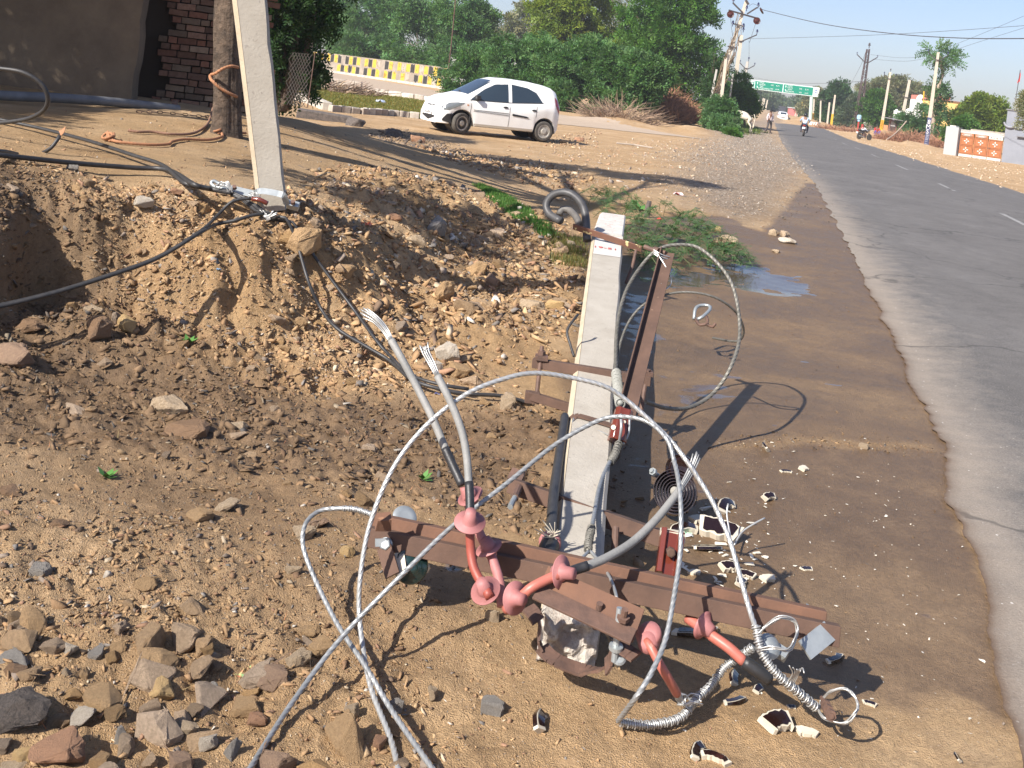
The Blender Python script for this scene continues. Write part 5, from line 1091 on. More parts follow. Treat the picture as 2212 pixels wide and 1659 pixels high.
wire('black_cable', [G(-60,346,.04),G(0,351,.04),G(159,367,.04),G(286,380,.05),G(360,388,.06),P(420,399,5.85),P(455,408,D0+.05),P(500,416,D0-.02)], .015, blackc, 'thick black cable, lower of two, running over the plot to the clamp', 'cable', step=.03)
t = thing('frayed_black_cable', G(60,338,.02), 'black cable with a frayed rusty end curling up from the plot at left', 'cable')
wire('cable', [G(-60,350,.05),G(0,346,.05),P(64,337,6.45),P(104,324,6.4),P(124,302,6.42),P(128,294,6.45)], .012, blackc, parent=t)
b = MB()
for k in range(7): b.tube(crv(PR([(127,296,6.45),(131+k,290-k*.5,6.45),(128+k*2.2,283-k*1.5,6.46)]), .01), .0035, 4)
b.build('frayed_strands', mat('frayed_jute', (.42,.22,.12), .9), t)
wire('black_cable_loop', PR([(-60,142,6.6),(0,148,6.6),(48,156,6.6),(86,178,6.62),(103,207,6.65),(97,235,6.7),(64,255,6.8),(0,265,6.9),(-60,262,7.0)]), .0145, blackc, 'black cable standing in a loop at the left edge above the plot', 'cable', step=.03)
tw1 = [P(548,428,D0-.06),P(504,434,D0-.1),P(470,465,D0-.18),ab(433,499,5.42),ab(339,556,5.22),ab(226,597,5.02),ab(113,632,4.85),ab(0,659,4.7),ab(-60,668,4.6)]
tw2 = [P(570,462,D0-.08),P(545,465,D0-.12),P(505,477,D0-.18),P(470,484,D0-.2),ab(433,502,5.40),ab(339,558,5.2),ab(226,599,5.0),ab(113,634,4.83),ab(0,662,4.68),ab(-60,670,4.58)]
wire('twisted_service_cable', tw1, .0095, blackc, 'black cable hanging from the clamp down left across the bank, upper strand', 'cable', step=.03)
wire('twisted_service_cable', tw2, .0105, blackc, 'black cable hanging from the bundle down left across the bank, lower strand', 'cable', step=.03)
wire('dropped_black_cable', [P(590,472,D0-.05),G(612,505,.09),G(636,550,.08),G(662,634,.07),G(690,690,.06),G(726,730,.05),G(790,770,.05),G(840,800,.05),G(880,832,.04),G(920,850,.04),G(1000,863,.03),G(1080,868,.03),G(1148,876,.01)], .0095, blackc, 'black cable dropping down right from the bundle, left one of two, into the trench', 'cable', step=.03)
wire('dropped_black_cable', [P(600,476,D0-.04),G(628,515,.09),G(651,550,.08),G(696,608,.07),G(760,690,.06),G(810,755,.05),G(836,785,.05),G(880,828,.05),G(940,850,.05),G(1010,860,.045)], .0085, blackc, 'black cable dropping down right from the bundle, right one of two', 'cable', step=.03)
wire('black_stub_wire', PR([(1240,770,5.2),(1232,745,5.25),(1225,715,5.3),(1240,690,5.35),(1248,680,5.4)]), .007, blackc, 'thin dark wire end curving out on the left of the fallen pole', 'wire')
# black hose coil
t = thing('black_hose', G(1225,478), 'thick black hose bent into a ring at the far end of the fallen pole', 'hose')
hD = 8.6
wire('ring', PR([(1212,478,hD-.1),(1186,462,hD),(1180,441,hD+.05),(1195,421,hD+.05),(1224,416,hD),(1250,432,hD-.05),(1264,462,hD-.1),(1268,520,hD-.25)]), .033, mat('scuffed_black_hose', (.045,.045,.048), .5, (.085,.082,.08), 12), parent=t, step=.03, n=12)
wire('inner_end', PR([(1208,464,hD+.1),(1214,453,hD+.12),(1228,453,hD+.1),(1244,468,hD),(1252,486,hD-.1)]), .030, mat('dusty_black_hose', (.09,.085,.08), .6, (.14,.13,.12), 12), parent=t, step=.03, n=12)
# ================================================================== LEFT PLOT: WALLS, TRUNK, PIPE, ROPES
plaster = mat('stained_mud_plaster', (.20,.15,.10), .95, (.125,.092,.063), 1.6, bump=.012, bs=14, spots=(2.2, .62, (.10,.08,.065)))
brickm = mat('old_red_brick', (1,1,1), .95, (.75,.72,.7), 22, bump=.006, bs=50, tint=True)
wl = thing('plastered_wall', P(150,208,11.0), 'dark stained plastered wall of the building at the upper left', 'wall')
b = MB(); a = P(283,222,11.3); aL = Vector((-10.5, 10.2, a.z)); dirw = (a-aL).normalized(); nw = Vector((dirw.y, -dirw.x, 0))
n_ = 60; vs = []
for i in range(n_+1):
    for j in range(31):
        p = aL.lerp(a, i/n_)+Vector((0, 0, -.3+j*.15)); e = float(fbm(np.array([i*.35]), np.array([j*.35]), 1, 3, 5)[0])*.03
        if i == n_: p = p+dirw*(.012*math.sin(j*1.3)+.012*math.sin(j*3.1))
        vs.append(p+nw*e)
b.add(vs, [(i*31+j, (i+1)*31+j, (i+1)*31+j+1, i*31+j+1) for i in range(n_) for j in range(30)])
edge = [n_*31+j for j in range(31)]; bk = [Vector(vs[i])-nw*.35 for i in edge]; b.add(bk, []); q0 = b.n-31
b.f += [(edge[j], edge[j+1], q0+j+1, q0+j) for j in range(30)]
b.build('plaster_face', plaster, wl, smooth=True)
bw = thing('brick_wall', P(430,230,12.2), 'rough unmortared red brick wall behind the tree trunk', 'wall')
b = MB(); ba = P(300,228,12.3); bb = P(545,236,12.7); ba.z = bb.z = .80; du = (bb-ba).normalized(); nb = Vector((du.y, -du.x, 0)); Lb = (bb-ba).length
rows_ = 44; hgt = .082; rg = random.Random(3)
for r_ in range(rows_):
    x = -.02+rg.uniform(0, .12)+(.12 if r_ < 60 else 0); cur = x+.2*max(0, math.sin(r_*.7))*.5
    while cur < Lb:
        w_ = .225 if rg.random() < .5 else .11; cc = ba+du*(cur+w_/2)+Vector((0,0,hgt*(r_+.5)))+nb*rg.uniform(-.02,.035)
        v_ = rg.uniform(.6, 1.15); col = rg.choice([(.28,.145,.09),(.22,.12,.08),(.31,.175,.115),(.27,.18,.12),(.35,.24,.16),(.29,.13,.08)])
        m_ = Matrix((du, -nb, Vector((0,0,1)))).transposed() @ Euler((rg.uniform(-.03,.03), rg.uniform(-.05,.05), rg.uniform(-.07,.07))).to_matrix()
        s_ = b.n; b.box(cc, (w_-.012, .11, hgt-.012*rg.uniform(.6,1.6)), m_)
        for i in range(s_, b.n): b.c[i] = (col[0]*v_, col[1]*v_, col[2]*v_, 1)
        cur += w_
b.build('bricks', brickm, bw, col=True, bevel=.004)
b = MB(); b.box((ba+bb)/2+Vector((0,0,1.9))-nb*.15, ((bb-ba).length+.1, .16, 4.2), Matrix((du, -nb, Vector((0,0,1)))).transposed()); b.build('mud_core', mat('dark_mud_mortar', (.05,.035,.025), .95), bw)
b = MB(); b.box(P(300,120,13.6), (2.6,.1,5)); b.box(P(180,150,12.8)+Vector((0,.4,0)), (.1,2.,5)); tag(b.build('gap_shade_panel', mat('painted_gap_shade', (.03,.026,.022), .95), None, off=P(300,120,13.6)), 'dark panel painted as the shade in the gap between plaster and bricks', 'wall')  # near-black panels put the shade of the gap into the colour
# grey pipe
pp_ = [P(-80,196,9.1), P(0,206,9.25), P(150,213,9.7), P(280,224,10.3), P(385,236,10.75)]
tag(MB().tube(crv(pp_, .1), .046, 14).build('steel_pipe', mat('blue_grey_pipe', (.115,.12,.13), .55, (.17,.175,.185), 6, bump=.001), None, smooth='all', off=pp_[0]), 'long blue grey pipe lying along the foot of the walls', 'pipe')
tag(MB().lathe(G(372,232,.03), (1,.2,.1), [(0,.05),(.05,.05)], 12).build('pipe_coupling', rust_d, None, off=G(372,232,.03)), 'small dark fitting at the end of the blue grey pipe', 'pipe fitting')
# tree trunk in front of the bricks
bark = mat('rough_grey_bark', (.19,.135,.095), .95, (.055,.04,.03), 9, bump=.06, bs=16)
def leaves(lobes, n, ln, wd, seed, tint_lo=.42, tint_hi=1.5, droop=.25, per=7, shell=(.55, 1.05), spread=.6, cl=1.0, axl=1.6):
    """leaf sprays filling several ellipsoid lobes: returns V, F, C arrays"""
    r = np.random.default_rng(seed); L = np.array([l[0]+l[1] for l in lobes], float); vol = (L[:,3]*L[:,4]*L[:,5])**.72; vol = vol/vol.sum()
    k = r.choice(len(L), n, p=vol); d = r.normal(0, 1, (n, 3)); d /= np.linalg.norm(d, axis=1)[:, None]
    rad = r.uniform(shell[0]**3, shell[1]**3, n)**(1/3)
    # uneven outline and gaps
    wob = 1+.22*np.sin(d[:,0]*5+k*1.7)*np.cos(d[:,1]*4+k)+.16*np.sin(d[:,2]*7+k*2.3)
    pos = L[k,:3]+d*L[k,3:6]*(rad*wob)[:,None]
    gap = fbm(pos[:,0]*.9+pos[:,2]*1.3+k*3.1, pos[:,1]*.9-pos[:,2]*.7, 1.1/max(.4, L[:,3].mean()*.6), 3, seed)
    keep = gap > .02; pos, d, k = pos[keep], d[keep], k[keep]; n = len(pos)
    ax = d*.9+r.normal(0, spread, (n, 3)); ax[:,2] += .15-droop; ax /= np.linalg.norm(ax, axis=1)[:,None]
    side = np.cross(ax, r.normal(0, 1, (n, 3))); side /= np.linalg.norm(side, axis=1)[:,None]+1e-9
    up = np.cross(side, ax); V = []; Cc = []
    clump = .5+.5*fbm(pos[:,0]+pos[:,2]*.8, pos[:,1]-pos[:,2]*.6, 1.6/cl, 3, seed+5); tn = tint_lo+(tint_hi-tint_lo)*np.clip(clump+r.normal(0, .18, n), 0, 1)  # random leaf tone, widened to put lit and dark sprays into the colour
    yel = r.uniform(.85, 1.2, n)
    for q in range(per):
        t = (q+.5)/per; sgn = -1 if q % 2 else 1
        c = pos+ax*(t*ln*axl)
        c = c-np.array([0,0,1])*droop*ln*t*t
        e = ax*.55+side*sgn*.85+up*r.normal(0, .35, (n,1)); e /= np.linalg.norm(e, axis=1)[:,None]
        s2 = np.cross(e, up+r.normal(0, .3, (n,3))); s2 /= np.linalg.norm(s2, axis=1)[:,None]+1e-9
        l_ = ln*(1-.45*abs(t-.4))*r.uniform(.7, 1.2, (n,1)); w_ = wd*r.uniform(.7, 1.2, (n,1))
        V.append(np.stack([c, c+e*l_*.5+s2*w_*.5, c+e*l_, c+e*l_*.5-s2*w_*.5], 1))
        Cc.append(np.repeat(np.stack([tn*yel, tn, tn*r.uniform(.8, 1.1, n), np.ones(n)], -1)[:,None,:], 4, 1))
    V = np.concatenate(V).reshape(-1, 3); Cc = np.concatenate(Cc).reshape(-1, 4); Fc = np.arange(len(V)).reshape(-1, 4)
    return V, Fc, Cc
LM = {'dark': leafmat('dark_green_leaf', (.04,.095,.025)), 'blue': leafmat('blue_green_feathery_leaf', (.078,.165,.052)), 'neem': leafmat('neem_leaf', (.068,.16,.024)),
 'lime': leafmat('lime_green_leaf', (.15,.215,.03)), 'pale': leafmat('pale_dusty_leaf', (.19,.20,.105)), 'haze': leafmat('distant_leaf', (.10,.14,.075)), 'ash': leafmat('long_drooping_leaf', (.08,.165,.06))}
wood = mat('brown_wood', (.13,.09,.065), .95, (.08,.055,.04), 4, bump=.01)
def limbs(b, base, lobes, r0, seed, n=None):
    rg = random.Random(seed)
    for l in lobes[:n]:
        c = Vector(l[0]); mid = Vector(base).lerp(c, .5)+Vector((rg.uniform(-.2,.2), rg.uniform(-.2,.2), rg.uniform(-.1,.2)))*(c-Vector(base)).length*.4
        pts = crv([base, mid, c], (c-Vector(base)).length/8); m = len(pts); b.tube(pts, [r0*(1-.85*i/(m-1)) for i in range(m)], 6)
        for q in range(3):
            s = pts[int(m*.6)]; e = c+Vector([rg.uniform(-.8,.8)*l[1][i] for i in range(3)]); pp2 = crv([s, s.lerp(e, .5)+Vector((0,0,.1*l[1][2])), e], (e-s).length/5); b.tube(pp2, [r0*.35*(1-.8*i/(len(pp2)-1)) for i in range(len(pp2))], 5)
def tree(name, base, lobes, label, cat, lm, n, ln, wd, seed, tr=.15, trunk=True, group=None, fork=.35, **kw):
    t = thing(name, base, label, cat, group); base = Vector(base)
    if trunk:
        b = MB(); cen = sum((Vector(l[0]) for l in lobes), Vector())/len(lobes); zt = base.z+(cen.z-base.z)*fork
        top = Vector((base.x*.6+cen.x*.4, base.y*.6+cen.y*.4, zt)); pts = crv([base-Vector((0,0,.1)), base.lerp(top, .5)+Vector((tr*.4,0,0)), top], .2)
        b.tube(pts, [tr*(1.25-.4*i/(len(pts)-1)) for i in range(len(pts))], 9); limbs(b, top, lobes, tr*.8, seed); b.build('trunk', wood, t, smooth='all')
    V, Fc, Cc = leaves(lobes, n, ln, wd, seed, **kw); npmesh('crown', V, Fc, LM[lm], t, col=Cc); return t
# near trunk; unseen crown above the frame, lobes placed for the shade they throw
tb0 = G(487,291); t = thing('shade_tree', tb0, 'thick rough tree trunk with ropes tied round it, in front of the brick wall', 'tree')
b = MB(); pts = []; N_ = 46
for i in range(N_+1):
    z = 3.9*i/N_-.1; d_ = tb0.y; xpx = 487-2*z; pts.append(Vector((P(xpx, 200, d_).x+.0+.135*z-.06*z*0, d_+.02*z, tb0.z+z)))
topx = P(491, 0, tb0.y)
for p in pts: p.x = tb0.x+(topx.x-tb0.x)*(p.z-tb0.z)/(topx.z-tb0.z)
vs = []; nn = 40
for i, p in enumerate(pts):
    z = p.z-tb0.z
    for k in range(nn):
        a = 2*math.pi*k/nn; r_ = .103+.02*math.exp(-z*9)-.012*z/3+.016*math.sin(a*2+z*2.2)+.012*math.sin(a*3-z*1.6+1)
        r_ += .010*float(fbm(np.array([a*2.6]), np.array([z*.9]), 3, 3, 7)[0])+.012*abs(math.sin(a*8+1.2*math.sin(z*2.3)+z*.6))*float(.6+.8*vn(a*2, z*4, 3)); vs.append(p+Vector((math.cos(a)*r_, math.sin(a)*r_, 0)))
b.add(vs, [(i*nn+k, i*nn+(k+1) % nn, (i+1)*nn+(k+1) % nn, (i+1)*nn+k) for i in range(N_) for k in range(nn)]+[tuple(range(N_*nn, (N_+1)*nn))]); trk = b.build('trunk', bark, t, smooth='all')
tt = pts[-1]
lob = [((-8.7,5.6,4.7),(1.4,1.5,.7)),((-8.0,8.0,4.7),(1.2,1.3,.7)),((-6.6,9.5,4.8),(1.2,1.0,.7)),((-9.6,8,4.8),(1.8,1.8,.8)),((-5.2,10.3,4.9),(.9,.7,.6)),((-10.6,5.6,4.7),(1.8,1.6,.8)),((-8.4,10,5),(1.6,1.2,.7)),((-10.5,3.9,4.7),(1.6,1.3,.7)),((-4.1,5.2,3.9),(.55,.5,.3)),((-3.4,6.3,4.1),(.45,.35,.25)),((-5.4,14.2,6.2),(1.2,1.1,.6)),((-3.9,14.4,6.2),(1.2,1.0,.5)),((-2.6,14.7,6.3),(1.1,.8,.5))]
b = MB(); limbs(b, tt, lob, .09, 4); b.build('branches', bark, t, smooth='all')
V, Fc, Cc = leaves(lob, 24000, .18, .065, 41, shell=(.1, 1.0)); npmesh('crown', V, Fc, LM['neem'], t, col=Cc)
rope = mat('orange_rope', (.42,.19,.09), .9, (.30,.15,.08), 30, bump=.003, bs=160); rope2 = mat('dirty_jute_rope', (.28,.16,.10), .95, (.18,.10,.07), 30, bump=.003, bs=160)
def rp(px, py, off=-.16): return P(px, py, tb0.y+off)
wire('orange_rope', [rp(515,146,-.05),rp(500,143,-.13),rp(482,148,-.19),rp(466,158,-.2),rp(455,162,-.12),rp(455,170,-.16),rp(462,178,-.2),rp(475,190,-.19),rp(498,203,-.14),rp(512,209,-.05)], .0115, rope, 'orange rope tied in a loop round the tree trunk', 'rope', twist=3, pitch=.07)
t = thing('orange_ground_rope', G(390,312), 'orange rope with knots lying on the plot in front of the trunk', 'rope')
wire('rope', gc([(530,292),(500,291),(480,292),(479,300),(450,307),(400,306),(372,311),(362,317),(320,318),(262,313),(236,307),(222,305)], .02), .010, rope, parent=t, twist=3, pitch=.07)
b = MB()
for (cx_, cy_, s_) in ((470,287,16),(235,303,18)):
    b = MB()
    b.tube(crv([G(cx_+s_*math.cos(q*1.9)*(.5+.3*math.sin(q)), cy_+s_*.3*math.sin(q*2.3), .03+.02*math.sin(q*3)) for q in np.linspace(0, 7, 14)], .02), .010, 6)
    b.build('knot', rope, t, smooth='all')
wire('jute_rope', gc([(276,287),(300,290),(330,290),(370,295),(410,294),(435,284),(450,268),(458,254,.1)], .02), .010, rope2, 'dirty brown rope on the plot, left of the trunk', 'rope', twist=3, pitch=.07)
t = thing('iron_chain', G(380,249), 'thin rusty chain on the ground before the brick wall', 'chain'); b = MB(); cc = crv(gc([(300,247),(345,248),(400,253),(440,257),(458,256)], .015), .05)
for i in range(0, len(cc)-1): b.tube(crv([cc[i]+Vector((math.cos(q)*.028, 0.0+math.sin(q)*.012*(i % 2), math.sin(q)*.012*((i+1) % 2)+.01)) for q in np.linspace(0, 6.28, 8)], .02), .005, 4)
b.build('links', rust_d, t)
# dark leaning tree by the fence with broken low wall
fb = P(628, 236, 21.5); fb.z = gz(fb.x, fb.y)
lobs = [(tuple(P(632,60,22)),(.9,.9,1.2)),(tuple(P(620,-40,21.5)),(1.2,1.2,1.0)),(tuple(P(655,130,22.5)),(.55,.6,.6)),(tuple(P(640,180,22)),(.5,.6,.5)),(tuple(P(600,80,22)),(.6,.8,1.3))]
t = thing('dark_leaning_tree', fb, 'dark shaded tree of several leaning stems right behind the leaning pole', 'tree'); b = MB()
for q, (a_, c_, e_) in enumerate([((610,240),(635,110),(668,-30)),((604,240),(612,120),(622,-40)),((618,236),(650,150),(690,-20)),((600,240),(596,100),(604,-50)),((612,238),(640,130),(640,-40))]):
    pts = crv([P(*a_, 21.5+.15*q), P(*c_, 21.5+.1*q), P(*e_, 21.8)], .2); b.tube(pts, [.085*(1-.5*i/len(pts)) for i in range(len(pts))], 7)
b.build('trunk', bark, t, smooth='all'); V, Fc, Cc = leaves(lobs, 9000, .14, .045, 51, .4, .9, shell=(.2, 1)); npmesh('crown', V, Fc, LM['dark'], t, col=Cc)
t = thing('thin_sapling', P(668,210,23), 'thin bare sapling trunk before the striped parapet', 'tree'); b = MB(); b.tube(crv([P(665,215,30), P(669,150,30), P(674,90,30), P(671,30,30), P(678,-30,30)], .3), .045, 6); b.build('trunk', mat('grey_sapling_bark', (.22,.18,.15), .9), t, smooth='all')
# chain link fence
t = thing('chain_link_fence', P(628,220,20), 'rusty chain link fence standing in the foliage left of the lawn', 'fence'); b = MB(); f0, f1 = P(612,225,20.6), P(664,232,20.2); fz = 1.05
for k in range(-9, 22):
    for sg in (1, -1):
        x0, x1 = k*.09, k*.09+sg*fz*.8; L_ = (f1-f0).length; pts = [f0.lerp(f1, x/L_)+Vector((0, .05*math.sin(x*9), z)) for x, z in [(x0+(x1-x0)*s, fz*s) for s in np.linspace(0, 1, 8)] if 0 <= x <= L_]
        if len(pts) > 1: b.tube(pts, .0065, 3)
b.build('mesh_wire', mat('rusty_fence_wire', (.07,.06,.05), .8), t); b = MB(); b.tube([f1, f1+Vector((.02,0,1.1))], .012, 6); b.build('post', rust_d, t)
# broken low wall
for i, (px, py, wp, hp, lb) in enumerate([(700,248,190,30,'long dark broken kerb wall at the edge of the plot behind the leaning pole'),(610,214,40,18,'dark slab on top of the broken kerb wall')]):
    g = G(px, py+hp*.4); t = tag(MB().box(g+Vector((0,0,.06)), (wp/F*g.y*.62, .35, hp/F*g.y*.8), Euler((.05,.04,.12+.2*i)).to_matrix()).build('broken_kerb', rock_mats['dark'], None, off=g, bevel=.03), lb, 'kerb')
# ================================================================== KERBS, LAWN, PARAPET
kerbm = mat('whitewashed_kerb', (.60,.56,.48), .9, (.38,.33,.27), 2.5, bump=.01, bs=20); kerbd = mat('worn_grey_kerb', (.45,.39,.32), .95, (.32,.27,.22), 3, bump=.015, bs=15)
def kerb_run(pts, n, hgt, dep, mats, lab, grp, sink=.05, gap=.02):
    p = [G(*q) for q in pts]; tot = sum((b_-a_).length for a_, b_ in zip(p[:-1], p[1:])); step = tot/n; out = []
    def at(s):
        for a_, b_ in zip(p[:-1], p[1:]):
            l_ = (b_-a_).length
            if s <= l_: return a_.lerp(b_, s/l_), (b_-a_).normalized()
            s -= l_
        return p[-1], (p[-1]-p[-2]).normalized()
    for i in range(n):
        c, d = at((i+.5)*step); yaw = math.atan2(d.y, d.x)+random.uniform(-.05, .05)
        o = MB().box(c+Vector((0,0,hgt/2-sink)), (step-gap, dep, hgt*random.uniform(.9,1.05)), Euler((random.uniform(-.06,.06), random.uniform(-.04,.04), yaw)).to_matrix()).build('kerb_stone', mats[i % len(mats)] if i > 2 else mats[0], None, off=c, bevel=.025)
        tag(o, lab, 'kerb', grp)
kerb_run([(600,205),(665,222),(706,238)], 4, .30, .3, [kerbm], 'whitewashed kerb block along the near side of the lawn, left end', 'white kerb blocks by the lawn')
kerb_run([(712,240),(780,246),(850,250),(905,256)], 11, .24, .3, [kerbd, kerbm, kerbd], 'weathered grey kerb block along the near side of the lawn', 'grey kerb blocks by the lawn')
kerb_run([(812,204),(870,212),(905,217),(960,226)], 6, .34, .3, [kerbm, kerbd], 'pale kerb block on the far side of the lawn before the side road', 'kerb blocks on the far side of the lawn')
kerb_run([(717,192),(780,200)], 1, .62, .3, [kerbd], 'long grey concrete kerb wall on the far side of the lawn, left', None)
o = MB().tube(crv([G(1190,228,.25), G(1250,238,.25), G(1310,250,.25)], .5), .10, 8).build('white_rail', kerbm, None, smooth='all', off=G(1250,238)); tag(o, 'low whitish rail at the foot of the bushes behind the car', 'rail')
# grass on the lawn
def blades(name, X, Y, hgt, wd, col, n_per=5, lean=.5, kind='stuff', label=None):
    n = len(X); Z = height(X, Y); V = []; Cc = []
    for q in range(n_per):
        a = rng.uniform(0, 6.28, n); l = rng.uniform(0, lean, n); h_ = hgt*rng.uniform(.5, 1.2, n); x = X+rng.normal(0, hgt*.4, n); y = Y+rng.normal(0, hgt*.4, n); w_ = wd
        dx, dy = np.cos(a), np.sin(a); tip = np.stack([x+dx*l*h_, y+dy*l*h_, Z+h_], -1); b0 = np.stack([x-dy*w_, y+dx*w_, Z-.01], -1); b1 = np.stack([x+dy*w_, y-dx*w_, Z-.01], -1)
        V.append(np.stack([b0, b1, tip], 1)); tn = rng.uniform(.6, 1.3, n); yl = rng.uniform(.9, 1.9, n)
        Cc.append(np.repeat(np.stack([tn*yl, tn*1.05, tn*.9, np.ones(n)], -1)[:,None,:], 3, 1))
    V = np.concatenate(V).reshape(-1, 3); o = npmesh(name, V, np.arange(len(V)).reshape(-1, 3), leafmat(name+'_green', col), col=np.concatenate(Cc).reshape(-1, 4), k=3); return tag(o, kind=kind)
x, y = inpoly(420, WETL, .3); blades('dry_straw', x, y, .014, .0016, (.42,.30,.17), 1, lean=5.5)
x, y = inpoly(160, LOWL, .3); blades('straw_bits', x, y, .012, .0013, (.42,.30,.17), 1, lean=5)
x, y = inpoly(9000, LAWN, .6); blades('lawn_grass', x, y, .10, .03, (.14,.17,.05), 3)
GS = W([(1035,418),(1075,430),(1130,455),(1175,480),(1196,500),(1170,500),(1110,470),(1060,446),(1030,425)], .16)
x, y = inpoly(2600, GS, .06); blades('bright_grass_strip', x, y, .05, .005, (.07,.19,.05), 5)
GS2 = W([(1190,520),(1260,520),(1255,570),(1200,560)], .05); x, y = inpoly(500, GS2, .1); blades('weedy_grass', x, y, .05, .005, (.12,.15,.06), 4)
VG = W([(1480,262),(1600,290),(1640,285),(1600,262)], 0); x, y = inpoly(2500, VG, 1.); blades('verge_grass', x, y, .16, .03, (.08,.15,.04), 3)
# striped parapet
A0 = G(668,149); A1 = G(965,193.5); par = thing('striped_parapet', A0, 'low parapet wall painted with peeling yellow and black checks beyond the lawn', 'wall')
Lp = (A1-A0).length; du = (A1-A0).normalized(); Hp = 47/F*A1.y; nm = Vector((du.y, -du.x, 0)); zc = Vector((0,0,1))
b = MB(); b.bar(A0+zc*Hp/2, A1+zc*Hp/2, .3, Hp); b.build('wall', mat('weathered_parapet_concrete', (.34,.29,.23), .95, (.22,.185,.145), 1.0, bump=.01), par)
b = MB(); b.bar(A0-nm*.0+nm*.35+zc*.1, A1+nm*.35+zc*.1, .35, .22); b.build('edge_kerb', kerbm, par)
b = MB(); nb_ = 34; rg = random.Random(9)
for i in range(nb_):
    for j in (0, 1):
        r_ = rg.random(); even = (i+j) % 2 == 0; faded = (j == 0 and (i < 12 or 24 < i < 29))
        if faded and r_ < .6: continue
        if rg.random() < .06: continue
        col = (.56,.40,.05,1) if even else ((.035,.033,.032,1) if rg.random() < .7 else (.40,.35,.29,1))
        s0 = i/nb_+.002; s1 = (i+1)/nb_-.002; z0 = .10+j*(Hp*.48); z1 = z0+Hp*.46
        n8 = 5; vs = []
        for q in range(n8+1):
            f = s0+(s1-s0)*q/n8; e0 = rg.uniform(0, .10 if not faded else .3)*Hp*.5; e1 = rg.uniform(0, .08)*Hp
            vs += [A0.lerp(A1, f)+nm*.155+zc*(z0+e0), A0.lerp(A1, f)+nm*.155+zc*(z1-e1)]
        b.add(vs, [(2*q, 2*q+2, 2*q+3, 2*q+1) for q in range(n8)], col)
b.build('painted_checks', mat('peeling_paint', (1,1,1), .8, (.8,.76,.7), 4, tint=True, spots=(3, .58, (.55,.48,.38))), par, col=True)
t = thing('white_marker_post', G(968,194), 'thin white post at the right end of the striped parapet', 'post'); b = MB(); q = G(968,194); b.bar(q, q+Vector((.05,0,1.9)), .14, .14, (0,1,0)); b.build('post', kerbm, t)
t = thing('rusty_rod', G(966,186), 'tall thin rusty rod standing at the parapet end', 'rod'); b = MB(); q = P(964,188,88); b.tube([q, P(975,95,88), P(984,0,88)], .05, 6); b.build('rod', rust, t)
# pile of dry twigs by the lawn
def twigs(name, c, rad, hgt, n, r0, m, label, cat='brush pile', up=.6, seed=5, col=None, ln=1.0):
    t = thing(name, c, label, cat); b = MB(); rg = random.Random(seed)
    for i in range(n):
        a = rg.uniform(0, 6.28); q = math.sqrt(rg.random()); s = Vector((c[0]+math.cos(a)*rad[0]*q, c[1]+math.sin(a)*rad[1]*q, c[2]+rg.uniform(0, .5 if up < 1 else .8)*hgt*(1-q)))
        d = Vector((math.cos(a+rg.uniform(-1.4,1.4))*rg.uniform(.2,1), math.sin(a+rg.uniform(-1.4,1.4))*rg.uniform(.2,1), rg.uniform(0,1)*up)).normalized()*ln*rg.uniform(.4, 1)*hgt
        if s.z+d.z > c[2]+hgt*(1.05-.6*q): d.z *= .4
        p1 = s+d*.5+Vector((rg.uniform(-.1,.1), rg.uniform(-.1,.1), rg.uniform(-.05,.1)))*hgt; v_ = rg.uniform(.55, 1.3); k0 = b.n
        b.tube([s, p1, s+d], [r0, r0*.7, r0*.3], 3, caps=False)
        for k in range(k0, b.n): b.c[k] = (v_, v_*rg.uniform(.85,1), v_*rg.uniform(.75,1), 1)
    b.build('twigs', m, t, col=True); return t
twm = mat('dry_red_brown_twig', (.33,.18,.11), .95, tint=True); twm2 = mat('dry_grey_twig', (.28,.21,.15), .95, tint=True)
g = G(690,196); twigs('twig_heap', (g.x, g.y, g.z), (2.6,1.5), 1.0, 260, .03, twm2, 'heap of dry grey twigs on the lawn left of the kerb', seed=2, ln=1.5)
g = P(1445,262,68); twigs('brush_pile', (g.x-.2, g.y+1.4, 0), (2.1,1.5), 3.0, 2000, .026, twm, 'big pile of cut reddish brown brushwood below the green trees', seed=3, ln=.6, up=1.5)
g = G(1352,258); twigs('brush_pile', (g.x, g.y+2.4, 0), (1.8,1.2), 2.0, 500, .02, twm2, 'small dry brush heap left of the big brushwood pile', seed=8)
g = P(1968,300,108); twigs('thorn_pile', (g.x, g.y, 0), (3.6,2.0), 2.4, 1500, .026, twm, 'wide pile of brown thorn branches left of the striped blue pole', seed=4, ln=.6)
g = P(2038,300,104); twigs('thorn_pile', (g.x, g.y, 0), (1.7,1.4), 2.2, 800, .026, twm, 'pile of brown thorn branches between the blue pole and the orange gate', seed=14, ln=.6)
g = G(1812,282); twigs('thorn_pile', (g.x+.5, g.y, hz(g.y)), (3.4,1.5), 1.3, 400, .03, twm, 'low dark heap of thorns right of the short yellow pole', seed=15)
g = G(2204,352); twigs('root_heap', (g.x, g.y-.5, 0), (1.0,.8), .7, 160, .03, rust_d if False else twm, 'small heap of dry roots at the right edge below the grey house', seed=16)
for (px, py, ln, lb) in [(1365,315,60,'grey stick lying on the dry forecourt')]:
    g = G(px, py, .03); tag(MB().tube([g-Vector((.5,.1,0)), g+Vector((.1,0,.01)), g+Vector((.6,-.3,0))], .025, 6).build('stick', kerbd, None, off=g), lb, 'stick')
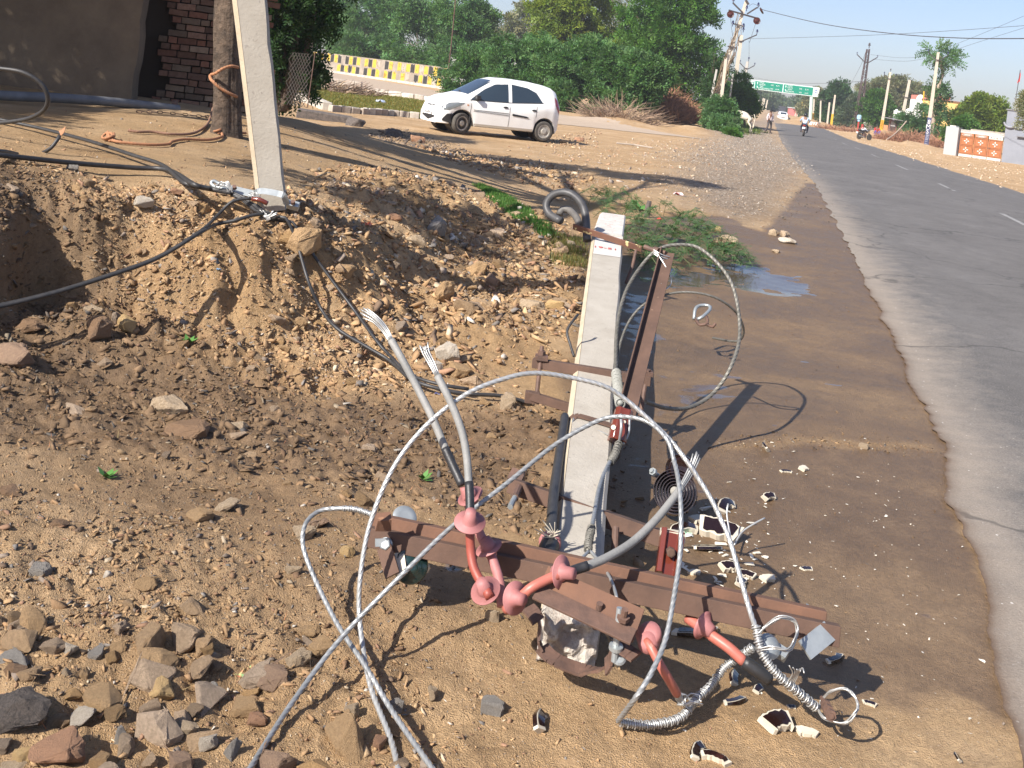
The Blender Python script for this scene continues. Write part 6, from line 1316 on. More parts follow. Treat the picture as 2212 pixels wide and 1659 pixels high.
# ================================================================== TREES
def L3(px, py, d, rx, ry=None, rz_=None): c = P(px, py, d); s = d/F; return (tuple(c), (rx*s, (ry or rx)*s, (rz_ or rx)*s))
def gbase(px, py): return G(px, py)
def pt_tree(name, label, bx, by, d, lobes_px, lm, n, ln, wd, seed, cat='tree', tr=.18, group=None, **kw):
    u, v = uv(bx, by); bz = hz(d); base = Vector((u/F*d, d, bz))
    return tree(name, base, [L3(px, py, d+dd, rx, rx*.9, rz_) for (px, py, dd, rx, rz_) in lobes_px], label, cat, LM and lm, n, ln, wd, seed, tr, group=group, **kw)
pt_tree('feathery_tree', 'dark feathery tree above the left end of the striped parapet', 690,150,128, [(640,60,0,60,60),(690,90,-2,55,38),(720,20,2,70,60),(640,-20,2,70,50),(620,130,-3,30,22)], 'blue', 7000, .55, .17, 1)
pt_tree('feathery_tree', 'dense feathery tree over the middle of the striped parapet', 800,165,118, [(790,60,0,65,60),(760,105,-5,45,28),(830,110,-5,50,30),(800,0,3,80,50),(860,50,0,50,50)], 'blue', 8000, .55, .17, 2)
pt_tree('feathery_tree', 'feathery tree over the right part of the striped parapet', 910,175,108, [(900,70,0,60,60),(890,125,-4,52,24),(950,125,-3,45,28),(930,10,2,75,50),(980,60,0,48,50)], 'blue', 8000, .5, .16, 3)
pt_tree('feathery_tree', 'outer feathery tree whose branches end against the sky', 1010,200,100, [(1000,60,0,42,42),(1025,90,0,45,38),(990,130,-2,45,30),(1030,35,2,36,26),(985,15,0,40,35)], 'blue', 6500, .5, .16, 4)
pt_tree('pale_tree', 'pale hazy tree far behind the white building', 1110,150,170, [(1105,60,0,50,30),(1150,50,0,50,34),(1090,90,0,40,26),(1180,80,0,40,30)], 'pale', 4500, .8, .25, 5)
pt_tree('bush', 'feathery bush right behind the front of the car', 1035,240,76, [(1010,180,0,50,45),(1050,150,0,45,38),(985,215,0,30,28),(1060,200,-1,50,40),(1025,120,0,32,20)], 'blue', 7000, .34, .11, 6, 'bush', .1)
pt_tree('bush', 'feathery bush behind the roof of the car', 1140,245,72, [(1120,140,0,52,42),(1160,120,1,45,34),(1120,195,-1,60,48),(1090,105,1,32,20)], 'blue', 8000, .34, .11, 7, 'bush', .1)
pt_tree('bush', 'large feathery bush right behind the rear of the car', 1270,250,68, [(1230,150,0,55,45),(1290,130,0,62,42),(1340,140,-1,50,36),(1250,205,-2,60,45),(1330,190,-1,60,45),(1200,110,1,40,20),(1385,150,-2,45,26)], 'blue', 14000, .32, .10, 8, 'bush', .12)
pt_tree('bush', 'drooping green bush over the heap of earth left of the brush pile', 1400,250,66, [(1385,185,0,42,36),(1420,160,0,32,26),(1365,215,0,40,24)], 'blue', 5000, .3, .10, 9, 'bush', .1)
pt_tree('yellow_green_tree', 'yellow green leafy tree behind the feathery bushes', 1220,235,96, [(1200,30,0,50,42),(1250,10,0,62,50),(1230,75,0,62,40),(1290,60,0,45,50),(1190,90,0,36,24),(1310,110,0,38,30),(1260,-30,0,60,30)], 'lime', 11000, .45, .15, 10, tr=.2)
pt_tree('pale_tree', 'thin pale leafless looking tree between the two green trees', 1330,200,130, [(1330,40,0,30,36),(1345,0,0,26,26),(1310,75,0,22,24)], 'pale', 900, .6, .10, 11, shell=(.2, 1))
pt_tree('neem_tree', 'tall dark green neem tree, tallest of the roadside', 1440,255,82, [(1400,30,0,50,50),(1460,20,-1,58,55),(1500,60,0,40,50),(1440,90,-2,60,48),(1490,130,-1,50,48),(1400,120,-1,45,45),(1480,180,0,52,42),(1430,-40,1,70,45),(1505,10,1,34,32),(1440,200,0,50,34),(1380,60,1,34,40)], 'neem', 17000, .42, .12, 12, tr=.3)
pt_tree('roadside_shrub', 'green shrub growing round the foot of the tilted poles', 1560,262,66, [(1548,255,0,24,22),(1560,240,0,26,22),(1566,270,-2,24,16),(1580,286,-3,14,8),(1545,232,1,16,16)], 'ash', 4500, .26, .09, 13, 'bush', .07)
pt_tree('roadside_shrub', 'light green shrub below the left end of the road sign', 1612,245,88, [(1605,205,0,26,22),(1620,222,0,22,20),(1598,180,1,18,22),(1590,215,0,20,24)], 'neem', 3500, .3, .1, 14, 'bush', .1)
pt_tree('vine_covered_tree', 'tangled vine and scrub behind the tilted poles', 1550,235,78, [(1545,190,0,22,34),(1560,150,0,18,28),(1552,220,0,24,24),(1545,120,0,12,20)], 'dark', 2600, .26, .09, 15, tr=.08)
pt_tree('low_sprig', 'small bright green sprig at the gravel edge below the shrub', 1588,290,55, [(1580,290,0,16,7),(1600,296,0,12,6)], 'neem', 500, .16, .07, 16, 'bush', .03, trunk=False)
# right side
pt_tree('roundish_tree', 'dark round tree left of the steel lattice mast', 1815,270,185, [(1808,215,0,24,20),(1815,195,0,18,16),(1800,240,0,24,20),(1825,240,0,20,22)], 'dark', 5500, .6, .22, 21, tr=.2)
pt_tree('grey_green_tree', 'grey green scrub trees left of the road sign post', 1772,262,230, [(1775,230,0,26,20),(1750,235,0,18,16),(1790,245,0,22,16),(1765,210,0,14,12)], 'pale', 4000, .8, .28, 22)
pt_tree('grey_green_tree', 'green tree at the foot of the lattice mast', 1838,280,180, [(1838,245,0,18,20),(1850,225,0,14,16),(1830,260,0,18,16),(1868,232,0,14,14)], 'haze', 3500, .6, .22, 23)
pt_tree('acacia_tree', 'wide pale grey green acacia behind the roadside poles', 1930,275,195, [(1900,200,0,34,22),(1940,192,0,34,22),(1975,205,0,28,22),(1920,225,0,36,24),(1960,230,0,34,24),(1885,215,0,22,20),(1925,182,0,26,12)], 'pale', 11000, .7, .20, 24, tr=.3)
pt_tree('dark_green_tree', 'dense dark green tree behind the short yellow and white pole', 1893,290,150, [(1885,235,0,24,22),(1900,225,0,22,20),(1880,258,0,22,16),(1910,250,0,20,22),(1895,212,0,16,10)], 'neem', 6500, .5, .17, 25, tr=.2)
pt_tree('green_bush', 'green bush between the tin shed and the blue striped pole', 1985,290,118, [(1965,262,0,22,18),(1990,255,0,24,22),(1975,278,0,30,14),(2010,270,0,20,22)], 'ash', 5000, .38, .13, 26, 'bush', .1)
pt_tree('lime_tree', 'bright lime green tree behind the orange gate', 2115,310,108, [(2085,260,0,26,20),(2110,235,0,24,18),(2140,235,0,24,20),(2160,255,0,18,22),(2120,262,0,34,22),(2098,240,0,14,12),(2145,270,0,26,20),(2118,215,0,9,7),(2145,214,0,9,7),(2160,228,0,9,9)], 'lime', 11000, .42, .15, 27, tr=.2)
pt_tree('green_bush', 'dark green bush in front of the lime green tree and the tank', 2078,305,98, [(2082,272,0,17,15),(2092,268,0,14,12),(2062,290,0,16,10),(2085,288,0,18,12)], 'neem', 3800, .34, .12, 28, 'bush', .1)
pt_tree('pepper_tree', 'hanging grey green branches before the grey house at the right edge', 2225,330,62, [(2212,225,0,10,14),(2224,205,0,12,12),(2214,255,0,11,14),(2232,235,0,16,24)], 'pale', 2000, .22, .05, 29, droop=.9)
# tall two tier tree behind the blue striped pole
bp = Vector((uv(2012,300)[0]/F*108, 108, .07)); t = thing('two_tier_tree', bp, 'tall thin tree with two separate leafy heads behind the blue striped pole', 'tree'); b = MB()
pts = crv(PR([(2010,312,108),(2017,255,108),(2024,205,108),(2030,180,108),(2036,160,108),(2034,140,108),(2030,120,108)]), .5); b.tube(pts, [.30*(1-.6*i/len(pts)) for i in range(len(pts))], 8); b.build('trunk', mat('pale_tree_bark', (.42,.33,.25), .9, (.3,.23,.17), 1.5), t, smooth='all')
V, Fc, Cc = leaves([L3(2038,120,108,12,12,9), L3(2052,128,108,8,8,6), L3(2020,112,108,10,10,7)], 190, .42, .15, 61, .6, 1.4, droop=.25, per=16, spread=.25, shell=(.1, 1), axl=3.6); npmesh('upper_crown', V, Fc, LM['ash'], t, col=Cc)
V, Fc, Cc = leaves([L3(2026,188,108,8,8,9), L3(2028,205,108,10,9,9), L3(2026,222,108,9,9,9), L3(2030,240,108,10,9,9), L3(2020,258,108,9,9,9)], 420, .4, .15, 62, .6, 1.3, droop=.4, per=14, spread=.3, shell=(.1, 1), axl=2.9); npmesh('lower_crown', V, Fc, LM['ash'], t, col=Cc)
# far treeline, each a tree
far = [(1625,215,300,20,16),(1645,218,340,20,14),(1662,212,380,20,16),(1680,222,420,22,13),(1652,205,330,9,8),(1700,226,450,20,12),(1718,228,400,16,12),(1738,226,330,16,12),(1744,212,300,12,10),(1760,220,270,18,14),(1690,228,460,18,10),(1728,232,360,16,9)]
for i, (px, py, d, rx, rz_) in enumerate(far):
    pt_tree('far_tree', 'one of the hazy far trees along the end of the road', px, 250, d, [(px, py, 0, rx, rz_), (px-rx*.5, py+9, 2, rx*.8, rz_*.9), (px+rx*.6, py+8, -2, rx*.8, rz_*.8)], 'haze', 1300, 1.2, .5, 80+i, group='far trees at the end of the road', tr=.3)
o = None
# far-off scrub along the horizon (one mass nobody could count)
def scrub(name, X, Y, hh, rr, lm, seed, n=3):
    lb = [((x, y, hz(y)+h*.5), (r, r, h*.6)) for x, y, h, r in zip(X, Y, hh, rr)]
    V, Fc, Cc = leaves(lb, n*len(X), .9, .35, seed, .6, 1.1, per=6, shell=(.2, 1)); return tag(npmesh(name, V, Fc, LM[lm], col=Cc), kind='stuff')
X = rng.uniform(48, 175, 90); Y = X*2.2+rng.uniform(60, 140, 90)*.6; Y = np.maximum(Y, 150+0*X); k = X > road_r(Y)+12
scrub('distant_scrub', X[k], Y[k], rng.uniform(2.5, 5, k.sum()), rng.uniform(3, 6, k.sum()), 'haze', 90, 70)
X = rng.uniform(-75, 40, 60); Y = rng.uniform(150, 190, 60)+np.abs(X)*.3; k = X < road_l(Y)-14
scrub('hedge_backdrop', X[k], Y[k], rng.uniform(4, 7, k.sum()), rng.uniform(3, 6, k.sum()), 'haze', 91, 160)
# creeping feathery plant by the fallen pole
def creeper():
    g0 = G(1400,500); t = thing('green_creeper', g0, 'green feathery creeping shrub sprawling over the mud beyond the pole tip', 'shrub'); b = MB(); V = []; Cc = []; rg = random.Random(5)
    src = [(1340,455),(1360,480),(1300,430),(1420,470),(1390,450),(1400,520)]; tips = []
    for k in range(95):
        s = rg.choice(src); f = rg.random()
        ax_ = 1290+rg.random()*330; lo = np.interp(ax_, [1290,1340,1400,1450,1550,1620], [440,560,600,610,590,600]); hi = np.interp(ax_, [1290,1340,1400,1450,1550,1620], [420,435,440,455,500,570])
        ay = rg.uniform(hi, lo)
        if ax_ > 1560 and rg.random() < .4: continue
        a = G(ax_, ay); a0_ = a+Vector((rg.uniform(-.35,.05), rg.uniform(.0,.5), 0)); top = .10+.14*rg.random()
        path = crv([a0_+Vector((0,0,.01)), a0_.lerp(a, .5)+Vector((rg.uniform(-.06,.06),rg.uniform(-.06,.06),top)), a+Vector((rg.uniform(0,.12),rg.uniform(-.12,0),.03+top*.3))], .03)
        b.tube(path, .0035, 4)
        for i in range(2, len(path)):
            if rg.random() < .25: continue
            p = path[i]; dr = (path[i]-path[i-1]).normalized()
            for sg in (-1, 1):
                sd = (dr.cross(Vector((0,0,1))).normalized()*sg+dr*.5+Vector((rg.uniform(-.3,.3),rg.uniform(-.3,.3),rg.uniform(-.3,.4)))).normalized(); L_ = rg.uniform(.06,.11)
                for q in range(6):
                    c = p+sd*L_*(q+.5)/6
                    for s2 in (-1, 1):
                        e = (sd.cross(Vector((rg.uniform(-.2,.2),rg.uniform(-.2,.2),1))).normalized()*s2+sd*.4).normalized()*.028; w_ = sd*.0065
                        V += [c-w_*.3, c+e*.5+w_, c+e, c+e*.5-w_]; v_ = rg.uniform(.6,1.25); Cc += [(v_*rg.uniform(.9,1.3), v_, v_, 1)]*4
    b.build('stems', mat('creeper_stem', (.10,.12,.05), .8), t); npmesh('leaflets', V, np.arange(len(V)).reshape(-1,4), leafmat('creeper_leaf', (.08,.17,.065)), t, col=Cc)
creeper()
def sprig(px, py, h_, n, label, col=(.08,.20,.04)):
    g = G(px, py); t = thing('weed', g, label, 'weed'); b = MB(); rg = random.Random(int(px))
    for k in range(n):
        a = rg.uniform(0, 6.28); e = Vector((math.cos(a), math.sin(a), rg.uniform(.2, 1.))).normalized()*h_; s_ = e.cross(Vector((0,0,1))).normalized()*h_*.22
        b.quad(g, g+e*.5+s_, g+e, g+e*.5-s_)
    b.build('leaves', mat('weed_leaf_'+str(int(px)), col, .6), t)
for (px, py, h_, n, lb) in [(407,742,.06,10,'small green weed in the middle of the earth bank'),(228,1032,.05,8,'tiny green weed at the left edge of the trench gravel'),(913,1036,.05,7,'pale green leaf scrap on the wet soil left of the pole'),(1380,455,.2,12,'upright dark weed stub behind the creeper')]: sprig(px, py, h_, n, lb)
g = G(1397,470); tag(MB().tube([g, g+Vector((.0,0,.14)), g+Vector((.01,0,.22))], [.04,.038,.03], 8).build('dark_stump', rock_mats['dark'], None, off=g), 'short dark charred stump in the creeper', 'stump')
# ================================================================== POLES AND OVERHEAD LINES
pc = mat('psc_pole_concrete', (.60,.53,.43), .9, (.52,.46,.37), .8); pc2 = mat('grey_pole_concrete', (.50,.47,.42), .9); yel = mat('yellow_pole_paint', (.72,.44,.03), .8, (.6,.36,.03), 2); blu = mat('blue_pole_paint', (.06,.07,.16), .8, (.09,.10,.2), 2); wht = mat('white_sign_paint', (.8,.8,.78), .7)
iron = mat('dark_line_iron', (.06,.05,.05), .7); brinsul = mat('line_insulator_brown', (.07,.02,.015), .25); bluins = mat('line_insulator_blue', (.02,.025,.08), .25)
def lpole(bx, by, tx, ty, d, label, w0=.28, w1=.16, m=pc, name='power_pole', group=None, paint=None, ext=0.):
    B = P(bx, by, d); T = P(tx, ty, d); gr = hz(d); dirn = (T-B).normalized()
    if B.z > gr+.02 or True: B = B+dirn*((gr-.2-B.z)/dirn.z)
    t = thing(name, B, label, 'power pole', group); y = Vector((0,1,0)); n = 10; pts = [(-w0/2,-w0*.35),(w0/2,-w0*.35),(w0/2,w0*.35),(-w0/2,w0*.35)]; k = w1/w0
    b = MB(); b.prof(B, T, pts, (0,-1,0), [(x*k, y_*k) for x, y_ in pts]); b.build('shaft', m, t)
    if paint:
        f0, f1, pm = paint; a = P(*f0, d); c = P(*f1, d); Lr = (T-B).length; s0 = (a-B).length/Lr; s1 = (c-B).length/Lr; q0 = (w0+(w1-w0)*s0)/w0*1.02+.012/w0; q1 = (w0+(w1-w0)*s1)/w0*1.02+.012/w0
        a = B.lerp(T, s0); c = B.lerp(T, s1); b = MB(); b.prof(a, c, [(x*q0, y_*q0) for x, y_ in pts], (0,-1,0), [(x*q1, y_*q1) for x, y_ in pts]); b.build('painted_band', pm, t)
    return t, B, T
def insul(p, r, up=(0,0,1), m=None): return MB().lathe(p, up, [(-r*2,r*.25),(0,r*.3),(0,r),(r*.5,r*.9),(r*.9,r*.5),(r*1.2,r*.8),(r*1.8,r*.5),(r*2.2,r*.2)], 10)
def vcross(t, T, B, frac, span, rise, d, th=.07, ins=True):
    ax = (T-B).normalized(); L_ = (T-B).length; c = T-ax*frac; x = Vector((1,0,0)); x = (x-ax*x.dot(ax)).normalized(); b = MB()
    e0 = c-x*span+ax*rise; e1 = c+x*span+ax*rise; m0 = c-x*.22; m1 = c+x*.22
    b.bar(m0-Vector((0,.15,0)), m1-Vector((0,.15,0)), th, th); b.bar(m0-Vector((0,.15,0)), e0, th, th, (0,1,0)); b.bar(m1-Vector((0,.15,0)), e1, th, th, (0,1,0)); cr = b.build('v_crossarm', iron, t)
    if ins:
        for e in (e0, e1): insul(e+ax*.15, .09, ax).build('pin_insulator', bluins, cr, smooth=True)
    return e0, e1
# right verge poles
t, B, T = lpole(2000,318,2027,113,99,'tall concrete pole with blue band and white letters near the orange gate',.34,.2, paint=((2001,315),(2008,254),blu)); vcross(t, T, B, .75, .95, .6, 99)
al = wht; axp = (T-B).normalized()
for i, ch in enumerate(['8','M','S']):
    c = P(2007.0-.9*i*2.0, 264+i*10.2, 98.75); text('painted_letter', ch, .62, Matrix.Translation(c) @ Matrix.Rotation(R(-2),4,'Z') @ Matrix.Rotation(R(90),4,'X') @ Matrix.Rotation(-math.atan2(axp.x, axp.z)*1, 4, 'Z'), wht, t, .004)
for i, ch in enumerate(['E','D','E','I','I']):
    c = P(2004.0-.9*i, 292+i*4.6, 98.75); text('painted_letter', ch, .34, Matrix.Translation(c) @ Matrix.Rotation(R(90),4,'X') @ Matrix.Rotation(-math.atan2(axp.x, axp.z), 4, 'Z') @ Matrix.Rotation(R(90), 4, 'Z'), mat('faded_white_paint', (.5,.52,.58), .8), t, .004)
t, B, T = lpole(1901,293,1923.5,156,132,'concrete pole with yellow painted foot and red letters, v shaped crossarm',.34,.2, paint=((1899,295),(1907,259),yel)); vcross(t, T, B, .85, .75, .45, 132); insul(T+Vector((0,0,.25)), .1).build('top_insulator', iron, t)
redp = mat('red_pole_lettering', (.5,.12,.02), .8)
for i, ch in enumerate(['S','Z','U']): text('painted_letter', ch, .42, Matrix.Translation(P(1905.3-.7*i, 262+i*5.6, 131.75)) @ Matrix.Rotation(R(90),4,'X') @ Matrix.Rotation(-.12, 4, 'Z'), redp, t, .004)
text('painted_letter', 'III', .34, Matrix.Translation(P(1901.2, 286, 131.75)) @ Matrix.Rotation(R(90),4,'X') @ Matrix.Rotation(1.45, 4, 'Z'), redp, t, .004)
t, B, T = lpole(1946,268,1965,173,120,'plain concrete pole rising behind the tin shed',.36,.24, m=pc); b = MB(); c = B.lerp(T, .72)-Vector((0,.15,0)); b.bar(c-Vector((.45,0,0)), c+Vector((.45,0,-.05)), .07, .07); b.build('crossarm', iron, t)
t, B, T = lpole(1794,281,1804,205,146,'concrete pole with bright yellow lower half, right of the rider',.26,.2, paint=((1793.5,283),(1797.5,246),yel))
lpole(1787,266,1792,221,175,'short pale pole left of the half yellow pole',.28,.22)
t, B, T = lpole(1771,273,1773,216,170,'short pole with a small straight crossarm right of the sign post',.24,.2); b = MB(); b.bar(T+Vector((-.6,-.1,.05)), T+Vector((.6,-.1,.0)), .12, .12); b.build('crossarm', iron, t)
lpole(1756,258,1758.5,214,205,'pole with orange foot just behind the sign post',.3,.24, paint=((1755.6,262),(1756.8,244),yel))
fp = [(1736,248,1741,214.7,250,yel),(1730.5,244,1733.8,214.7,270,yel),(1732.4,242.5,1737,215.6,290,pc),(1720,242,1727,221,300,pc),(1724,240,1728,219,320,pc),(1717,236,1722,216.6,330,pc),(1719,236,1724,216,345,pc)]
for (a, b1, c, d1, d, m_) in fp: lpole(a, b1, c, d1, d, 'one of the row of far poles on the right side of the road', .3, .25, m=m_, group='far poles right of the road')
fl = [(1637,228,1640,214,260,pc2),(1645,235,1649,212,240,pc),(1648,232,1652,213,262,pc),(1654,235,1658,215.6,250,pc),(1675.5,234,1677.5,219.6,340,pc2),(1695,236,1696.5,226,380,pc),(1712,232,1713,222,400,pc2)]
for (a, b1, c, d1, d, m_) in fl: lpole(a, b1, c, d1, d, 'one of the scattered far poles left of and beyond the road end', .3, .25, m=m_, group='far poles at the road end')
# lattice mast
t = thing('lattice_mast', P(1848,286,150), 'tall dark steel lattice mast right of the road', 'mast'); d = 150
b0, b1, t0_, t1_ = P(1842,287,d), P(1855,289,d), P(1873,106,d), P(1878,106,d); hh = .45; b = MB(); corners = []
for (B_, T_) in ((b0, t0_), (b1, t1_)):
    for s in (-1, 1): A_ = B_+Vector((0, s*hh, 0)); C_ = T_+Vector((0, s*hh*.35, 0)); A_ = A_+(A_-C_)*.03; corners.append((A_, C_)); b.bar(A_, C_, .10, .10, (0,1,0))
n = 17
for (i, j) in ((0,2),(1,3),(0,1),(2,3)):
    for k in range(n):
        f0, f1 = k/n, (k+1)/n; p = corners[i][0].lerp(corners[i][1], f0); q = corners[j][0].lerp(corners[j][1], f1); r_ = corners[j][0].lerp(corners[j][1], f0); s_ = corners[i][0].lerp(corners[i][1], f1)
        b.bar(p, q, .045, .045, (0,1,.1)); 
        if k % 3 == 0: b.bar(p, r_, .06, .06, (0,1,.1))
b.build('lattice_frame', mat('dark_painted_steel', (.075,.05,.048), .8), t)
Bm, Tm = (b0+b1)/2, (t0_+t1_)/2; e0, e1 = vcross(t, Tm, Bm, 2.0, 1.5, 1.0, d, .12); insul(Tm+Vector((.1,0,.5)), .2).build('top_insulator', iron, t, smooth=True)
t, B, T = lpole(1857,288,1866,186,158,'thin grey pole right behind the lattice mast',.2,.12, m=pc2)
# tilted pole group left of the road
t, B, T = lpole(1540,232,1612,3,70,'strongly tilted concrete pole overgrown with dry vine, left of the road',.30,.19, m=pc)
ax = (T-B).normalized(); x = Vector((1,0,0)); x = (x-ax*x.dot(ax)).normalized(); d = 70
b = MB(); b.bar(P(1574,22,69.8), P(1637,40,69.8), .10, .10, (0,-.3,1)); ca = b.build('crossarm', iron, t)
b = MB(); b.bar(P(1605,28,69.8), P(1583,6,69.8), .10, .08, (0,1,0)); b.bar(P(1614,30,69.8), P(1636,16,69.8), .10, .08, (0,1,0)); b.build('v_arms', iron, t)
for (px, py) in ((1578,27),(1635,41)): MB().lathe(P(px, py+4, 69.6), (0,-1,.1), [(-.12,.08),(-.03,.2),(0,.25),(.03,.23),(.0,.16),(.05,.12),(.1,.06)], 18).build('disc_insulator', brinsul, ca, smooth=True)
for (px, py) in ((1584,-1),(1638,9),(1583,48),(1606,54),(1613,15)): insul(P(px, py+3, 69.8), .10).build('pin_insulator', bluins, t, smooth=True)
MB().lathe(P(1645,24,69.8), (.7,0,.5), [(-.05,.06),(-.02,.2),(.02,.24),(.05,.08)], 14).build('strain_insulator', brinsul, t, smooth=True)
b = MB(); b.bar(P(1582,51,69.8), P(1608,57,69.8), .08, .08); b.bar(P(1572,100,69.8), P(1592,104,69.8), .09, .09); b.bar(P(1571,172,69.8), P(1584,176,69.8), .08, .08); b.bar(P(1617,10,69.8), P(1611,0,69.8), .12, .2, (0,-1,0)); b.build('small_brackets', iron, t)
rg = random.Random(12); b = MB()
for k in range(46):
    f = rg.uniform(.12, .92); p0 = B.lerp(T, f); s = rg.uniform(1.0, 3.2); side = rg.choice((-1, 1)); pts = []
    for q in range(7): g_ = q/6; pts.append(p0-ax*s*g_+x*(side*(.16+.10*math.sin(g_*5+k)+rg.uniform(-.05,.1))+(-.0))+Vector((0,-.2+rg.uniform(-.15,.15),0)))
    b.tube(crv(pts, .3), rg.uniform(.012,.03), 4)
b.build('dry_vine', mat('dry_vine', (.24,.17,.10), .95, (.14,.09,.055), 1), t)
V, Fc, Cc = leaves([(tuple(B.lerp(T, .30)+Vector((-.4,-.1,0))), (.5,.4,1.5)), (tuple(B.lerp(T, .16)), (.7,.5,1.2))], 260, .2, .08, 97, .4, .9); npmesh('vine_leaves', V, Fc, LM['dark'], t, col=Cc)
t, B, T = lpole(1584,203,1602,76,92,'upright concrete pole right of the tilted pole',.36,.26); e0, e1 = vcross(t, T, B, .55, .0001, .0, 92, .08, ins=False); b = MB(); q = B.lerp(T, .93)-Vector((0,.2,0)); b.bar(q, q+Vector((1.3,0,.75)), .1, .1, (0,1,0)); b.build('side_arm', iron, t); insul(q+Vector((1.3,0,1.)), .12).build('pin_insulator', bluins, t, smooth=True); insul(T+Vector((.1,0,.5)), .12).build('pin_insulator', bluins, t, smooth=True)
lpole(1556,230,1568,128,66,'second slanting prop pole close to the tilted pole',.22,.16); lpole(1535,218,1548,150,72,'thin dull pole left of the tilted pole',.16,.12, m=pc2); lpole(1575,225,1583,160,80,'short thin pole between the tilted and the upright pole',.16,.12, m=pc2)
t, B, T = lpole(1602,200,1615,133,118,'white flecked tilted pole with v crossarm behind the upright pole',.34,.26, m=pc2); vcross(t, T, B, .8, .85, .5, 118, .09); insul(T+Vector((.1,0,.3)), .12).build('top_insulator', bluins, t, smooth=True)
t, B, T = lpole(1528,215,1536.5,106,85,'far thin dark lattice pole behind the neem tree edge',.12,.1, m=iron)
def line(pts, r, label, m=None):
    return wire('overhead_wire', PR(pts), r, m or iron, label, 'wire', step=1.0, n=5)
line([(1641,18,70),(1655,23,69),(1780,52,58),(1933,73,50),(2086,82.5,44),(2260,83,38)], .020, 'thickest sagging overhead wire from the tilted pole to the right edge')
line([(1613,84,92),(1760,80,85),(1903,75,78),(2060,66,70),(2260,52,62)], .014, 'thin overhead wire crossing under the thickest one')
line([(1880,118,150),(1950,125,140),(2010,118,128),(2061,97,118),(2140,65,105),(2260,14,92)], .016, 'thin overhead wire rising steeply to the right edge, upper')
line([(1885,128,150),(1960,132,140),(2030,118,125),(2110,92,112),(2260,45,95)], .016, 'thin overhead wire rising to the right edge, lower')
line([(1858,176,150),(1780,180,200),(1700,178,240),(1610,165,280)], .03, 'faint far wire over the road sign from the lattice mast')
line([(1872,108,150),(1855,150,240),(1825,205,380)], .03, 'faint wire falling left from the lattice mast')
line([(1578,30,69.7),(1580,60,69.7),(1586,95,69.7)], .012, 'short wire hanging from the left disc of the tilted pole')
line([(1634,45,69.7),(1626,70,69.7),(1619,92,69.7)], .012, 'short wire hanging from the right disc of the tilted pole')
line([(1618,88,92),(1618,120,92),(1614,160,92),(1605,200,92)], .012, 'thin wire hanging down right of the upright pole')
line([(1618,14,69.7),(1626,8,69.7),(1640,14,69.7),(1648,22,69.7)], .012, 'jumper wire arching over the head of the tilted pole')
# ================================================================== ROAD SIGN
d = 200; t = thing('overhead_road_sign', P(1753,262,d), 'green overhead direction sign spanning the road', 'road sign')
grn = mat('green_sign_sheet', (.005,.26,.16), .5); sw = mat('sign_white', (.72,.86,.80), .5)
A_, B_, D_, C_ = P(1618,172,d), P(1758,188.4,d), P(1616,190.5,d), P(1755.5,207.8,d)
def sq(fx, fy, off=-.08): return (A_.lerp(B_, fx)).lerp(D_.lerp(C_, fx), fy)+Vector((0, off, 0))
b = MB(); b.add([sq(-.005,-.03,0), sq(1.09,-.03,0), sq(1.09,1.03,0), sq(-.005,1.03,0), sq(-.005,-.03,.3), sq(1.09,-.03,.3), sq(1.09,1.03,.3), sq(-.005,1.03,.3)], [(0,1,2,3),(7,6,5,4),(0,4,5,1),(1,5,6,2),(2,6,7,3),(3,7,4,0)]); bx = b.build('sign_box', wht, t)
b = MB(); b.quad(sq(0,0,-.02), sq(1,0,-.02), sq(1,1,-.02), sq(0,1,-.02)); b.build('border', sw, t)
for (x0, x1) in ((.008,.085),(.098,.525),(.54,.992)): b = MB(); b.quad(sq(x0,.06,-.05), sq(x1,.06,-.05), sq(x1,.94,-.05), sq(x0,.94,-.05)); b.build('green_panel', grn, t)
ux = (B_-A_).normalized(); uy = (A_-D_).normalized(); MS = Matrix((ux, uy, ux.cross(uy))).transposed().to_4x4()
def st_(s, fx, fy, size, m=sw): text('lettering', s, size, Matrix.Translation(sq(fx, fy, -.09)) @ MS, m, t, .004)
for fx, l in ((.135, ['\u2191','\u2191']), (.56+.012, ['\u2191','\u2191'])):
    for i, fy in enumerate((.3,.72)):
        b = MB(); s = .011; b.add([sq(fx-s,fy-.02,-.09), sq(fx,fy-.18,-.09), sq(fx+s,fy-.02,-.09), sq(fx+s*.4,fy-.02,-.09), sq(fx+s*.4,fy+.13,-.09), sq(fx-s*.4,fy+.13,-.09), sq(fx-s*.4,fy-.02,-.09)], [(0,1,2),(6,3,4,5)]); b.build('arrow', sw, t)
for (s, fx, fy) in (('\u091c\u092f\u092a\u0941\u0930',.20,.19),('JAIPUR',.21,.40),('\u092e\u0941\u0902\u092c\u0908',.2,.61),('AHMEDABAD',.235,.82),('190',.36,.34),('K.M.',.45,.34),('195',.36,.76),('K.M.',.45,.76),
    ('\u0926\u093f\u0932\u094d\u0932\u0940',.635,.17),('DELHI',.635,.38),('\u0906\u0917\u0930\u093e',.635,.59),('BIKANER',.645,.80),('205',.80,.36),('K.M.',.90,.36),('183',.80,.78),('K.M.',.90,.78)):
    try: st_(s, fx, fy, .40)
    except Exception as e: print('text', e)
b = MB(); b.quad(sq(.015,.10,-.07), sq(.078,.10,-.07), sq(.078,.22,-.07), sq(.015,.22,-.07)); b.quad(sq(.02,.3,-.07), sq(.072,.3,-.07), sq(.06,.62,-.07), sq(.03,.62,-.07)); b.quad(sq(.015,.74,-.07), sq(.078,.74,-.07), sq(.078,.88,-.07), sq(.015,.88,-.07)); b.build('route_badge', sw, t)
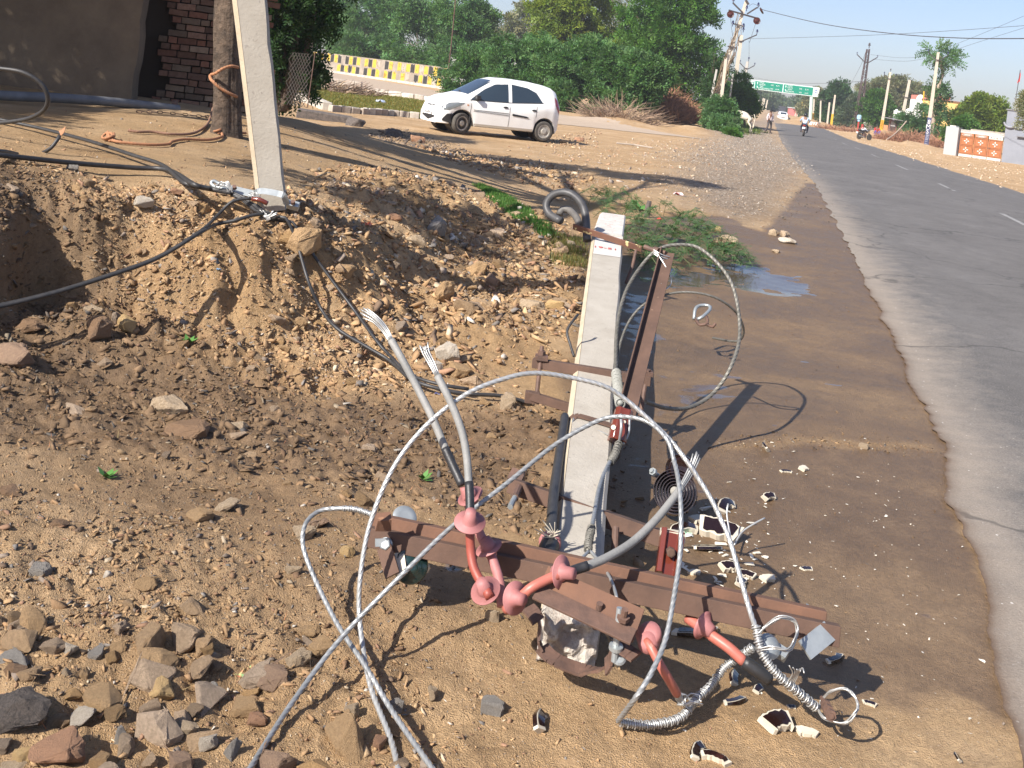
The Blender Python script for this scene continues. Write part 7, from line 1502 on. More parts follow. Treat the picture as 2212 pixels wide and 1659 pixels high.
b = MB(); b.add([sq(1.02,.35,-.03), sq(1.04,.18,-.03), sq(1.06,.35,-.03)], [(0,1,2)]); b.lathe(sq(1.04,.55,-.03), (0,-1,0), [(0,.13),(.01,.13)], 14); b.build('round_logo', mat('logo_blue', (.03,.10,.35), .6), t)
b = MB(); q = P(1750,262,d); q2 = P(1753.2,209,d); gz_ = hz(d); q = q+(q-q2)*((q.z-gz_)/(q2.z-q.z)); b.tube([q, q2], .33, 12); b.build('post', mat('pale_green_post', (.50,.62,.54), .6), t)
b = MB(); q2 = P(1617,192,d); q = Vector((q2.x-.3, d, gz_)); b.tube([q, q2], .33, 12); b.build('post', mat('pale_green_post_b', (.50,.62,.54), .6), t)
# ================================================================== BUILDINGS ON THE RIGHT
greyp = mat('blue_grey_house_paint', (.23,.245,.28), .85, (.195,.21,.24), 1.2, bump=.003, bs=8); g0 = P(2163,350.5,74.6); g1 = P(2065,336.5,77)
g0.z = 0; g1.z = 0; du = (g0-g1).normalized(); nf = Vector((du.y, -du.x, 0)); nf = nf if nf.y < 0 else -nf
hs = thing('grey_house', g0, 'blue grey house with curved ledges at the right edge', 'house')
Rm = Matrix((du, -nf, Vector((0,0,1)))).transposed()
def bxh(b, x0, x1, y0, y1, z0, z1): c = g0+du*(x0+x1)/2-nf*(y0+y1)/2+Vector((0,0,(z0+z1)/2)); return b.box(c, (x1-x0, y1-y0, z1-z0), Rm)
b = MB(); bxh(b, 0, 7, 0, 7, 0, 3.85); b.build('wall', greyp, hs)
b = MB(); bxh(b, .3, 7, .3, 6.7, 3.85, 4.65); b.build('parapet', mat('pale_parapet', (.36,.36,.34), .85), hs)
b = MB(); bxh(b, -.06, 7.1, -.08, 7, 3.78, 3.88); bxh(b, .24, 7, .22, 6.8, 4.65, 4.72); bxh(b, .9, 2.6, -.25, 0, 1.95, 2.02); b.build('ledges', mat('dark_grey_trim', (.17,.17,.18), .8), hs)
b = MB(); bxh(b, 1.75, 2.05, -.02, .02, .55, 1.9); fr = b.build('window', mat('window_white_frame', (.66,.66,.68), .7), hs)
b = MB()
for k in range(9): bxh(b, 1.81, 1.9, -.03, 0, .6+k*.14, .7+k*.14); bxh(b, 1.92, 2.0, -.03, 0, .6+k*.14, .7+k*.14)
b.build('grille_opening', mat('dark_opening', (.02,.02,.025), .6), fr)
b = MB()
for (cx_, r_) in ((.35,.42),(.95,.42)): b.tube([g0+du*(cx_+r_*math.cos(q))+nf*.14+Vector((0,0,2.9+r_*math.sin(q)*.8)) for q in np.linspace(math.pi, 2*math.pi, 12)], .07, 6)
b.build('curved_moulding', mat('dark_grey_moulding', (.24,.25,.28), .8), hs)
t = thing('red_flag', P(2196,214,77), 'small red flag on a thin pole above the grey house', 'flag'); b = MB(); f0 = P(2194,216,77); f1 = P(2204,151,77); b.tube([f0, f1], .025, 6); b.build('pole', iron, t)
b = MB(); b.add([P(2203.5,153,77), P(2202,165,77), P(2198,176,77), P(2197.5,180,77), P(2203,176,77), P(2205,160,77)], [(0,1,2,3,4,5)]); b.build('cloth', mat('red_flag_cloth', (.70,.05,.04), .8), t)
gt = thing('orange_gate', g1, 'orange double gate with white star cutouts beside the grey house', 'gate')
gm = mat('orange_gate_paint', (.36,.13,.042), .6, (.31,.11,.037), 2); gw_ = mat('white_gate_trim', (.56,.54,.50), .7); Lg = (g0-g1).length-.05; x0 = .15; Hg = 2.0
def bxg(b, xa, xb, za, zb, th=.06, off=0.): c = g1+du*(xa+xb)/2+nf*off+Vector((0,0,(za+zb)/2)); return b.box(c, (xb-xa, th, zb-za), Rm)
pw = (Lg-x0)/3
for k in range(3):
    b = MB(); bxg(b, x0+k*pw+.02, x0+(k+1)*pw-.02, .22, 1.52); lf = b.build('gate_leaf', gm, gt)
    b = MB()
    for (za, zb) in ((.26,.84),(.9,1.48)):
        xa, xb = x0+k*pw+.09, x0+(k+1)*pw-.09; bxg(b, xa, xb, za, za+.035, .02, .05); bxg(b, xa, xb, zb-.035, zb, .02, .05); bxg(b, xa, xa+.03, za, zb, .02, .045); bxg(b, xb-.03, xb, za, zb, .02, .045)
    b.build('raised_frame', mat('gate_frame_orange', (.29,.10,.035), .6) if k == 0 else bpy.data.materials['gate_frame_orange'], lf)
    for zc_ in (.55, 1.19):
        b = MB(); c = g1+du*(x0+(k+.5)*pw)+nf*.06+Vector((0,0,zc_))
        for q in range(4):
            a = q*math.pi/2; e = du*math.cos(a)+Vector((0,0,1))*math.sin(a); s = du*-math.sin(a)+Vector((0,0,1))*math.cos(a); b.add([c+e*.03, c+e*.12+s*.055, c+e*.21, c+e*.12-s*.055], [(0,1,2,3)])
        b.build('star', gw_, lf)
    b = MB(); bxg(b, x0+k*pw+.03, x0+(k+1)*pw-.03, .02, .2, .05); b.build('white_foot_panel', gw_, lf)
    b = MB(); bxg(b, x0+k*pw+.03, x0+(k+1)*pw-.03, 1.54, 1.76, .05); hp_ = b.build('top_panel', gw_ if k == 2 else gm, lf)
    if k < 2: b = MB(); b.tube([g1+du*(x0+(k+.5)*pw+.36*math.cos(q))+nf*.05+Vector((0,0,1.65+.085*math.sin(q))) for q in np.linspace(0, 6.283, 20)], .016, 5); bxg(b, x0+k*pw+.3, x0+(k+1)*pw-.3, 1.62, 1.68, .03, .03); b.build('oval_grille', gw_, hp_)
    else: text('white_lettering', 'R  A  IZ  R', .16, Matrix.Translation(g1+du*(x0+2.5*pw)+nf*.055+Vector((0,0,1.65))) @ Matrix((du, Vector((0,0,1)), nf)).transposed().to_4x4(), iron, hp_)
b = MB()
for k in range(52): c = x0+k*(Lg-x0)/52; bxg(b, c, c+.035, 1.80, 2.02, .02)
bxg(b, x0, Lg, 1.78, 1.84, .03); b.build('picket_top', gw_, gt)
b = MB(); bxg(b, x0+2*pw-.01, x0+2*pw+.22, .86, .9, .03, .05); b.build('latch', iron, gt)
t = thing('gate_pillar', g1, 'light grey square pillar left of the orange gate', 'pillar'); b = MB(); bxg(b, -.85, .1, 0, 2.12, .6); b.build('shaft', mat('light_grey_pillar', (.36,.37,.37), .85), t); b = MB(); bxg(b, -.6, -.15, 2.12, 2.22, .5); b.build('cap', gw_, t)
t = thing('tin_parapet_wall', g1, 'weathered concrete beam above the orange gate', 'wall'); b = MB(); c = P(2138,288,82); b.box(c, (2.9,.3,.35), Rm); b.build('beam', mat('weathered_beam', (.40,.36,.31), .9, (.28,.25,.21), 3), t)
# yellow house, tanks, dish, shed
t = thing('yellow_house', P(2060,262,140), 'pale yellow house behind the trees on the right', 'house'); b = MB(); c = P(2058,243,140); c.z = 2.9; b.box(c, (6.0,5,5.8), Euler((0,0,.1)).to_matrix()); b.build('wall', mat('yellow_house_paint', (.78,.56,.20), .85), t)
b = MB(); b.box(Vector((c.x, c.y, 5.87)), (6.3,5.3,.14), Euler((0,0,.1)).to_matrix()); b.build('roof_slab', mat('brown_roof_edge', (.25,.13,.10), .9), t)
b = MB(); b.box(Vector((c.x-.9, c.y+1, 6.3)), (1.0,1.2,.8)); b.build('stair_head', mat('salmon_roof', (.62,.20,.15), .85), t)
t = thing('salmon_roof_house', P(2003,215,160), 'house with salmon band and white wall behind the two tier tree', 'house'); c = P(2001,230,160); b = MB(); b.box(Vector((c.x, c.y, 3.1)), (3.6,4,6.2)); b.build('wall', wht, t); b = MB(); b.box(Vector((c.x+.3, c.y, 6.55)), (4.0,4.2,.7)); b.build('roof_band', bpy.data.materials['salmon_roof'], t)
def tank(px, py, d, rpx, label):
    c = P(px, py, d); r_ = rpx/F*d; t = thing('water_tank', c, label, 'water tank'); MB().lathe(c-Vector((0,0,r_)), (0,0,1), [(0,r_*.95),(r_*.3,r_),(r_*.35,r_*.93),(r_*.7,r_),(r_*.75,r_*.93),(r_*1.2,r_),(r_*1.6,r_*.75),(r_*1.9,r_*.35),(r_*2.05,r_*.3)], 20).build('tank_shell', wht, t, smooth=True)
    b = MB(); b.box(Vector((c.x, c.y, (c.z-r_)/2+hz(d)/2)), (r_*2.2,r_*2.2,c.z-r_-hz(d))); b.build('stand', greyp, t)
tank(1962,243,128,8,'white ribbed water tank right of the tin shed roof'); tank(2091,258,112,7,'white water tank half hidden by the bush behind the gate'); 
t = thing('white_box_tank', P(1941,245,130), 'white squarish tank behind the tin shed roof', 'water tank'); b = MB(); b.box(P(1940,246,130), (.9,.8,.75)); b.tube([P(1937,240,130), P(1937,236,130)], .15, 8); b.build('tank_shell', wht, t, bevel=.08)
b = MB(); c = P(1940,246,130); b.box(Vector((c.x, c.y, (c.z-.38)/2)), (.9,.8,c.z-.38)); b.build('stand', greyp, t)
t = thing('satellite_dish', P(1992,212,150), 'white satellite dish left of the blue striped pole top', 'satellite dish'); MB().lathe(P(1988,212,150), (-1,-.5,.5), [(0,.08),(.05,.3),(.15,.5),(.16,.5),(.07,.3),(.03,.08)], 20).build('dish', wht, t, smooth=True)
b = MB(); q = P(1995,222,150); b.tube([Vector((q.x,q.y,hz(150))), q, P(1992,214,150)], .06, 6); b.tube([P(1985,218,150), P(1978,215,150)], .04, 5); b.build('mast', iron, t)
t = thing('yellow_post', P(1993,228,145), 'thin yellow post beside the satellite dish', 'post'); b = MB(); b.tube([P(1991,290,145), P(1996,197,145)], .1, 6); b.build('shaft', yel, t)
d = 118; s0 = P(1918,287,d); t = thing('tin_shed', Vector((s0.x, d, hz(d))), 'small tin shed with dark door and corrugated side between the two big poles', 'shed')
z0 = hz(d); X0, X1, X2 = P(1921,265,d).x, P(1937,265,d).x, P(1965,265,d).x
b = MB(); b.box(((X0+X1)/2, d, z0+1.1), (X1-X0, .2, 2.2)); b.build('front_wall', mat('brown_shed_front', (.24,.11,.09), .8), t)
b = MB(); b.box(((X0+X1)/2-.03, d-.13, z0+1.0), ((X1-X0)*.72, .05, 1.5)); dr = b.build('door', mat('dark_shop_opening', (.05,.04,.04), .7), t)
b = MB(); b.box(((X0+X1)/2-.03, d-.17, z0+1.75), ((X1-X0)*.62, .03, .55)); b.build('poster', mat('faded_poster', (.45,.43,.42), .7, (.3,.27,.27), 6), t)
b = MB(); nn = 26
for k in range(nn):
    xa = X1+(X2-X1)*k/nn; xb = X1+(X2-X1)*(k+1)/nn; da, db = (.03 if k % 2 else -.03), (-.03 if k % 2 else .03); ya = d+.02*k; b.quad((xa, ya+da, z0+1.15-.0*k), (xb, ya+db, z0+1.15), (xb, ya+db, z0+2.2), (xa, ya+da, z0+2.25))
b.build('corrugated_side', mat('corrugated_tin', (.40,.42,.44), .5, (.3,.3,.31), 2, metal=.4), t)
b = MB(); b.box(((X1+X2)/2, d+.6, z0+.6), (X2-X1, .1, 1.1)); b.build('low_side_wall', mat('shed_low_wall', (.3,.26,.22), .9), t)
b = MB(); b.box(((X0+X2)/2-.2, d, z0+2.3), (X2-X0+.7, 1.6, .06), Euler((.05,.06,0)).to_matrix()); b.build('roof_sheet', mat('dusty_roof_sheet', (.28,.27,.27), .7), t)
t = thing('orange_stone_post', P(1914,283,122), 'orange painted stone slab standing left of the tin shed', 'post'); b = MB(); c = P(1913,275,122); b.box((c.x, 122, z0+.75), (.42,.25,1.6)); b.build('slab', mat('orange_plaster', (.62,.30,.15), .8), t)
g = G(1930,300); tag(MB().tube(crv([P(1915,302,100), P(1932,290,103), P(1948,274,106), P(1958,262,108)], .5), .07, 6).build('dead_branch', mat('pale_dead_branch', (.42,.32,.24), .9), None, off=g), 'long pale dead branch leaning on the thorn pile', 'branch')
# roadside shrine like pillar and small white wall
t = thing('small_white_wall', P(1880,275,150), 'low white wall behind the parked motorcycle', 'wall'); b = MB(); c = P(1881,275,150); b.box((c.x, 150, hz(150)+.75), (2.3,.3,1.5)); b.build('wall', wht, t)
t = thing('yellow_small_wall', P(1853,278,150), 'narrow pale yellow wall between the legs of the lattice mast', 'wall'); b = MB(); c = P(1853,273,152); b.box((c.x, 152, hz(152)+.9), (.75,.3,1.8)); b.build('wall', mat('pale_yellow_wall', (.74,.66,.38), .85), t)
t = thing('water_stand', P(1856,268,148), 'red and blue topped round drum stand beside the lattice mast', 'stand'); c = P(1856,255,148); MB().lathe((c.x,148,c.z-.5), (0,0,1), [(0,.18),(.3,.22),(.35,.33),(.8,.33),(.95,.2)], 14).build('drum', mat('light_blue_drum', (.30,.50,.68), .5), t, smooth=True); b = MB(); b.tube([(c.x,148,hz(148)), (c.x,148,c.z-.5)], .13, 8); b.tube([(c.x+.6,148,hz(148)), (c.x+.6,148,c.z-.8)], .17, 8); b.build('red_posts', mat('red_post_paint', (.35,.04,.03), .7), t)
t = thing('pink_kiosk', P(1715,240,330), 'tiny pinkish red kiosk at the far end of the road', 'kiosk'); c = P(1713,238,330); b = MB(); b.box((c.x, 330, hz(330)+1.2), (2.8,2,2.4)); b.build('walls', mat('pinkish_red', (.62,.20,.18), .8), t); b = MB(); b.box((c.x, 330, hz(330)+2.5), (3.2,2.4,.2)); b.build('roof', wht, t)
t = thing('white_barn', P(1060,140,150), 'whitish building half hidden behind the feathery bushes', 'building'); c = P(1050,115,150); b = MB(); b.box((c.x+1.5, 150, 3.4), (14,6,6.2), Euler((0,0,-.08)).to_matrix()); b.build('wall', mat('white_barn_wall', (.66,.66,.68), .85, (.5,.5,.52), .6), t); b = MB(); b.box((c.x+1.5, 150, 6.6), (14.8,7,.2), Euler((0,0,-.08)).to_matrix()); b.build('roof', mat('grey_barn_roof', (.4,.42,.45), .7), t)
# ================================================================== CARS
carw = mat('white_car_paint', (.84,.84,.82), .3, (.78,.77,.74), 1.5, coat=.3); glass = mat('dark_car_glass', (.03,.045,.06), .08, spec=.8, coat=.3); blkp = mat('black_plastic', (.022,.022,.023), .55); tyre = mat('dusty_tyre', (.055,.05,.045), .85, (.10,.09,.075), 6); rim = mat('steel_wheel_rim', (.50,.48,.44), .5, (.3,.27,.22), 8, metal=.3); lampg = mat('headlamp_glass', (.22,.235,.235), .12, coat=.6, metal=.3); redl = mat('tail_lamp_red', (.30,.02,.02), .2, coat=.5); seatm = mat('car_seat_fabric', (.07,.065,.065), .8)
def car(name, loc, rot, label, full=True, S=1.0):
    """hatchback, x forward; L 3.5 m"""
    Mx = Matrix.Translation(loc) @ Matrix.Rotation(rot, 4, 'Z') @ Matrix.Scale(S, 4)
    t = thing(name, loc, label, 'car'); WB0, WB1 = 1.13, -1.25; WR = .275
    xs = np.linspace(-1.74, 1.76, 85)
    top = np.interp(xs, [-1.74,-1.70,-1.60,-1.45,-1.2,-.8,-.3,.05,.35,.65,.95,1.15,1.4,1.6,1.70,1.76], [.98,1.16,1.36,1.44,1.49,1.53,1.545,1.53,1.44,1.25,1.06,.99,.92,.82,.72,.58])
    belt = np.interp(xs, [-1.74,-1.5,-1.0,0,.7,1.0,1.3,1.6,1.76], [.94,1.02,.97,.90,.865,.85,.80,.70,.48])
    hw = np.interp(xs, [-1.74,-1.68,-1.5,-1.2,-.5,.5,1.0,1.3,1.55,1.68,1.76], [.56,.66,.74,.775,.79,.79,.785,.77,.74,.70,.60])
    roofw = np.interp(xs, [-1.74,-1.6,-1.3,0,.4,.8,1.0,1.3,1.6,1.76], [.42,.50,.53,.56,.57,.60,.64,.66,.62,.48])
    bot = np.full(len(xs), .22); bot = np.where(xs > 1.62, .22+.0*(xs-1.6), bot); bot = np.where(xs < -1.62, .26+(-(xs+1.62))*.6, bot)
    archR = .335
    for wc in (WB0, WB1):
        q = archR**2-(xs-wc)**2; bot = np.where(q > 0, np.maximum(bot, WR+np.sqrt(np.maximum(q, 0))), bot)
    SEC = []
    for i, x in enumerate(xs):
        b0 = bot[i]; W_ = hw[i]; bl = max(belt[i], b0+.08); tp = max(top[i], bl+.012); rw = min(roofw[i], W_*.97); mid = b0+(bl-b0)*.5
        pts = [(0, b0), (W_*.86, b0), (W_*.965, b0+.02), (W_*1.0, mid), (W_*.995, bl-.05*min(1,(bl-b0)*2)), (W_*.955, bl), ((W_*.955*.55+rw*.45), bl+(tp-bl)*.45), (rw*1.0, bl+(tp-bl)*.88), (rw*.80, tp-.012), (rw*.4, tp), (0, tp+.002)]
        SEC.append([(x, y, z) for y, z in pts])
    n = len(SEC[0]); b = MB(); V = []; Fq = []
    for s in SEC:
        full_ = s+[(x, -y, z) for x, y, z in s[-2:0:-1]]; V += [Mx @ Vector(p) for p in full_]
    m = 2*n-2
    for i in range(len(SEC)-1):
        for k in range(m): Fq.append((i*m+k, i*m+(k+1) % m, (i+1)*m+(k+1) % m, (i+1)*m+k))
    Fq += [tuple(range(m)), tuple(range((len(SEC)-1)*m, len(SEC)*m))]; b.add(V, Fq); body = b.build('body', carw, t, smooth=True)
    def ysurf(x, z, sg):
        i = int(np.clip(np.searchsorted(xs, x), 1, len(xs)-1)); f = (x-xs[i-1])/(xs[i]-xs[i-1]); r_ = []
        for q in (i-1, i):
            s = SEC[q]; zz = [p[2] for p in s[2:9]]; yy = [p[1] for p in s[2:9]]; r_.append(np.interp(z, zz, yy))
        return sg*(r_[0]*(1-f)+r_[1]*f)
    def sidepatch(nm, xa, xb, lo, hi, m_, sg, off=.006, par=body, nx=16, nz=6):
        b = MB(); vs = []
        for i in range(nx+1):
            x = xa+(xb-xa)*i/nx; z0, z1 = lo(x), hi(x)
            for j in range(nz+1): z = z0+(z1-z0)*j/nz; vs.append(Mx @ Vector((x, ysurf(x, z, sg)+sg*off, z)))
        b.add(vs, [(i*(nz+1)+j, (i+1)*(nz+1)+j, (i+1)*(nz+1)+j+1, i*(nz+1)+j+1) for i in range(nx) for j in range(nz)]); return b.build(nm, m_, par, smooth='all')
    I = lambda *a: (lambda x: float(np.interp(x, a[0::2], a[1::2])))
    def toppatch(nm, xa, xb, t0, t1, m_, off=.006, nx=12, ny=10):
        b = MB(); vs = []
        for i in range(nx+1):
            x = xa+(xb-xa)*i/nx; q = int(np.clip(np.searchsorted(xs, x), 1, len(xs)-1)); f = (x-xs[q-1])/(xs[q]-xs[q-1])
            def S_(y):
                r_ = []
                for qq in (q-1, q):
                    s = SEC[qq]; yy = [p[1] for p in s[10:5:-1]]; zz = [p[2] for p in s[10:5:-1]]; r_.append(np.interp(abs(y), yy, zz))
                return r_[0]*(1-f)+r_[1]*f
            w_ = t0(x)
            for j in range(ny+1): y = w_*(-1+2*j/ny); vs.append(Mx @ Vector((x+(off if xa > 0 else -off), y, S_(y)+off)))
        b.add(vs, [(i*(ny+1)+j, (i+1)*(ny+1)+j, (i+1)*(ny+1)+j+1, i*(ny+1)+j+1) for i in range(nx) for j in range(ny)]); return b.build(nm, m_, body, smooth='all')
    toppatch('windscreen', .30, .99, I(.30,.50,.99,.585), None, glass)
    toppatch('rear_window', -1.70, -1.48, I(-1.70,.40,-1.48,.42), None, glass)
    for sg in (1, -1):
        sidepatch('front_side_window', -.12, .93, I(-.12,.93,.93,.90), I(-.12,1.40,.25,1.36,.55,1.20,.93,.92), glass, sg)
        sidepatch('rear_side_window', -1.12, -.22, I(-1.12,1.02,-.22,.94), I(-1.12,1.03,-.95,1.26,-.7,1.36,-.22,1.41), glass, sg)
        sidepatch('window_sill_trim', -1.15, .98, I(-1.15,1.005,-.2,.925,.98,.885), I(-1.15,1.02,-.2,.94,.98,.90), blkp, sg, .010, nz=1)
        sidepatch('side_moulding', -.75, -.25, I(-.75,.585,-.7,.575,-.25,.60), I(-.75,.59,-.66,.62,-.25,.655), blkp, sg, .012, nz=1)
        sidepatch('side_moulding', -.15, .85, I(-.15,.635,.85,.64), I(-.15,.65,.85,.655), blkp, sg, .010, nz=1); sidepatch('side_moulding', -.15, .85, I(-.15,.585,.85,.61), I(-.15,.60,.85,.62), blkp, sg, .010, nz=1)
        for xx in (.93, -.17, -.95): sidepatch('door_seam', xx-.006, xx+.006, I(-2,.30 if xx > -.9 else .6,2,.30 if xx > -.9 else .6), I(-2,.90,2,.90), mat('panel_gap', (.12,.12,.12), .8) if 'panel_gap' not in bpy.data.materials else bpy.data.materials['panel_gap'], sg, .004, nx=1)
        for xx in (-.04, -.88): sidepatch('door_handle', xx-.075, xx+.075, I(-2,.785,2,.785) if False else (lambda x, c=xx: .795-.022*math.sqrt(max(0, 1-((x-c)/.076)**2))), (lambda x, c=xx: .795+.026*math.sqrt(max(0, 1-((x-c)/.076)**2))), blkp, sg, .014, nx=10, nz=1)
        # mirror
        b = MB(); c = Vector((.78, sg*(abs(ysurf(.78,.95,1))+.09), .97)); 
        b.box(Mx @ c, (.12,.16,.12), Matrix.Rotation(rot, 3, 'Z')); b.bar(Mx @ (c+Vector((0,-sg*.12,-.03))), Mx @ c, .06, .03); b.build('mirror', blkp, body, bevel=.03)
        # headlamp
        sidepatch('headlamp', 1.12, 1.68, I(1.12,.79,1.3,.68,1.5,.585,1.68,.57), I(1.12,.80,1.3,.80,1.5,.77,1.68,.66), lampg, sg, .008)
        sidepatch('tail_lamp', -1.70, -1.52, I(-1.70,.74,-1.52,.98), I(-1.70,1.05,-1.52,1.20), redl, sg, .012)
        sidepatch('side_indicator', 1.0, 1.05, I(0,.74,2,.74), I(0,.77,2,.77), mat('amber_lamp', (.5,.15,.02), .3) if 'amber_lamp' not in bpy.data.materials else bpy.data.materials['amber_lamp'], sg, .01, nx=2, nz=1)
        sidepatch('sill_grime', -.9, .8, I(-1,.245,1,.245), I(-1,.30,1,.30), mat('road_grime', (.42,.37,.3), .8) if 'road_grime' not in bpy.data.materials else bpy.data.materials['road_grime'], sg, .003, nz=1)
        for wc in (WB0, WB1):
            steer = (.30 if wc > 0 and full else 0); c = Vector((wc, sg*.68, WR)); a = Matrix.Rotation(steer, 3, 'Z') @ Vector((0, sg, 0)); C0 = Mx @ c; A3 = (Mx.to_3x3() @ a).normalized()
            w_ = MB(); w_.lathe(C0-A3*.075, A3, [(0,.20),(.0,.25),(.02,.272),(.075,.275),(.13,.272),(.15,.25),(.152,.20),(.13,.185)], 32); wh = w_.build('wheel', tyre, t, smooth=True)
            r_ = MB(); r_.lathe(C0+A3*.055, A3, [(0,.02),(0,.185),(.014,.19),(.014,.165),(-.02,.15),(-.02,.09),(.02,.07),(.025,.03),(.02,.01)], 28); r_.build('rim', rim, wh, smooth=True)
            h_ = MB(); xx_ = A3.orthogonal().normalized(); yy_ = A3.cross(xx_)
            for q in range(10): an = q*.628; h_.lathe(C0+A3*.036+(xx_*math.cos(an)+yy_*math.sin(an))*.128, A3, [(0,.017),(.004,.017)], 8)
            h_.build('rim_holes', blkp, wh)
            # arch lining
            l_ = MB(); l_.lathe(Mx @ Vector((wc, sg*.35, WR+.02)), Mx.to_3x3() @ Vector((0, sg, 0)), [(0,.315),(.36,.315),(.36,.30),(0,.30)], 32); l_.build('arch_liner', blkp, body)
    # grille, plate, lower intake, badge, torn corner, antenna
    def front(y, z, e=.004):
        best = None
        for i in range(len(xs)-1, 0, -1):
            s = SEC[i]; zz = [p[2] for p in s[1:10]]; yy = [p[1] for p in s[1:10]]
            if z <= s[-1][2]-.0 and z >= s[0][2] and np.interp(z, zz, yy) >= abs(y): best = xs[i]; break
        return Vector(((best or 1.5)+e, y, z))
    def fpatch(nm, ys, lo, hi, m_, e=.01, ny=12, nz=4):
        b = MB(); vs = []
        for i in range(ny+1):
            y = ys[0]+(ys[1]-ys[0])*i/ny
            for j in range(nz+1): z = lo(y)+(hi(y)-lo(y))*j/nz; vs.append(Mx @ front(y, z, e))
        b.add(vs, [(i*(nz+1)+j, (i+1)*(nz+1)+j, (i+1)*(nz+1)+j+1, i*(nz+1)+j+1) for i in range(ny) for j in range(nz)]); return b.build(nm, m_, body, smooth='all')
    if full:
        fpatch('upper_grille', (-.30,.30), I(-.30,.665,0,.585,.30,.665), I(-.30,.70,-.1,.67,.1,.67,.30,.70), blkp, .014); fpatch('badge', (-.07,.07), I(-1,.60,1,.60), I(-1,.655,1,.655), galv, .03, 4, 2)
        fpatch('lower_intake', (-.42,.42), I(-.42,.36,0,.27,.42,.36), I(-1,.40,1,.40), blkp, .012)
        pl = fpatch('number_plate', (-.25,.25), I(-1,.41,1,.41), I(-1,.51,1,.51), wht, .045, 6, 2); c = front(0, .46, .055); fw = Mx.to_3x3() @ Vector((1,0,0)); lf = Mx.to_3x3() @ Vector((0,1,0))
        text('plate_text', '2V.LA.PW', .10, Matrix.Translation(Mx @ c) @ Matrix((lf, Vector((0,0,1)), fw)).transposed().to_4x4(), iron, pl)
        sidepatch('torn_bumper_gap', 1.42, 1.66, I(1.42,.24,1.66,.30), I(1.42,.50,1.56,.48,1.66,.34), blkp, 1 if full else -1, .012)
        b = MB(); b.tube([Mx @ Vector((.02,0,1.53)), Mx @ Vector((-.06,0,1.60))], .012, 6); b.build('antenna', blkp, body)
        b = MB(); b.bar(Mx @ Vector((1.0,.35,1.01)), Mx @ Vector((.93,-.15,1.085)), .03, .03); b.bar(Mx @ Vector((1.02,-.3,1.0)), Mx @ Vector((.95,-.65,.98)), .03, .03); b.build('wiper', blkp, body)
    else:
        b = MB(); b.box(Mx @ Vector((-1.745,0,.74)), (.02*S,.5*S,.12*S), Matrix.Rotation(rot, 3, 'Z')); b.build('number_plate', iron, body)
        b = MB(); b.box(Mx @ Vector((-1.70,0,.34)), (.06*S,1.1*S,.10*S), Matrix.Rotation(rot, 3, 'Z')); b.build('lower_bumper', blkp, body)
    return t
gF, gR = G(995,291), G(1163,306.5); dv = (gF-gR).normalized(); rot = math.atan2(dv.y, dv.x)
side_n = Vector((-dv.y, dv.x, 0)); side_n = side_n if side_n.y > 0 else -side_n    # away from the camera
cc = (gF+gR)/2+side_n*.70+dv*.06; cc.z = (gF.z+gR.z)/2+.02
car('parked_hatchback', cc, rot+R(2), 'white hatchback car parked on the forecourt, its lower front bumper torn', S=1.03)
g = G(1695.5,258); car('distant_car', (g.x, g.y+1.5, hz(g.y)+.01), math.atan2(1, .255)+.05, 'small white car seen from behind far down the road', full=False)
# ================================================================== PEOPLE, RIDERS, COWS
def skin(name, nodes, edges, mat_, parent, sub=1):
    """nodes: name -> (pos, radius)"""
    me = bpy.data.meshes.new(name); ks = list(nodes); me.from_pydata([tuple(nodes[k][0]) for k in ks], [(ks.index(a), ks.index(b_)) for a, b_ in edges], []); me.update()
    o = bpy.data.objects.new(name, me); C.objects.link(o); md = o.modifiers.new('s', 'SKIN'); me.skin_vertices or me.attributes
    for i, k in enumerate(ks):
        r_ = nodes[k][1]; me.skin_vertices[0].data[i].radius = (r_ if isinstance(r_, tuple) else (r_, r_)); me.skin_vertices[0].data[i].use_root = (i == 0)
    sb = o.modifiers.new('u', 'SUBSURF'); sb.levels = sub; sb.render_levels = sub; bpy.context.view_layer.update()
    me2 = bpy.data.meshes.new_from_object(o.evaluated_get(bpy.context.evaluated_depsgraph_get())); bpy.data.objects.remove(o)
    o_ = Vector((0,0,0)); p_ = parent
    while p_ is not None: o_ = o_+Vector(p_.location); p_ = p_.parent
    me2.transform(Matrix.Translation(-o_)); me2.name = name
    me2.polygons.foreach_set('use_smooth', [True]*len(me2.polygons)); me2.materials.clear()
    return link(name, me2, mat_, parent)
skinm = mat('brown_skin', (.20,.10,.062), .6); hairm = mat('black_hair', (.012,.010,.010), .6)
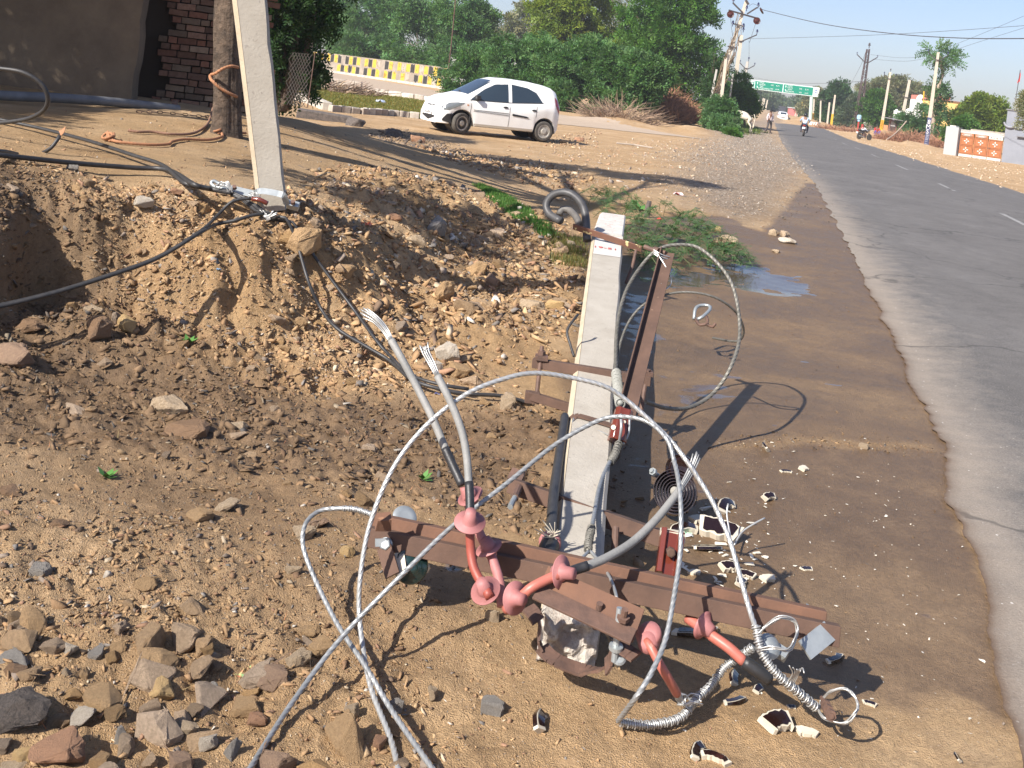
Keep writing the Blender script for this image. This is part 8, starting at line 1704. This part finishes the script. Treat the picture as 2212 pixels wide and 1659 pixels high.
def person(loc, rot, pose, label, shirt, trousers, hair=True, name='person', S=1.0):
    t = thing(name, loc, label, 'person'); Mx = Matrix.Translation(loc) @ Matrix.Rotation(rot, 4, 'Z') @ Matrix.Scale(S, 4); q = {k: Mx @ Vector(v) for k, v in pose.items()}
    rd = dict(pelvis=(.145,.11), spine=(.135,.10), chest=(.165,.11), neck=.055, head0=.072, head1=.098, head2=.075, lsh=.07, rsh=.07, lel=.045, rel=.045, lwr=.032, rwr=.032, lha=.036, rha=.036, lhip=.09, rhip=.09, lkn=.062, rkn=.062, lan=.042, ran=.042, lto=.04, rto=.04)
    E = [('pelvis','spine'),('spine','chest'),('chest','neck'),('neck','head0'),('head0','head1'),('head1','head2'),('chest','lsh'),('lsh','lel'),('lel','lwr'),('lwr','lha'),('chest','rsh'),('rsh','rel'),('rel','rwr'),('rwr','rha'),('pelvis','lhip'),('lhip','lkn'),('lkn','lan'),('lan','lto'),('pelvis','rhip'),('rhip','rkn'),('rkn','ran'),('ran','rto')]
    sc_ = lambda r_, k=1.0: (tuple(x*k*S for x in r_) if isinstance(r_, tuple) else (r_*k*S, r_*k*S))
    nd = {k: (q[k], sc_(rd[k], .92)) for k in q}; bd = skin('body', nd, E, skinm, t)
    sh = ['spine','chest','lsh','lel','rsh','rel','pelvis','lwr','rwr']; e2 = [e for e in E if e[0] in sh and e[1] in sh]
    nd = {k: (q[k] if k not in ('lwr','rwr') else q[k].lerp(q[k[0]+'el'], .15), sc_(rd[k], 1.16)) for k in sh}; skin('shirt', nd, e2, shirt, t)
    tr_ = ['pelvis','lhip','lkn','lan','rhip','rkn','ran']; e3 = [e for e in E if e[0] in tr_ and e[1] in tr_]; nd = {k: (q[k], sc_(rd[k], 1.13 if k[1:] != 'an' else 1.5)) for k in tr_}; skin('trousers', nd, e3, trousers, t)
    for s in 'lr':
        b = MB(); a = q[s+'an']-Vector((0,0,.03)); c = q[s+'to']; dr = (c-a); dr.z = 0; b.bar(a-dr*.25, c+dr*.15, .10*S, .075*S); b.build('shoe', mat('dark_shoe', (.03,.025,.02), .6) if 'dark_shoe' not in bpy.data.materials else bpy.data.materials['dark_shoe'], t, bevel=.02)
    up = (q['head2']-q['head0']).normalized()
    if hair: MB().lathe(q['head1']+up*.02*S-(Mx.to_3x3() @ Vector((0,.02,0))), up, [(-.04*S,.09*S),(0,.108*S),(.05*S,.105*S),(.09*S,.08*S),(.12*S,.03*S)], 14).build('hair', hairm, t, smooth=True)
    b = MB(); fwd = (Mx.to_3x3() @ Vector((0,1,0))).normalized(); hc = q['head1']; b.lathe(hc+fwd*.085*S-up*.01*S, fwd, [(0,.018*S),(.03*S,.008*S)], 8); b.build('nose', skinm, bd)
    return t, q
stand = dict(pelvis=(0,0,.93), spine=(0,0,1.10), chest=(0,0,1.30), neck=(0,.0,1.46), head0=(0,.01,1.52), head1=(0,.02,1.60), head2=(0,.02,1.66), lsh=(-.19,0,1.38), lel=(-.27,-.03,1.12), lwr=(-.22,.10,.92), lha=(-.19,.14,.86), rsh=(.19,0,1.38), rel=(.28,-.02,1.12), rwr=(.27,.06,.88), rha=(.27,.09,.80), lhip=(-.10,0,.88), lkn=(-.14,.03,.48), lan=(-.16,-.02,.08), lto=(-.19,.12,.03), rhip=(.10,0,.88), rkn=(.20,.06,.48), ran=(.33,0,.09), rto=(.40,.14,.03))
g = G(1660,287.5); person((g.x, g.y, 0.0), R(205), stand, 'man in a white shirt and dark trousers standing on the left road edge', mat('white_pink_shirt', (.66,.56,.56), .8), mat('dark_grey_trousers', (.075,.065,.065), .85))
# motorcycles
def motorcycle(loc, rot, label, name='motorcycle', plate=True, paint=None):
    t = thing(name, loc, label, 'motorcycle'); Mx = Matrix.Translation(loc) @ Matrix.Rotation(rot, 4, 'Z'); p = lambda x, y, z: Mx @ Vector((x, y, z)); ax = Mx.to_3x3() @ Vector((0,1,0)); paint = paint or mat('black_bike_paint', (.03,.03,.035), .3, coat=.4)
    for xc, nm in ((.62,'front_wheel'),(-.62,'rear_wheel')):
        w_ = MB(); w_.lathe(p(xc,0,.30)-ax*.05, ax, [(0,.24),(0,.28),(.03,.302),(.07,.302),(.10,.28),(.10,.24),(.05,.235)], 28).build('wheel', tyre, t, smooth=True); 
        r_ = MB(); r_.lathe(p(xc,0,.30)-ax*.03, ax, [(0,.03),(0,.05),(.06,.05),(.06,.03)], 12)
        for q in range(6): a = q*1.047; r_.bar(p(xc,0,.30), p(xc+.23*math.cos(a),0,.30+.23*math.sin(a)), .02, .02, ax)
        r_.build('spokes', galv, t)
    b = MB(); b.tube(crv([p(.30,0,.78),p(.05,0,.86),p(-.15,0,.80)], .05), .13, 12); b.build('fuel_tank', paint, t, smooth='all')
    b = MB(); b.tube(crv([p(-.12,0,.80),p(-.4,0,.80),p(-.78,0,.88)], .05), .10, 10); b.build('seat', blkp, t, smooth='all')
    b = MB(); b.box(p(-.02,0,.42), (.34,.26,.34), Matrix.Rotation(rot, 3, 'Z')); b.build('engine', rust_d, t, bevel=.04)
    b = MB(); b.tube([p(.62,.07,.30), p(.42,.07,.95)], .022, 8); b.tube([p(.62,-.07,.30), p(.42,-.07,.95)], .022, 8); b.tube(crv([p(.30,.36,1.04),p(.40,.16,1.02),p(.42,0,1.0),p(.40,-.16,1.02),p(.30,-.36,1.04)], .05), .016, 8); b.tube([p(.42,0,.95), p(0,0,.55), p(-.35,0,.5), p(-.62,.06,.30)], .022, 8); b.build('frame', blkp, t)
    b = MB(); b.lathe(p(.48,0,.90), Mx.to_3x3() @ Vector((1,0,0)), [(-.08,.05),(0,.085),(.04,.085),(.05,.06)], 14); b.build('headlight', lampg, t, smooth=True)
    b = MB(); b.tube([p(-.1,-.14,.25), p(-.75,-.16,.34)], .045, 10); b.build('exhaust', galv, t)
    b = MB(); b.tube(crv([p(-.35,0,.62),p(-.62,0,.66),p(-.92,0,.52)], .05), .05, 8); b.build('rear_mudguard', paint, t)
    b = MB(); b.box(p(-.88,0,.80), (.07,.20,.09), Matrix.Rotation(rot, 3, 'Z')); b.build('tail_light', redl, t, bevel=.015)
    b = MB(); b.box(p(-.93,0,.62), (.01,.22,.15), Matrix.Rotation(rot, 3, 'Z')); b.build('number_plate', wht, t)
    for s in (1, -1): b = MB(); b.tube([p(.32,s*.26,1.04), p(.30,s*.32,1.18)], .008, 5); b.lathe(p(.30,s*.33,1.20), Mx.to_3x3() @ Vector((-1,0,0)), [(0,.05),(.02,.05)], 10); b.build('mirror', blkp, t)
    return t, p
g = G(1740,297); rr = math.atan2(1,.26)-.06; loc = Vector((g.x, g.y+.6, .05)); motorcycle(loc, rr, 'black motorcycle riding away on the road, white rear plate')
sit = dict(pelvis=(0,-.28,.92), spine=(0,-.24,1.08), chest=(0,-.17,1.28), neck=(0,-.12,1.44), head0=(0,-.11,1.50), head1=(0,-.09,1.58), head2=(0,-.08,1.65), lsh=(-.20,-.16,1.36), lel=(-.34,-.02,1.14), lwr=(-.36,.22,1.07), lha=(-.35,.30,1.06), rsh=(.20,-.16,1.36), rel=(.34,-.02,1.14), rwr=(.36,.22,1.07), rha=(.35,.30,1.06), lhip=(-.12,-.26,.88), lkn=(-.25,.12,.72), lan=(-.22,-.06,.36), lto=(-.22,.08,.30), rhip=(.12,-.26,.88), rkn=(.25,.12,.72), ran=(.22,-.06,.36), rto=(.22,.08,.30))
t, q = person(loc, rr-R(90), sit, 'rider in a light blue shirt and black helmet on the moving motorcycle', mat('light_blue_shirt', (.42,.54,.74), .8), mat('dark_blue_jeans', (.04,.045,.07), .85), hair=False)
MB().lathe(q['head1']-Vector((0,0,.10)), (0,0,1), [(0,.10),(.04,.135),(.12,.15),(.19,.13),(.24,.08),(.265,.02)], 18).build('helmet', mat('black_helmet', (.015,.015,.017), .2, coat=.5), t, smooth=True)
g = G(1866,302); loc = Vector((g.x, g.y, gz(g.x, g.y))); motorcycle(loc, R(25), 'black motorcycle parked on the right verge before the yellow footed pole')
t, q = person(loc+Vector((.05,.25,-.08)), R(25)-R(90), sit, 'small figure in white sitting on the parked motorcycle', mat('white_top', (.66,.68,.74), .8), mat('grey_trousers', (.2,.2,.22), .85), S=.85)
cr = dict(pelvis=(0,0,.30), spine=(0,.03,.45), chest=(0,.06,.62), neck=(0,.08,.76), head0=(0,.09,.81), head1=(0,.10,.89), head2=(0,.10,.95), lsh=(-.18,.06,.68), lel=(-.26,.2,.5), lwr=(-.15,.36,.46), lha=(-.1,.4,.46), rsh=(.18,.06,.68), rel=(.26,.2,.5), rwr=(.15,.36,.46), rha=(.1,.4,.46), lhip=(-.12,.02,.26), lkn=(-.2,.38,.48), lan=(-.16,.2,.08), lto=(-.17,.32,.03), rhip=(.12,.02,.26), rkn=(.2,.38,.48), ran=(.16,.2,.08), rto=(.17,.32,.03))
g = G(1892,294); person((g.x, g.y, gz(g.x, g.y)), R(180), cr, 'person in red top and blue cloth squatting left of the yellow footed pole', mat('red_top', (.45,.04,.035), .8), mat('blue_cloth', (.03,.07,.42), .8), S=1.25)
g = G(1740.5,246); 
t, q = person((G(1688,250).x, 255, hz(255)), rr-R(90), sit, 'tiny far rider in white beyond the white car', wht, mat('dark_far_trousers', (.05,.05,.06), .85)); motorcycle((G(1688,250).x, 255, hz(255)), rr, 'tiny far motorcycle beyond the white car')
def cow(loc, rot, label, S=1.0):
    t = thing('cow', loc, label, 'cow'); Mx = Matrix.Translation(loc) @ Matrix.Rotation(rot, 4, 'Z') @ Matrix.Scale(S, 4); p = lambda x, y, z: Mx @ Vector((x, y, z))
    N_ = dict(rump=(p(-.72,0,1.18),(.24*S,.26*S)), belly=(p(-.15,0,1.08),(.30*S,.34*S)), chest=(p(.45,0,1.12),(.25*S,.36*S)), wither=(p(.62,0,1.30),(.15*S,.22*S)), neck=(p(.90,0,1.25),(.12*S,.18*S)), head=(p(1.15,0,1.15),(.11*S,.12*S)), muzzle=(p(1.42,0,.92),(.07*S,.075*S)))
    Eg = [('rump','belly'),('belly','chest'),('chest','wither'),('wither','neck'),('neck','head'),('head','muzzle')]
    for s, sg in (('l',1),('r',-1)):
        N_['h'+s] = (p(-.74,sg*.17,.92),(.13*S,.12*S)); N_['k'+s] = (p(-.66,sg*.19,.72),(.09*S,.08*S)); N_['o'+s] = (p(-.86,sg*.19,.48),(.05*S,.05*S)); N_['f'+s] = (p(-.80,sg*.19,.06),(.045*S,.045*S)); Eg += [('rump','h'+s),('h'+s,'k'+s),('k'+s,'o'+s),('o'+s,'f'+s)]
        N_['s'+s] = (p(.48,sg*.17,.85),(.11*S,.10*S)); N_['e'+s] = (p(.50,sg*.17,.48),(.06*S,.055*S)); N_['g'+s] = (p(.50+.1*sg,sg*.17,.06),(.045*S,.045*S)); Eg += [('chest','s'+s),('s'+s,'e'+s),('e'+s,'g'+s)]
    cm = bpy.data.materials.get('white_cow_hide') or mat('white_cow_hide', (.68,.62,.50), .85, (.6,.52,.4), 2); skin('body', N_, Eg, cm, t)
    b = MB(); b.tube(crv([p(-.93,0,1.28),p(-1.02,0,1.0),p(-.98,0,.62)], .08), .025, 6); b.lathe(p(-.98,0,.62), (0,0,-1), [(0,.02),(.08,.05),(.2,.02)], 8); b.build('tail', cm, t, smooth=True)
    for sg in (1, -1): b = MB(); b.tube(crv([p(1.08,sg*.06,1.26),p(1.05,sg*.16,1.38),p(1.10,sg*.17,1.52)], .05), [.028,.024,.02,.015,.01,.008,.006,.005,.004][:len(crv([p(1.08,sg*.06,1.26),p(1.05,sg*.16,1.38),p(1.10,sg*.17,1.52)], .05))], 6) if False else b.tube([p(1.08,sg*.06,1.26),p(1.05,sg*.16,1.38),p(1.10,sg*.17,1.52)], [.028,.02,.006], 6); b.build('horn', hairm, t); b = MB(); b.quad(p(1.04,sg*.10,1.22), p(1.00,sg*.24,1.26), p(1.02,sg*.30,1.18), p(1.06,sg*.16,1.14)); b.build('ear', cm, t)
    return t
g = G(1606,287); cow((g.x-.3, g.y+.3, 0), R(150), 'white cow grazing with its rear out of the roadside shrub', 1.0)
g = G(1624,262); cow((g.x-.4, g.y, hz(g.y)), R(120), 'second smaller white cow farther up the verge', .95)
t = thing('far_truck', P(1691,238,360), 'dark far vehicle at the end of the road', 'truck'); d = 360; c = P(1687,238,d); b = MB(); b.box((c.x, d, hz(d)+1.5), (2.2,4,2.2)); b.build('body', mat('dark_truck', (.06,.06,.07), .6), t, bevel=.1)
b = MB(); 
for sx in (-.8,.8): b.lathe((c.x+sx, d-1.6, hz(d)+.45), (1,0,0), [(-.1,.45),(.1,.45)], 12)
b.build('wheel', tyre, t)
# striped hazard stone by the sign post
g = G(1757,270); t = thing('striped_guard_stone', g, 'low white guard stone with rusty stripes beside the sign post', 'guard stone'); d = 140; c = P(1757,269,d); b = MB(); b.box((c.x, d, hz(d)+.3), (1.1,.5,.7)); b.build('block', wht, t, bevel=.08)
b = MB()
for k in range(3): x_ = c.x-.35+k*.3; b.add([(x_, d-.26, hz(d)+.05), (x_+.12, d-.26, hz(d)+.05), (x_+.3, d-.26, hz(d)+.6), (x_+.18, d-.26, hz(d)+.6)], [(0,1,2,3)])
b.build('stripe', mat('rusty_stripe', (.40,.16,.06), .8), t)
# ================================================================== HAZE
HAZE = True
if HAZE:
    x0, x1, y0, y1, z0, z1 = -1150, 1150, -30, 660, -3, 34
    o = MB().box(((x0+x1)/2, (y0+y1)/2, (z0+z1)/2), (x1-x0, y1-y0, z1-z0)).build('haze', None, None)
    m = bpy.data.materials.new('haze_air'); m.use_nodes = True; n = m.node_tree; n.nodes.remove(n.nodes['Principled BSDF'])
    v = n.nodes.new('ShaderNodeVolumePrincipled'); v.inputs['Color'].default_value = (.93,.95,1,1); v.inputs['Density'].default_value = .0007; v.inputs['Anisotropy'].default_value = .25
    n.links.new(v.outputs[0], n.nodes['Material Output'].inputs['Volume']); o.data.materials.append(m); tag(o, kind='stuff')
print('objects', len(bpy.data.objects), 'polys', sum(len(m.polygons) for m in bpy.data.meshes))
